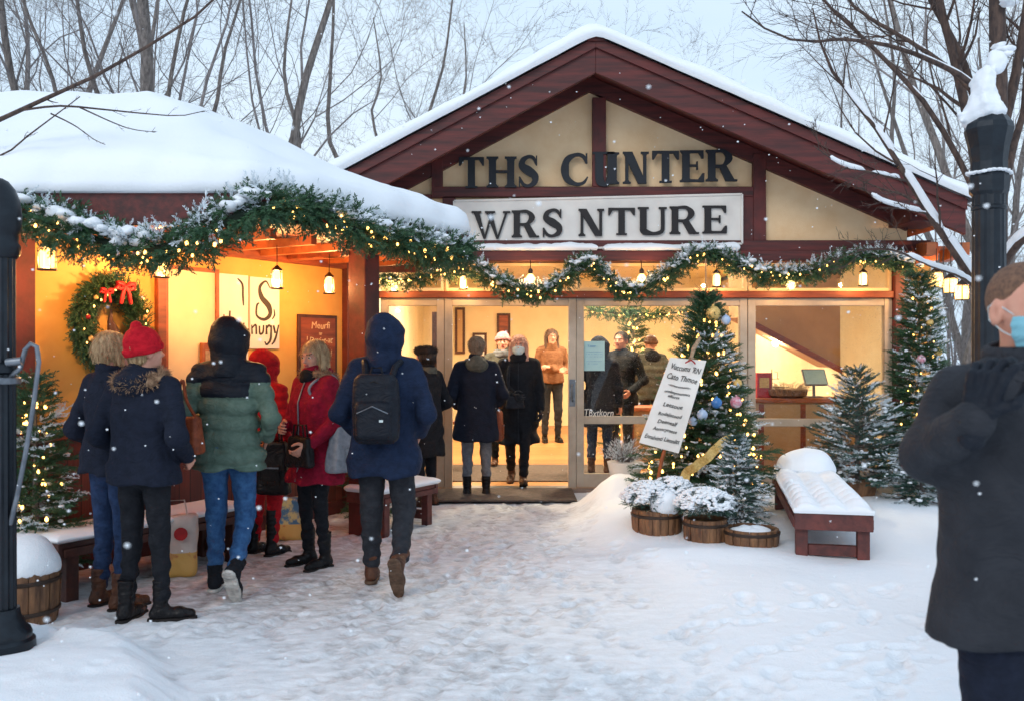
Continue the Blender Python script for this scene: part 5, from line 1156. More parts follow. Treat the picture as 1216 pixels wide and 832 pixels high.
for a in ((0,252,14,.95,.3,'thick forked bare tree rising just behind the ridge of the kiosk roof'),
          (1,90,16,.95,1.2,'two stemmed bare tree behind the left half of the kiosk roof'),
          (3,150,15,1.0,2.0,'many stemmed bare tree between the left pair and the thick forked one'),
          (0,20,20,1.0,4.0,'bare tree at the far left edge of the sky'),
          (2,345,18,.9,.5,'slender bare tree right of the thick forked one'),
          (3,468,19.5,1.05,3.6,'fanned bare tree whose foot meets the left slope of the gable roof'),
          (2,545,27,.85,1.4,'thin pale bare tree left of the gable peak'),
          (3,775,24,.90,.2,'fanned bare tree just right of the gable peak'),
          (0,905,33,.80,5.1,'far rounded bare tree above the right roof slope'),
          (1,1010,30,.9,.9,'bare tree behind the middle of the right roof slope'),
          (2,1085,21,.95,2.2,'single stemmed bare tree behind the right eave'),
          (0,1150,22,.9,3.0,'forked bare tree right of the eave, behind the lamp post'),
          (1,1225,15,.95,5.5,'bare tree at the right edge beyond the lamp post'),
          (2,1140,15.5,.8,4.4,'narrow bare tree between the eave and the lamp post')): put_tree(*a)
# far woodland and thicket: masses nobody could count
def light_tree(seed, H=7, per=(10,6,4)):
    r = np.random.default_rng(seed); P = np.array([resample([(0,0,-.3),(r.normal()*.1,r.normal()*.1,H*.4),(r.normal()*.3,r.normal()*.3,H*.75),(r.normal()*.4,r.normal()*.4,H)], 7)]); R = .09*np.linspace(1,.1,7)[None]; cur = (P,R,np.array([H*.5])); out = [tubes_np(P,R,4)]
    for p_ in per: cur = children(*cur, p_, r, m=4, minr=.007, trop=.1, ang=(.4,.9)); out.append(tubes_np(cur[0],cur[1],3))
    return join_bakes(out)
LT = [light_tree(40+i) for i in range(3)]
def mass(name, n, area, sc, m, seed):
    r = np.random.default_rng(seed); L = []
    for k in range(3):
        c = n//3; x = r.uniform(area[0],area[1],c); y = r.uniform(area[2],area[3],c); a = r.uniform(0,6.28,c); s = r.uniform(*sc,c)
        R = np.zeros((c,3,3)); R[:,0,0] = np.cos(a); R[:,0,1] = -np.sin(a); R[:,1,0] = np.sin(a); R[:,1,1] = np.cos(a); R[:,2,2] = 1
        L.append(bake(*LT[k], np.stack([x,y,np.zeros(c)],1), R, s))
    return tag(mesh_np(name, *join_bakes(L), m), kind='stuff')
w1 = mass('distant_woodland', 99, (-42,45,34,52), (.8,1.15), 'bark_far_hazed', 3); w1['label'] = 'grey mass of far bare woodland behind everything'; w1['category'] = 'woodland'
w2 = mass('thicket', 60, (7,17,15,22), (.28,.48), 'twig', 4); w2['label'] = 'low bare thicket on the snow beyond the right corner'; w2['category'] = 'thicket'
# ---- the near tree at the right, limbs laid out by hand
nt_ = empty('bare_tree', gz(2.93, 5.6), 0, 'near bare tree with snow on its boughs, right behind the black lamp post', 'tree', 'bare trees close to the camera')
o0 = Vector(nt_.location); D5 = 5.6
def limb(pts, r0, r1, d=D5, m=12, dz=None):
    q = [at(x,y,d+(dd if dz is None else 0))-o0 for x,y,dd in pts]; return resample(q, m), np.linspace(r0,r1,m)
tk, tkR = limb([(1184,720,0),(1185,500,0),(1184,300,0),(1186,150,0),(1184,0,0),(1180,-120,.1),(1186,-260,.1)], .075,.035)
mesh_np('trunk', *tubes_np(tk[None], tkR[None], 10), 'bark_near', nt_)
LB = [limb([(1184,128,0),(1160,104,-.1),(1134,86,-.15),(1069,58,-.3),(1007,47,-.4),(954,50,-.5),(915,38,-.6),(881,14,-.7)], .019,.004),
      limb([(1184,150,0),(1142,95,.1),(1090,55,.2),(1030,20,.4),(1004,-5,.5),(980,-60,.6)], .020,.006),
      limb([(1184,300,0),(1161,235,.1),(1119,154,.1),(1092,115,.1),(1030,50,.2),(977,0,.3),(940,-50,.3)], .024,.006),
      limb([(1184,380,0),(1146,318,-.1),(1100,250,-.2),(1080,215,-.2),(1061,185,-.2),(1030,138,-.2),(992,92,-.2),(969,35,-.3),(965,10,-.3)], .030,.004),
      limb([(1184,320,0),(1160,200,.2),(1148,135,.3),(1130,58,.4),(1115,0,.4),(1100,-90,.5)], .040,.02),
      limb([(1184,280,0),(1170,190,.3),(1150,90,.5),(1122,30,.6),(1095,-20,.6),(1080,-90,.7)], .034,.014),
      limb([(1184,330,0),(1200,300,-.1),(1220,280,-.2),(1260,255,-.3),(1300,200,-.3)], .03,.012),
      limb([(1186,170,0),(1204,100,.1),(1216,30,.1),(1228,-60,.2)], .036,.02),
      limb([(1186,260,0),(1202,180,.2),(1222,110,.3),(1245,0,.4)], .03,.012)]
SL_ = [limb([(1162,345,-.05),(1140,328,-.2),(1105,316,-.3),(1060,297,-.4),(1018,298,-.5)], .011,.004),
      limb([(1080,216,-.2),(1040,206,-.3),(1000,196,-.35),(967,174,-.4)], .008,.003), limb([(1101,254,-.2),(1075,248,-.3),(1048,240,-.3),(1024,224,-.35)], .007,.003)]
P = np.array([l[0] for l in LB+SL_]); R = np.array([l[1] for l in LB+SL_])
Ln = np.linalg.norm(np.diff(P,axis=1),axis=2).sum(1); rr_ = np.random.default_rng(31)
c1 = children(P, R, Ln, 9, rr_, ang=(.4,.8), lf=(.22,.42), rf=.5, trop=.05, minr=.003, tmin=.3); c2 = children(*c1, 5, rr_, lf=(.3,.6), minr=.002, trop=.04); c3_ = children(*c2, 2, rr_, lf=(.4,.7), minr=.0015, m=4)
mesh_np('limbs', *tubes_np(P, R, 8), 'bark_near', nt_); mesh_np('twigs', *join_bakes([tubes_np(c1[0],c1[1],5), tubes_np(c2[0],c2[1],4), tubes_np(c3_[0],c3_[1],3)]), 'bark_near', nt_)
def limb_snow(Ps, Rs, parent, k=1.0, seed=1, lo=0, hi=1):
    L = []
    for q, (p, r_) in enumerate(zip(Ps, Rs)):
        G = resample([Vector(x) for x in p], 60); rad = np.interp(np.linspace(0,1,60), np.linspace(0,1,len(r_)), r_); s = np.linspace(0,1,60)
        nz = wob(G[:,0],G[:,1],G[:,2],6,3,seed+q); w = (rad*.75+.008)*k*smooth01((nz+.55)*1.6)+.0005; w *= smooth01(s/.04)*smooth01((1-s)/.04)*((s >= lo)&(s <= hi)); G2 = G.copy(); G2[:,2] += rad*.6+w*.5
        L.append(tubes_np(G2[None], np.maximum(w,.0003)[None], 8))
    return mesh_np('snow', *join_bakes(L), 'snow', parent)
limb_snow([LB[3][0],LB[6][0]]+[l[0] for l in SL_], [LB[3][1],LB[6][1]]+[l[1] for l in SL_], nt_, 1.25, 1, .04, .8)
limb_snow([LB[i][0] for i in (0,1,2,5,8)], [LB[i][1] for i in (0,1,2,5,8)], nt_, .45, 9, .02, .6)
clumps('snow_clump', [at(1192,62,5.5)-o0+Vector(rng.normal(0,.022,3)) for k in range(9)]+[at(1196,0,5.5)-o0+Vector(rng.normal(0,.02,3)) for k in range(5)], [.04]*14, nt_)
# ---- the tree outside the left edge whose branch reaches into the sky corner
ft_ = empty('bare_tree', gz(-2.35, 2.55), 0, 'near bare branch reaching in from the left edge over the kiosk roof', 'tree', 'bare trees close to the camera')
o0 = Vector(ft_.location); D5 = 2.6
tk = resample([(0,0,-.1),(.02,0,1.2),(-.03,.03,2.4),(.05,0,4.5)], 12); mesh_np('trunk', *tubes_np(tk[None], np.linspace(.09,.03,12)[None], 10), 'bark_near', ft_)
LB = [limb([(-385,330,-.05),(-200,240,0),(-60,172,0),(0,142,0),(75,108,0),(130,82,0),(200,40,0),(245,10,0),(285,-30,0)], .026,.006),
      limb([(20,132,0),(70,126,0),(120,130,.05),(170,135,.1),(215,138,.1),(243,132,.1)], .008,.0025),
      limb([(-160,222,0),(-80,210,-.05),(0,186,-.05),(35,160,-.05),(62,140,-.05),(95,115,-.05)], .010,.003),
      limb([(60,135,-.05),(90,150,0),(110,165,0),(125,172,0)], .005,.0018), limb([(95,128,0),(150,152,.05),(185,157,.05)], .005,.0018),
      limb([(-330,300,0),(-180,120,0),(-60,40,0),(40,-30,0)], .013,.004)]
P = np.array([l[0] for l in LB]); R = np.array([l[1] for l in LB]); Ln = np.array([.9,.5,.5,.2,.3,1.2]); rr_ = np.random.default_rng(5)
c1 = children(P, R, Ln, 6, rr_, ang=(.4,.8), lf=(.10,.24), rf=.5, trop=.03, minr=.0015, tmin=.5); c2 = children(*c1, 2, rr_, lf=(.3,.6), minr=.001, m=4)
mesh_np('limbs', *tubes_np(P, R, 8), 'bark_near', ft_); mesh_np('twigs', *join_bakes([tubes_np(c1[0],c1[1],5), tubes_np(c2[0],c2[1],4)]), 'bark_near', ft_)
# ---- falling snow
r = np.random.default_rng(77); n = 1900; y = 1.2+11*r.random(n)**.75; x = r.uniform(-.62,.62,n)*y*1.1+r.uniform(-.4,.4,n); z = EYE+r.uniform(-.42,.48,n)*y; k_ = z > .05; n = k_.sum()
oc = np.array([(1,0,0),(0,1,0),(-1,0,0),(0,-1,0),(0,0,1),(0,0,-1)],float); of = np.array([(0,1,4,4),(1,2,4,4),(2,3,4,4),(3,0,4,4)])
V_, Q_ = LUMPS[1]; ns_ = lump(5, .9)
fs_ = tag(mesh_np('falling_snow', *bake(*ns_, np.stack([x,y,z],1)[k_], np.broadcast_to(np.eye(3),(n,3,3)), r.uniform(.0016,.0042,n)), 'snow_smooth'), kind='stuff'); fs_['label'] = 'light snow falling through the air'; fs_['category'] = 'snowfall'
# camera-near big flakes before the dark coat of the masked man are just flakes that fall closer
# ================================================================ people
def fabric(n, c, c2=None, rough=.85, bump=.35, sc=22, sheen=.15, bs=220):
    k = 1.0 if max(c[:3]) < .12 else .92
    c = tuple(x*k for x in c[:3])+(1,); c2 = tuple(x*k for x in c2[:3])+(1,) if c2 else None
    m = mat(n, c, rough, c2, sc, (1,1,1), bump, bs, .0025, spec=.22); M[n] = m; nt = m.node_tree; b = nt.nodes['Principled BSDF']; old = b.inputs['Normal'].links[0].from_socket
    tc = N(nt, 'ShaderNodeTexCoord'); mp = N(nt, 'ShaderNodeMapping'); mp.inputs['Scale'].default_value = (1,1,1.7); nt.links.new(tc.outputs['Object'], mp.inputs[0])
    n3 = N(nt, 'ShaderNodeTexNoise', Scale=6.5, Detail=5.0, Distortion=1.4); nt.links.new(mp.outputs[0], n3.inputs['Vector'])
    cr = N(nt, 'ShaderNodeMath', operation='PINGPONG'); nt.links.new(n3.outputs['Fac'], cr.inputs[0]); cr.inputs[1].default_value = .11
    bp = N(nt, 'ShaderNodeBump', Strength=.55, Distance=.05); nt.links.new(cr.outputs[0], bp.inputs['Height']); nt.links.new(old, bp.inputs['Normal']); nt.links.new(bp.outputs[0], b.inputs['Normal']); return n
M['skin'] = mat('skin', rgb(214,158,134), .55, rgb(196,134,112), 20, bump=.12, bscale=160, contrast=(.3,.7))
M['lips'] = mat('lips', rgb(178,88,84), .5, bump=0); M['eyewhite'] = mat('eyewhite', rgb(225,220,215), .25, bump=0); M['iris'] = mat('iris', rgb(48,38,32), .2, bump=0); M['brow'] = mat('brow', rgb(90,66,50), .8, bump=0)
SKIN = ['skin','lips','eyewhite','iris','brow']
fabric('navy_dark', rgb(26,32,48), rgb(18,24,38)); fabric('navy', rgb(26,40,66), rgb(18,30,52), bump=.5, bs=90); fabric('black_cloth', rgb(30,32,38), rgb(20,22,28)); fabric('green_puff', rgb(96,116,104), rgb(78,98,86), .6)
fabric('black_shell', rgb(22,28,38), rgb(16,20,30), .6); fabric('denim', rgb(62,104,150), rgb(42,76,120)); fabric('denim_dark', rgb(38,58,92), rgb(26,42,70)); fabric('burgundy', rgb(150,18,50), rgb(118,12,38)); fabric('redcloth', rgb(188,26,36), rgb(150,18,28)); fabric('redhat', rgb(206,28,44), rgb(176,18,34), .95, .2, 30, .3, 120)
fabric('leather_brown', rgb(96,62,44), rgb(62,38,30), .45, .2); fabric('leather_black', rgb(26,24,26), rgb(18,16,18), .35, .2); fabric('leather_tan', rgb(150,78,50), rgb(116,56,36), .45, .2); fabric('grey_bag', rgb(150,156,166), rgb(126,132,142), .6); fabric('sole_dark', rgb(44,38,36), rgb(30,26,26), .7); fabric('sole_white', rgb(220,216,210), rgb(170,166,160), .6); fabric('sole_brown', rgb(112,88,72), rgb(80,62,50), .8)
fabric('greywool', rgb(128,132,140), rgb(104,108,116)); fabric('darkgrey', rgb(48,50,56), rgb(36,38,44)); fabric('olive', rgb(92,92,84), rgb(72,72,66)); fabric('rust', rgb(136,94,66), rgb(112,74,50)); fabric('pinkcloth', rgb(214,160,164), rgb(190,134,140)); fabric('maskblue', rgb(142,200,214), rgb(128,188,204), .8, .1); fabric('maskwhite', rgb(210,224,226), rgb(196,212,216), .8, .1)
fabric('coat_near', rgb(46,48,54), rgb(36,38,44), .75, .3, 10, .2, 160)
M['hair_blonde'] = mat('hair_blonde', rgb(206,176,136), .55, rgb(150,116,78), 9, (9,9,1.2), .7, 40, .006); M['hair_brown'] = mat('hair_brown', rgb(96,66,48), .55, rgb(56,38,30), 9, (9,9,1.2), .7, 40, .006)
M['hair_grey'] = mat('hair_grey', rgb(150,132,112), .6, rgb(98,84,72), 9, (9,9,1.2), .7, 40, .006); M['hair_dark'] = mat('hair_dark', rgb(44,34,30), .55, rgb(26,20,18), 9, (9,9,1.2), .7, 40, .006)
M['hair_short'] = mat('hair_short', rgb(126,92,70), .8, rgb(86,62,50), 90, bump=.7, bscale=260)
M['hair_pink'] = mat('hair_pink', rgb(206,160,142), .6, rgb(160,110,96), 9, (9,9,1.2), .7, 40, .006)
M['fur'] = mat('fur', rgb(176,142,112), .9, rgb(112,84,64), 30, bump=0); M['fur_dark'] = mat('fur_dark', rgb(36,30,32), .9, rgb(22,18,20), 30, bump=0)

def pose_default():
    return dict(knee=[(-.10,.02,.50),(.10,.02,.50)], ankle=[(-.105,-.01,.10),(.105,-.01,.10)], pitch=[0,0], head_yaw=0, head_pitch=0, head_tilt=0)
ARM = dict(down=((.255,-.04,1.13),(.26,.05,.90)), pocket=((.290,-.07,1.13),(.215,.13,.99)), front=((.27,-.03,1.13),(.07,.225,1.06)), bag=((.275,-.07,1.13),(.24,.17,1.10)), back=((.26,-.14,1.14),(.25,-.10,.92)), fwd=((.27,.02,1.14),(.20,.25,1.12)))
def head_mats(H):
    """world-of-person -> head frame"""
    yaw, pitch, tilt = H; return np.array((Matrix.Rotation(yaw,3,'Z') @ Matrix.Rotation(pitch,3,'X') @ Matrix.Rotation(tilt,3,'Y')))
HC = np.array([0,.015,1.63])
def to_head(X, Y, Z, R, c):
    x, y, z = X-c[0], Y-c[1], Z-c[2]; return R[0,0]*x+R[1,0]*y+R[2,0]*z, R[0,1]*x+R[1,1]*y+R[2,1]*z, R[0,2]*x+R[1,2]*y+R[2,2]*z
def head_sdf(X, Y, Z, R, c):
    x, y, z = to_head(X,Y,Z,R,c); ax = np.abs(x)
    d = smin(ell(x,y,z,(0,-.018,.035),(.077,.096,.086)), ell(x,y,z,(0,.018,-.02),(.064,.076,.092)), .03)
    d = smin(d, ell(x,y,z,(0,.032,-.076),(.044,.046,.036)), .03)
    d = smin(d, ell(ax,y,z,(.038,.062,-.018),(.022,.020,.020)), .02)          # cheeks
    d = smin(d, ell(x,y,z,(0,.083,.030),(.048,.016,.010)), .014)
    d = smax(d, -ell(ax,y,z,(.031,.101,.008),(.017,.016,.011)), .010)
    d = np.minimum(d, ell(ax,y,z,(.031,.078,.008),(.0135,.0135,.0125)))
    d = smin(d, cone(x,y,z,(0,.090,.010),(0,.112,-.020),.007,.0115), .012); d = smin(d, ell(ax,y,z,(.011,.098,-.024),(.008,.009,.007)), .008)
    d = smin(d, ell(x,y,z,(0,.093,-.045),(.021,.010,.0055)), .005); d = smin(d, ell(x,y,z,(0,.091,-.056),(.019,.011,.0065)), .004)
    d = smin(d, ell(x,y,z,(0,.072,-.092),(.018,.018,.014)), .015)
    e = ell(ax,y,z,(.081,-.012,-.004),(.013,.022,.034)); e = smax(e, -ell(ax,y,z,(.094,-.006,-.002),(.009,.012,.021)), .005)
    return smin(d, e, .008)
def head_mi(C, R, c):
    x, y, z = to_head(C[:,0],C[:,1],C[:,2],R,c); ax = np.abs(x); m = np.zeros(len(C), int)
    m[(y > .084)&(z < -.040)&(z > -.061)&(ax < .021)] = 1
    ey = (np.sqrt((ax-.031)**2+((z-.008)*1.35)**2) < .0125)&(y > .074); m[ey] = 2
    m[(np.sqrt((ax-.031)**2+(z-.008)**2) < .0062)&(y > .08)] = 3
    m[(np.abs(z-.031-.10*(ax-.02)) < .0042)&(ax > .012)&(ax < .050)&(y > .06)] = 4
    return m
def hand_mesh(wrist, d, n, s, curl=.5, sc=1.0, cell=.0045, r0=.0088, spread=.06):
    """wrist point, d = along the hand, n = palm normal (fingers close this way), s = towards the thumb"""
    wrist, d, n, s = [np.array(v, float) for v in (wrist, d, n, s)]; d /= np.linalg.norm(d); n -= n.dot(d)*d; n /= np.linalg.norm(n); sg = np.sign(np.cross(d, n).dot(s)) or 1; s = np.cross(d, n)*sg
    Ls = [.072,.080,.075,.058]; segs = []
    def pt(a, b, c_): return wrist+(d*a+s*b+n*c_)*sc
    for i in range(4):
        b = (.5-i/3)*.060; k0 = pt(.088-.004*abs(i-1), b, 0); segs.append((pt(.0,b*.55,0), k0, .015*sc, .0115*sc)); p = k0; ang = (.12+curl*.75)*(1+.10*i); l = Ls[i]
        for q, f in enumerate((.45,.31,.24)):
            dr = (d*math.cos(ang)+n*math.sin(ang)+s*spread*(1.2-i*.8)); dr /= np.linalg.norm(dr); p2 = p+dr*l*f*sc; segs.append((p, p2, r0*sc*(1-.10*q), r0*sc*(1-.10*(q+1)))); p = p2; ang += curl*(1.0 if q == 0 else .8)
    p = pt(.022,.026,.004); dr = d*.55+s*.72+n*.35; dr /= np.linalg.norm(dr); p2 = p+dr*.042*sc; segs.append((p,p2,.015*sc,.0115*sc)); dr = d*.85+s*(.35-.5*curl)+n*(.2+.7*curl); dr /= np.linalg.norm(dr); p3 = p2+dr*.030*sc; segs.append((p2,p3,.011*sc,.0098*sc)); dr = d*.9+s*(.0-.5*curl)+n*(.2+.8*curl); dr /= np.linalg.norm(dr); segs.append((p3,p3+dr*.024*sc,.0098*sc,.0078*sc))
    segs.append((wrist-d*.04*sc, wrist+d*.01*sc, .026*sc, .024*sc))
    A = np.array([x for g in segs for x in g[:2]])
    def f(X,Y,Z):
        D = None
        for a, b, ra, rb_ in segs: c_ = cone(X,Y,Z,a,b,ra,rb_); D = c_ if D is None else smin(D, c_, .004*sc)
        return D
    return nets(f, A.min(0)-.035*sc, A.max(0)+.035*sc, cell)
def boot(parent, ank, hd, pitch, m, ms, h=.16, name='boot', w=1.0):
    """hd heading angle of the toe in the person frame, pitch>0 toe down"""
    R = np.array(Matrix.Rotation(hd,3,'Z') @ Matrix.Rotation(-pitch,3,'X')); a = np.array(ank)
    def loc(X,Y,Z): x,y,z = X-a[0],Y-a[1],Z-a[2]; return R[0,0]*x+R[1,0]*y+R[2,0]*z, R[0,1]*x+R[1,1]*y+R[2,1]*z, R[0,2]*x+R[1,2]*y+R[2,2]*z
    def f(X,Y,Z):
        x,y,z = loc(X,Y,Z); d = smin(cone(x,y,z,(0,-.042,-.055),(0,.10,-.062),.038*w,.041*w), cone(x,y,z,(0,.10,-.062),(.0,.165,-.066),.041*w,.030*w), .02); d = smin(d, cone(x,y,z,(0,-.012,-.03),(0,-.008,h),.043,.050), .035); d = smax(d, -.083-z, .004); d = smax(d, z-h, .004)
        return d+.002*np.sin(z*160)*(z > -.01)+.0015*wob(X,Y,Z,40,2,3)
    def g(X,Y,Z):
        x,y,z = loc(X,Y,Z); d = np.minimum(cone(x,y,z*0,(0,-.046,0),(0,.10,0),.043*w,.046*w), cone(x,y,z*0,(0,.10,0),(0,.168,0),.046*w,.035*w)); notch = np.minimum(np.abs(y+.005)-.022, 1); d2 = np.maximum(np.abs(z+.091)-.011, d); return np.where((z < -.093), np.maximum(d2, -(notch)), d2)
    lo = a-np.array([.26,.26,.26]); hi = a+np.array([.26,.26,max(.26,h+.03)])
    V, Q = nets(f, lo, hi, .0085); b = mesh_np(name, V, Q, m, parent); V, Q = nets(g, lo, hi, .007); mesh_np('sole', V, Q, ms, b); return b
def fur_ring(name, parent, pts, rad, n, m, L=.045, w=.004, seed=1, closed=True):
    r = np.random.default_rng(seed); pts = np.array(pts); k = len(pts); i = r.uniform(0, k if closed else k-1.01, n); j = np.floor(i).astype(int); f = (i-j)[:,None]; C = pts[j%k]*(1-f)+pts[(j+1)%k]*f
    d = r.normal(size=(n,3)); d /= np.linalg.norm(d,axis=1)[:,None]; tv = np.array([(0,-w,0),(L*.5,-w*.8,0),(L,0,L*.12),(L*.5,w*.8,0)]); tf = np.array([[0,1,2,3]])
    V1 = bake(tv, tf, C+d*rad*.75, frames(d+r.normal(0,.35,(n,3)), roll=r.uniform(0,6.28,n)), r.uniform(.6,1.2,n))
    def fcore(X,Y,Z):
        D = 9
        for q in range(k if closed else k-1): D = np.minimum(D, cone(X,Y,Z,pts[q],pts[(q+1)%k],rad,rad))
        return D
    lo = pts.min(0)-rad*1.5; hi = pts.max(0)+rad*1.5; V2 = nets(fcore, lo, hi, max(.012, rad*.3)); return mesh_np(name, *join_bakes([V1, V2]), m, parent, smooth=True)

def person(loc, yaw, H, label, coat=None, arms=('down','down'), legs=None, trousers='black_cloth', boots=('leather_black','sole_dark',.16), hair=None, hat=None, hood=None, cell=.014, face=True, group=None, slim=1.0, legr=1.0, head=(0,0,0), skirt=None, mask=None, gloves=None, hands=True, scarf=None, collar=True, lean=0, elbows=None):
    s = H/1.75; t = empty('person', loc, yaw, label, 'person', group); t.scale = (s,s,s); bpy.context.view_layer.update()
    R = head_mats(head); c = HC+np.array([0, lean, 0]); fc = .0055 if face else .011
    # --- legs pose
    L = pose_default()
    if legs: L.update(legs)
    A = []
    for i, sg in enumerate((-1,1)):
        a = arms[i]; e, w = ARM[a] if isinstance(a, str) else a
        if isinstance(a, str): e = (sg*e[0],e[1],e[2]); w = (sg*w[0],w[1],w[2])
        A.append((np.array((sg*.190*slim,-.005+lean*.8,1.415)), np.array(e,float), np.array(w,float)))
    # --- body: head, neck, inner trunk and limbs, hands
    hd = nets(lambda X,Y,Z: smin(head_sdf(X,Y,Z,R,c), cone(X,Y,Z,(0,lean*.6-.01,1.46),(0,lean,1.58),.056,.052), .02), c-np.array([.13,.15,.22]), c+np.array([.13,.15,.15]), fc)
    mi = head_mi(hd[0][hd[1]].mean(1), R, c) if face else np.zeros(len(hd[1]), int)
    def inner(X,Y,Z):
        d = prof(X,Y,Z,[(.86,.13,.09,0,0),(1.05,.12,.08,0,0),(1.3,.15,.09,0,lean*.5),(1.45,.10,.06,0,lean*.8),(1.52,.05,.05,0,lean*.8)])
        for i, sg in enumerate((-1,1)):
            k_, an = L['knee'][i], L['ankle'][i]; d = smin(d, cone(X,Y,Z,(sg*.085,0,.90),k_,.06,.045), .03); d = smin(d, cone(X,Y,Z,k_,an,.045,.03), .02); sh, e, w = A[i]; d = smin(d, cone(X,Y,Z,sh,e,.04,.032), .02); d = smin(d, cone(X,Y,Z,e,w,.032,.024), .01)
        return d
    pts_ = np.array([(0,0,0),(0,0,1.5)]+[p for a in A for p in a]+list(L['knee'])+list(L['ankle'])); inn = nets(inner, pts_.min(0)-.12, pts_.max(0)+.12, .022)
    parts = [hd, inn]; mis = [mi, np.zeros(len(inn[1]), int)]; glv = []
    if hands:
        for i, sg in enumerate((-1,1)):
            sh, e, w = A[i]; d = w-e; d /= np.linalg.norm(d); n_ = np.array([-sg*.8,.35,-.1]); hm = hand_mesh(w+d*.02, d, n_, (0,.8,.5) if abs(d[2]) > .6 else (0,0,1.), .55, 1.0 if not gloves else 1.16, .0055 if face else .009)
            if gloves: glv.append(hm)
            else: parts.append(hm); mis.append(np.zeros(len(hm[1]), int))
    V, Q = join_bakes(parts); mesh_np('body', V, Q, SKIN, t, True, np.concatenate(mis))
    for g_ in glv: mesh_np('glove', *g_, gloves, t)
    # --- trousers
    if trousers:
        lr = legr
        def tf(X,Y,Z):
            d = ell(X,Y,Z,(0,-.01,.95),(.165*slim,.13,.14))
            ls = []
            for i, sg in enumerate((-1,1)):
                k_, an = L['knee'][i], L['ankle'][i]; q = np.array(k_); q2 = np.array(an)+(q-np.array(an))*.10
                g_ = smin(cone(X,Y,Z,(sg*.09,0,.88),k_,.092*lr,.066*lr), cone(X,Y,Z,k_,q2,.065*lr,.050*lr), .02); ls.append(g_)
            d = smin(d, np.minimum(*ls), .03)
            return d+.006*np.sin(Z*70+3*np.sin(X*22)+5*Y)*np.exp(-((Z-.24)/.16)**2)+.005*wob(X,Y,Z*1.6,16,2,int(H*100))
        mesh_np('trousers', *nets(tf, np.array([min(p[0] for p in L['ankle'])-.15, min(p[1] for p in L['ankle']+L['knee'])-.13, min(p[2] for p in L['ankle'])-.03]), np.array([max(p[0] for p in L['ankle'])+.15, max(p[1] for p in L['ankle']+L['knee'])+.13, 1.12]), cell), trousers, t)
    bm_, bs_, bh = boots
    for i, sg in enumerate((-1,1)): boot(t, L['ankle'][i], -sg*.12+ (L.get('turn',[0,0])[i]), L['pitch'][i], bm_, bs_, bh)
    # --- coat
    if coat:
        hem = coat.get('hem',.80); puff = coat.get('puff',1.0); ww = coat.get('w',1.0)*slim; flare = coat.get('flare',1.0); quilt = coat.get('quilt',0); ar = coat.get('arm',1.0); slv = coat.get('sleeve', True); seed = int(H*977)%19
        rows = [(hem,.225*flare*ww,.165*flare,0,-.005),(hem+.12,.215*(1+flare)/2*ww,.158,0,-.005)] 
        if hem < .85: rows += [(.98,.200*ww,.150,0,-.005)]
        rows += [(1.12,.178*ww*puff,.134*puff,0,lean*.3),(1.28,.188*ww*puff,.138*puff,0,lean*.6),(1.39,.192*ww,.120,0,lean*.8-.005),(1.455,.115,.092,0,lean*.8-.01),(1.50,.078,.078,0,lean*.8-.005),(1.535,.070,.074,0,lean*.9)]
        rows = sorted(rows)
        def cf(X,Y,Z):
            d = prof(X,Y,Z,rows); q = 0
            if quilt: q = .022*(1-np.abs(np.sin(PI*(Z+.008*np.sin(X*18))/quilt))**.8); d = d+q*(Z < 1.40)
            tz = Z
            fold = .009*np.sin(26*X+9*np.sin(Z*5+seed)+seed)*np.clip((1.05-Z)/.3,0,1)+.006*wob(X,Y,Z,9,3,seed); d = d+fold
            for i, sg in enumerate((-1,1)):
                sh, e, w = A[i]
                a1 = cone(X,Y,Z,sh,e,.068*ar,.060*ar); w2 = e+(w-e)*1.0; a2 = cone(X,Y,Z,e,w2,.060*ar,.047*ar); d = smin(d, cone(X,Y,Z,(0,lean*.8-.012,1.45),(sg*.165*slim,lean*.8-.008,1.432),.088,.062), .03)
                if quilt:
                    for (p_, q_, which) in ((sh,e,0),(e,w2,1)):
                        dv = q_-p_; l = np.linalg.norm(dv); tt = ((X-p_[0])*dv[0]+(Y-p_[1])*dv[1]+(Z-p_[2])*dv[2])/l; g_ = .018*(1-np.abs(np.sin(PI*tt/(quilt*.9)))**.8)
                        if which == 0: a1 = a1+g_
                        else: a2 = a2+g_
                am = smin(a1, a2, .03)+.005*wob(X,Y,Z,15,2,seed+i)+.006*np.sin(np.sqrt((X-e[0])**2+(Y-e[1])**2+(Z-e[2])**2)*75)*np.exp(-(((X-e[0])**2+(Y-e[1])**2+(Z-e[2])**2)/.012))
                d = smin(d, am, .030)
            return d
        pp = np.array([p for a in A for p in a]); lo = np.array([min(pp[:,0].min()-.10,-.27*flare*ww), min(pp[:,1].min()-.1,-.22*flare), hem-.03]); hi = np.array([max(pp[:,0].max()+.10,.27*flare*ww), max(pp[:,1].max()+.1,.22*flare), 1.57]); lo[2] = min(lo[2], pp[:,2].min()-.08)
        mats_ = coat['m'] if isinstance(coat['m'], list) else [coat['m']]; V, Q = nets(cf, lo, hi, cell); C = V[Q].mean(1); mi = None
        if len(mats_) == 2: mi = ((C[:,2] > 1.27)&(np.abs(C[:,0]) < .30)&((np.abs(C[:,0]) < .155)|(C[:,2] > 1.36))).astype(int)
        ct = mesh_np('coat', V, Q, mats_, t, True, mi)
        if coat.get('zip'):
            MB().tube([(0,np.interp(z,[r_[0] for r_ in rows],[r_[2]+r_[4] for r_ in rows])+.004,z) for z in np.linspace(hem+.02,1.46,14)], .006, n=6).build('zip', coat.get('zipm','greymetal'), ct, smooth=True)
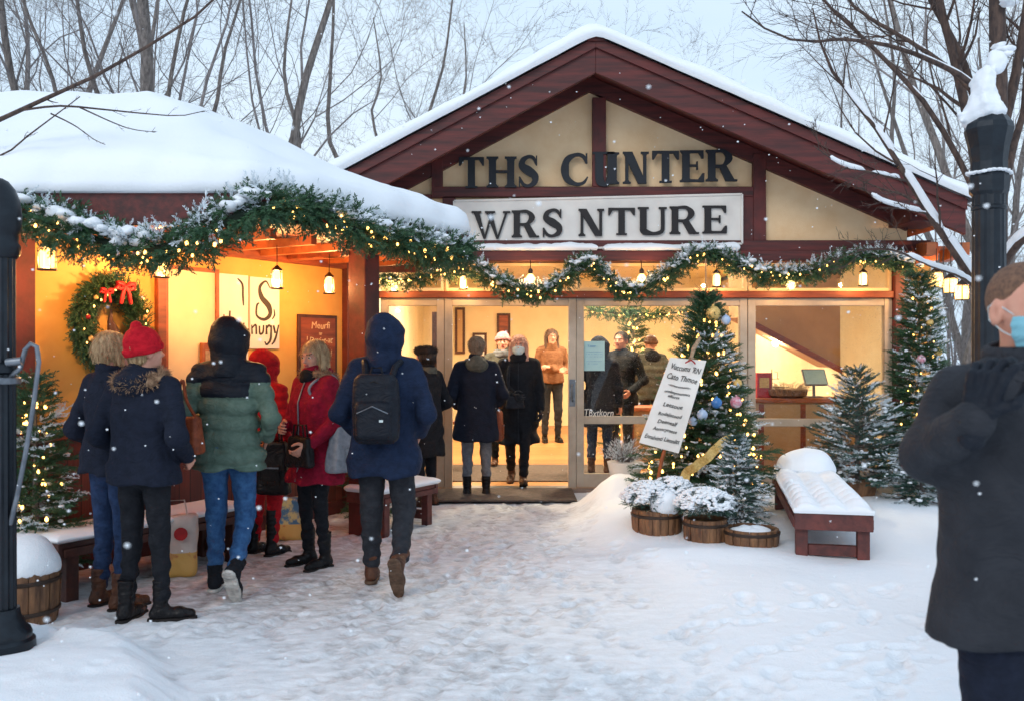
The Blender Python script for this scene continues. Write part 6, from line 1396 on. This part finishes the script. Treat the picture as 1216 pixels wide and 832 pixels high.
        if collar:
            Vc, Qc = nets(lambda X,Y,Z: smax(np.abs(prof(X,Y,Z,[(1.44,.105,.10,0,lean*.8-.01),(1.50,.082,.088,0,lean*.9),(1.57,.080,.088,0,lean)]))-.009, -(Y-(lean+.055)+ (1.60-Z)*-.3)*(-1)-.06 if False else Z-1.565+.03*np.sin(X*12)+.12*np.clip(Y-lean-.02,0,1), .01), (-.16,-.16,1.42), (.16,.16,1.62), .010); mesh_np('collar', Vc, Qc, mats_[-1], t)
        if coat.get('belt'): MB().lathe([(.001,0),(.1,0)], n=6)
    if skirt:
        z0, m_ = skirt; mesh_np('skirt', *nets(lambda X,Y,Z: prof(X,Y,Z,[(z0,.19,.165,0,0),(.8,.17,.14,0,0),(1.0,.15,.12,0,0)])+.008*np.sin(np.arctan2(Y,X)*11), (-.25,-.22,z0-.03), (.25,.22,1.03), cell), m_, t)
    # --- hood down behind the neck
    if coat and coat.get('hood_down'):
        m_ = coat['hood_down']; Vh, Qh = nets(lambda X,Y,Z: smin(ell(X,Y,Z,(0,-.115+lean,1.45),(.125,.062,.085)), cone(np.abs(X),Y,Z,(.0,-.10+lean,1.52),(.105,.01+lean,1.49),.034,.028), .04)+.005*wob(X,Y,Z,16,2,3), (-.2,-.24,1.32), (.2,.12,1.60), .011); mesh_np('hood', Vh, Qh, m_, t)
        if coat.get('fur'): fur_ring('fur_trim', t, [(.14*math.sin(a)*1.0, -.035+lean-.105*math.cos(a), 1.475-.035*math.cos(a)+.0*a) for a in np.linspace(-2.5,2.5,14)], .032, 2600, coat['fur'], .042, .003, 3, False)
    # --- hood up
    if hood:
        m_, open_ = hood
        def hf(X,Y,Z):
            x,y,z = to_head(X,Y,Z,R,c); d = smin(ell(x,y,z,(0,-.018,.015),(.130,.142,.140)), ell(x,y,z,(0,-.055,.055),(.078,.088,.10)), .04)
            d = smin(d, cone(X,Y,Z,(0,lean-.01,1.44),(0,lean*1.0,1.55),.125,.105), .06)+.005*wob(X,Y,Z,15,2,5)+.003*np.sin(z*60+x*12)
            if open_: d = smax(d, -ell(x,y,z,(0,.105,-.015),(.066,.075,.098)), .02)
            return d
        mesh_np('hood', *nets(hf, c-np.array([.19,.2,.24]), c+np.array([.19,.2,.19]), .010), m_, t)
    # --- hair
    Rm = Matrix([list(r_) for r_ in R]).to_4x4(); Rm.translation = Vector(c)
    def hv(V): return V@R.T+c
    if hair:
        kind, m_ = hair
        def rf(x,y,z):
            cap = ell(x,y,z,(0,-.022,.038),(.089,.106,.097)); cut = (y-.045)-.55*np.clip(z-.02,-.3,.06)-.25*np.clip(.02-z,0,1)
            if kind == 'short': d = smax(ell(x,y,z,(0,-.020,.037),(.0815,.0995,.0915)), np.interp(y, [-.12,-.035,-.012,.030,.052,.075], [-.060,-.048,.016,.036,.080,.115])-z, .005)
            else:
                d = cap
                if kind == 'long': d = smin(d, smin(cone(np.abs(x),y,z,(.070,-.012,.01),(.095,.022,-.17),.036,.030), cone(x,y,z,(0,-.07,0),(0,-.095,-.19),.078,.062), .04), .03)
                if kind == 'bob': d = smin(d, smin(cone(np.abs(x),y,z,(.066,-.01,.01),(.066,.0,-.08),.034,.026), cone(x,y,z,(0,-.065,0),(0,-.055,-.085),.062,.052), .03), .03)
                if kind == 'bun': d = smin(d, ell(x,y,z,(0,-.05,-.05),(.062,.05,.045)), .03)
                d = smax(d, -ell(x,y,z,(0,.115,-.035),(.060,.085,.088)), .012)
            a = np.arctan2(x, -y); return d+((.0035*np.sin(a*26+z*14)+.0025*np.sin(a*61+z*30)+.003*wob(x*2,y*2,z*.5,12,2,4)) if kind != 'short' else .0012*wob(x,y,z,40,2,4))
        V, Q = nets(rf, (-.16,-.2,-.27), (.16,.13,.17), .0065 if face else .009); r_ = np.random.default_rng(int(H*1000))
        if kind != 'short' or m_ != 'hair_short':
            ok_ = np.where(V[:,2] < (-.01 if hat else 9))[0]; k_ = ok_[r_.integers(0, len(ok_), 1500 if face else 1100)]; nn = V[k_]-np.array([0,-.02,.03 if kind in ('short','bun') else -.02]); nn /= np.linalg.norm(nn,axis=1)[:,None]; dn = np.array([0,-.15,-1.])+r_.normal(0,.16,(len(k_),3)); dn -= (dn*nn).sum(1)[:,None]*nn*.93; dn /= np.linalg.norm(dn,axis=1)[:,None]
            V, Q = join_bakes([(V, Q), bake(np.array([(0,-.0016,0),(.5,-.0018,.03),(1,0,.0),(.5,.0018,.03)]), np.array([[0,1,2,3]]), V[k_]+nn*.002, frames(dn), np.stack([r_.uniform(.03,.07,len(k_)), np.ones(len(k_)), r_.uniform(.0,.05,len(k_))],1))])
        mesh_np('hair', hv(V), Q, m_, t)
    if hat:
        kind, m_ = hat
        if kind == 'beanie':
            f = lambda x,y,z: smin(smax(ell(x,y,z,(0,-.02,.05),(.095,.112,.098)), .018-z+.18*(y), .006), smax(np.abs(ell(x,y,z,(0,-.018,.040),(.100,.116,.10)))-.008, np.abs(z-.045-.18*y)-.024, .006), .008)+.0018*np.sin(np.arctan2(x,y)*64)
            V, Q = nets(f, (-.14,-.17,-.08), (.14,.14,.2), .006); ho = mesh_np('hat', hv(V), Q, m_, t)
        elif kind == 'pom':
            f = lambda x,y,z: smin(smin(smax(ell(x,y,z,(0,-.02,.055),(.098,.114,.108)), .0-z+.18*y, .006), ell(x,y,z,(-.035,-.03,.168),(.034,.034,.030)), .02), smax(np.abs(ell(x,y,z,(0,-.018,.035),(.101,.117,.10)))-.007, np.abs(z-.02-.18*y)-.022, .006), .008)+.0018*np.sin(np.arctan2(x,y)*64)+.003*wob(x,y,z,20,2,3)
            V, Q = nets(f, (-.14,-.17,-.08), (.14,.14,.23), .006); mesh_np('hat', hv(V), Q, m_, t)
        elif kind == 'fur':
            ring = [(c[0]+.075*math.cos(a), c[1]-.01+.088*math.sin(a), c[2]+.075) for a in np.linspace(0,2*PI,9)[:-1]]; fur_ring('hat', t, ring, .048, 3000, m_, .032, .003, 5)
    if mask:
        f = lambda x,y,z: smax(smax(smax(np.abs(smin(ell(x,y,z,(0,.022,-.035),(.070,.085,.080)), cone(x,y,z,(0,.07,-.01),(0,.075,-.07),.042,.040), .02)-.001)-.0036, .032-y+.0, .004), z-.004+.25*np.abs(x), .004), -.103-z, .004)+.0009*np.sin(z*230)
        V, Q = nets(f, (-.1,0,-.13), (.1,.15,.04), .0029); mk = mesh_np('face_mask', hv(V), Q, mask, t)
        for sg in (-1,1):
            pts = hv(np.array([(sg*.063,.040,-.012),(sg*.077,.012,.008),(sg*.086,-.012,.024),(sg*.091,-.030,.010),(sg*.090,-.026,-.022),(sg*.076,.008,-.050),(sg*.058,.046,-.070)])); MB().tube([tuple(p) for p in pts], .0016, n=5).build('ear_loop', 'maskwhite', mk, smooth=True)
    if scarf: mesh_np('scarf', *nets(lambda X,Y,Z: smin(smin(np.sqrt((np.sqrt((X/1.05)**2+(Y-lean*.8)**2)-.082)**2+(Z-1.50)**2)-.034, np.sqrt((np.sqrt((X)**2+(Y-lean*.8)**2)-.088)**2+(Z-1.465+.1*X)**2)-.030, .01), 9, .01)+.005*wob(X,Y,Z,20,2,7), (-.16,-.18,1.40), (.16,.18,1.57), .009), scarf, t)
    return t
def W_(t, p): bpy.context.view_layer.update(); return t.matrix_world @ Vector(p)
def tote(owner, lp_, sz, rz, label, m, strap=None, name='handbag', tilt=0, seed=2, pocket=True, buckle=True):
    p = W_(owner, lp_); t = empty(name, p, owner.rotation_euler.z+rz, label, 'bag'); w, d, h = sz
    f = lambda X,Y,Z: rbox(X*(1+.25*(Z/h)), Y*(1+.8*np.clip(Z/h,0,1)), Z, (0,0,0), (w/2,d/2,h/2), min(d*.45,.03))+.005*wob(X,Y,Z,14,2,seed)
    V, Q = nets(f, (-w*.7,-d*.9,-h*.6), (w*.7,d*.9,h*.6), .007); b = mesh_np('bag_body', V, Q, m, t)
    if pocket: MB().box(-w*.3,w*.3,-d*.5-.008,-d*.5-.001,-h*.3,h*.05).build('pocket', m, t, bevel=.003); MB().box(-w*.28,w*.28,-d*.5-.012,-d*.5-.0085,h*.0,h*.03).build('zip', 'greymetal', t)
    if strap:
        inv_ = (Matrix.Translation(p) @ Matrix.Rotation(t.rotation_euler.z,4,'Z')).inverted(); pts = [Vector((-w*.4,0,h*.42))]+[inv_ @ W_(owner, q) for q in strap]+[Vector((w*.4,0,h*.42))]; G = path_pts(pts, .02); MB().tube([tuple(g) for g in G], .010, n=6).build('strap', m, t, smooth=True)
    else:
        for y in (-d*.2,d*.2): MB().tube([(-w*.25,y,h*.42),(-w*.18,y,h*.85),(w*.18,y,h*.85),(w*.25,y,h*.42)], .007, n=6).build('handle', m, t, smooth=True)
    return t
def gp(px, d): x = (px-CX)/F*d; return Vector((x, d, gh(x,d)-.008))
PG = 'visitors queuing along the kiosk'; PI_ = 'people inside and at the door'
walkR = dict(knee=[(-.10,.10,.50),(.11,-.02,.49)], ankle=[(-.10,.06,.10),(.115,-.30,.27)], pitch=[0,1.05])
# 1 blonde in dark coat behind the red hat
p1 = person(gp(133,5.62), -.55, 1.665, 'blonde person in dark coat, dark jeans and brown boots beside the red pom hat', dict(m='navy_dark',hem=.86,puff=1.02,w=.95), ('pocket','pocket'), trousers='denim_dark', boots=('leather_brown','sole_dark',.14), hair=('bob','hair_blonde'), face=False, group=PG, hands=False, legr=.95, head=(-.2,.05,0))
p2 = person(gp(171,5.34), -.30, 1.655, 'person in red pom hat and dark jacket with fur trimmed hood, back turned', dict(m='navy_dark',hem=.84,puff=1.08,w=1.0,hood_down='navy_dark',fur='fur',flare=1.02), ('pocket','pocket'), trousers='black_cloth', boots=('leather_black','sole_dark',.15), hair=('bun','hair_blonde'), hat=('pom','redhat'), face=False, group=PG, head=(-.45,.06,0), legs=dict(ankle=[(-.10,-.03,.10),(.11,.03,.10)], turn=[0,-.9]), legr=.92, cell=.0105)
p3 = person(gp(272,5.98), .02, 1.735, 'person walking away in green and black puffer, black hood and blue jeans', dict(m=['green_puff','black_shell'],hem=.80,puff=1.10,w=1.04,quilt=.105,flare=1.03), ('bag','pocket'), trousers='denim', boots=('black_cloth','sole_white',.07), hood=('black_shell',False), face=False, group=PG, legs=dict(knee=[(-.10,.06,.50),(.10,.03,.49)], ankle=[(-.105,.05,.10),(.11,-.25,.20)], pitch=[0,1.0]), legr=.98, cell=.0105)
p4 = person(gp(314,7.1), -.5, 1.54, 'person in red hooded jacket and red trousers half hidden behind green puffer', dict(m='redcloth',hem=.82,puff=1.05,w=1.0,quilt=.09), ('pocket','down'), trousers='redcloth', boots=('leather_black','sole_dark',.30), hood=('redcloth',False), face=False, group=PG)
p5 = person(gp(374,6.7), 2.4, 1.62, 'blonde woman in burgundy coat with grey shoulder bag, facing left', dict(m='burgundy',hem=.66,puff=1.12,w=1.08,flare=1.14,zip=True,hood_down='burgundy',fur='fur'), ((( -.27,.0,1.13),(-.20,.19,.98)), ((.27,.02,1.12),(.10,.22,1.10))), trousers='black_cloth', boots=('leather_black','sole_dark',.18), hair=('long','hair_blonde'), face=True, group=PG, head=(.25,-.14,0), scarf='black_cloth', legr=.85, cell=.0105)
p6 = person(gp(457,6.2), -.08, 1.77, 'person in navy hooded parka and grey trousers walking towards the door', dict(m='navy',hem=.72,puff=1.10,w=1.07,flare=1.06), ('pocket','pocket'), trousers='darkgrey', boots=('leather_brown','sole_brown',.09), hood=('navy',False), face=False, group=PG, legs=dict(knee=[(-.10,.05,.50),(.12,.05,.49)], ankle=[(-.10,.05,.10),(.16,-.31,.22)], pitch=[0,1.15]), legr=1.14, cell=.0105)
p7 = person(gp(506,9.3), 1.0, 1.60, 'person in black fur hat and long dark coat by the left side window', dict(m='black_cloth',hem=.56,puff=1.0,w=1.0), ('pocket','pocket'), boots=('leather_brown','sole_dark',.14), hat=('fur','fur_dark'), hair=('bob','hair_dark'), scarf='olive', face=True, group=PI_, cell=.018)
p8 = person(gp(566,9.86), .05, 1.70, 'person in long navy coat and grey trousers entering the door, back turned', dict(m='navy_dark',hem=.62,puff=1.12,w=1.05,flare=1.10,hood_down='olive'), ('pocket','pocket'), trousers='greywool', boots=('leather_black','sole_dark',.14), hair=('bun','hair_grey'), face=False, group=PI_, cell=.016, legr=.95)
p9 = person(gp(616,10.5), PI-.05, 1.68, 'masked woman in long black coat with pink headscarf stepping out of the door', dict(m='black_cloth',hem=.48,puff=1.06,w=1.02,flare=1.10,zip=True,zipm='darkgrey'), ('down','front'), boots=('leather_brown','sole_dark',.22), hair=('long','hair_pink'), mask='maskwhite', face=True, group=PI_, cell=.016, gloves='darkgrey', scarf='black_cloth', legs=dict(knee=[(-.08,.14,.50),(.10,0,.49)], ankle=[(-.06,.20,.11),(.10,-.20,.15)], pitch=[-.25,.5]))
p9.location.z = .034
def inside(px, d): return Vector(((px-CX)/F*d, d, .034))
p10 = person(inside(597,12.2), PI, 1.74, 'person in pink cap and grey scarf standing behind the masked woman', dict(m='olive',hem=.80), ('down','pocket'), hat=('beanie','pinkcloth'), scarf='greywool', face=True, group=PI_, cell=.018, boots=('leather_brown','sole_dark',.14))
p11 = person(inside(655,15.4), PI+.15, 1.86, 'long haired person in rust top and dark trousers deep inside the doorway', dict(m=['rust','rust'],hem=.92,w=.9,arm=.82), ((( -.25,.0,1.13),(.06,.19,1.17)),((.25,.0,1.13),(-.06,.22,1.12))), trousers='darkgrey', hair=('long','hair_brown'), face=True, group=PI_, cell=.018)
p12 = person(inside(712,11.4), -.25, 1.66, 'person in long dark coat standing behind the paper notice', dict(m='navy_dark',hem=.62), ('pocket','down'), trousers='denim_dark', boots=('leather_brown','sole_dark',.12), hood=('navy_dark',False), face=False, group=PI_, cell=.018)
p13 = person(inside(738,12.1), PI*.80, 1.76, 'dark haired man in black jacket talking beside the paper notice', dict(m='black_cloth',hem=.80), ('pocket','front'), trousers='darkgrey', hair=('short','hair_dark'), face=True, group=PI_, cell=.018, collar=False)
p14 = person(inside(773,13.75), .1, 1.72, 'person in brown beanie and grey jacket beyond the low counter', dict(m='olive',hem=.80,quilt=.11,puff=1.1,hood_down='black_cloth'), ('pocket','pocket'), trousers='darkgrey', hat=('beanie','leather_brown'), face=False, group=PI_, cell=.018)
# the masked man in the foreground
H15 = 1.83; s15 = H15/1.75; l15 = gp(1216,2.48); y15 = PI+.20; l15.z = 1.778-H15
M15 = (Matrix.Translation(l15) @ Matrix.Rotation(y15,4,'Z') @ Matrix.Scale(s15,4)).inverted()
e15 = tuple(M15 @ at(1104,540,2.50)); w15 = tuple(M15 @ at(1158,498,2.24))
p15 = person(l15, y15, H15, 'man in blue face mask and dark coat at the right edge, gloved hand raised', dict(m='coat_near',hem=.80,puff=1.12,w=1.04,arm=1.08,zip=True,zipm='greymetal'), ('pocket',(e15,w15)) if False else (('pocket'),(e15,w15)), trousers='navy_dark', boots=('leather_black','sole_dark',.16), hair=('short','hair_short'), mask='maskblue', face=True, cell=.010, head=(-.06,-.03,0), hands=False, legr=1.05, collar=True)
wv = Vector(w15); ev_ = Vector(e15); dd = (wv-ev_).normalized(); up15 = (M15.to_3x3() @ Vector((.25,.15,1.))).normalized()
mesh_np('glove', *hand_mesh(wv+dd*.01, tuple(dd*.25+up15), tuple(M15.to_3x3() @ Vector((.75,.55,.1))), tuple(M15.to_3x3() @ Vector((.5,-.8,.1))), .62, 1.18, .005, r0=.0100, spread=.18), 'black_shell', p15)
# bags and things they carry
tote(p3, (-.235,-.20,1.04), (.27,.11,.24), -.35, 'tan brown leather handbag hanging at the left side of the green puffer', 'leather_tan', strap=[(-.30,-.16,1.20),(-.27,-.10,1.38),(-.22,-.16,1.25)], name='handbag')
tote(p4, (.22,-.12,.78), (.24,.10,.40), .3, 'soft black bag hanging from the person in red', 'leather_black', name='handbag', seed=6)
tote(p5, (-.27,-.13,.94), (.34,.13,.34), -PI/2+.1, 'slouchy grey shoulder bag with a pocket on the burgundy coat', 'grey_bag', strap=[(-.27,-.10,1.22),(-.16,-.05,1.49),(-.10,.12,1.36)], name='shoulder_bag', seed=5)
tote(p5, (-.12,.22,.92), (.24,.08,.22), .1, 'small black bag held in front of the burgundy coat', 'leather_black', name='handbag', seed=9)
tote(p8, (.24,.05,.78), (.17,.10,.32), PI/2-.2, 'rust brown bag hanging at the right side of the navy coat', 'leather_tan', strap=[(.25,.06,1.0),(.22,.0,1.2)], name='handbag', seed=4)
t = tote(p9, (.03,.27,.98), (.20,.05,.14), .15, 'small dark grey pouch held by the masked woman in the doorway', 'darkgrey', strap=[(.12,.22,1.2),(.1,.16,1.4)], name='pouch', seed=7)
# backpack
bp_ = empty('backpack', W_(p6, (0,-.19,1.17)), p6.rotation_euler.z, 'black backpack with front pocket worn over the navy parka', 'backpack')
V, Q = nets(lambda X,Y,Z: smin(rbox(X*(1+.25*np.clip(Z,0,1)),Y,Z,(0,-.06,0),(.150,.075,.225),.06), rbox(X,Y,Z,(0,-.135,-.07),(.115,.04,.12),.035), .015)+.004*wob(X,Y,Z,14,2,3), (-.2,-.22,-.27), (.2,.06,.27), .008); bb_ = mesh_np('pack_body', V, Q, 'black_shell', bp_)
MB().tube([(-.10,-.178,-.02),(0,-.182,.025),(.10,-.178,-.02)], .004, n=5).build('zip', 'greymetal', bp_); MB().tube([(-.125,-.10,.05),(-.10,-.128,.14),(0,-.138,.18),(.10,-.128,.14),(.125,-.10,.05)], .004, n=5).build('zip', 'sole_dark', bp_)
MB().tube([(-.04,-.05,.22),(-.03,-.05,.265),(.03,-.05,.265),(.04,-.05,.22)], .008, n=6).build('grab_handle', 'black_shell', bp_, smooth=True)
for sg in (-1,1): MB().tube([(sg*.08,.0,.18),(sg*.10,.05,.27),(sg*.12,.12,.30),(sg*.14,.26,.24),(sg*.145,.34,.10)], [.020,.022,.022,.020,.016], n=8).build('strap', 'black_shell', bp_, smooth=True)
MB().box(.045,.07,-.181,-.177,-.075,-.06).build('tag', 'maskwhite', bp_)
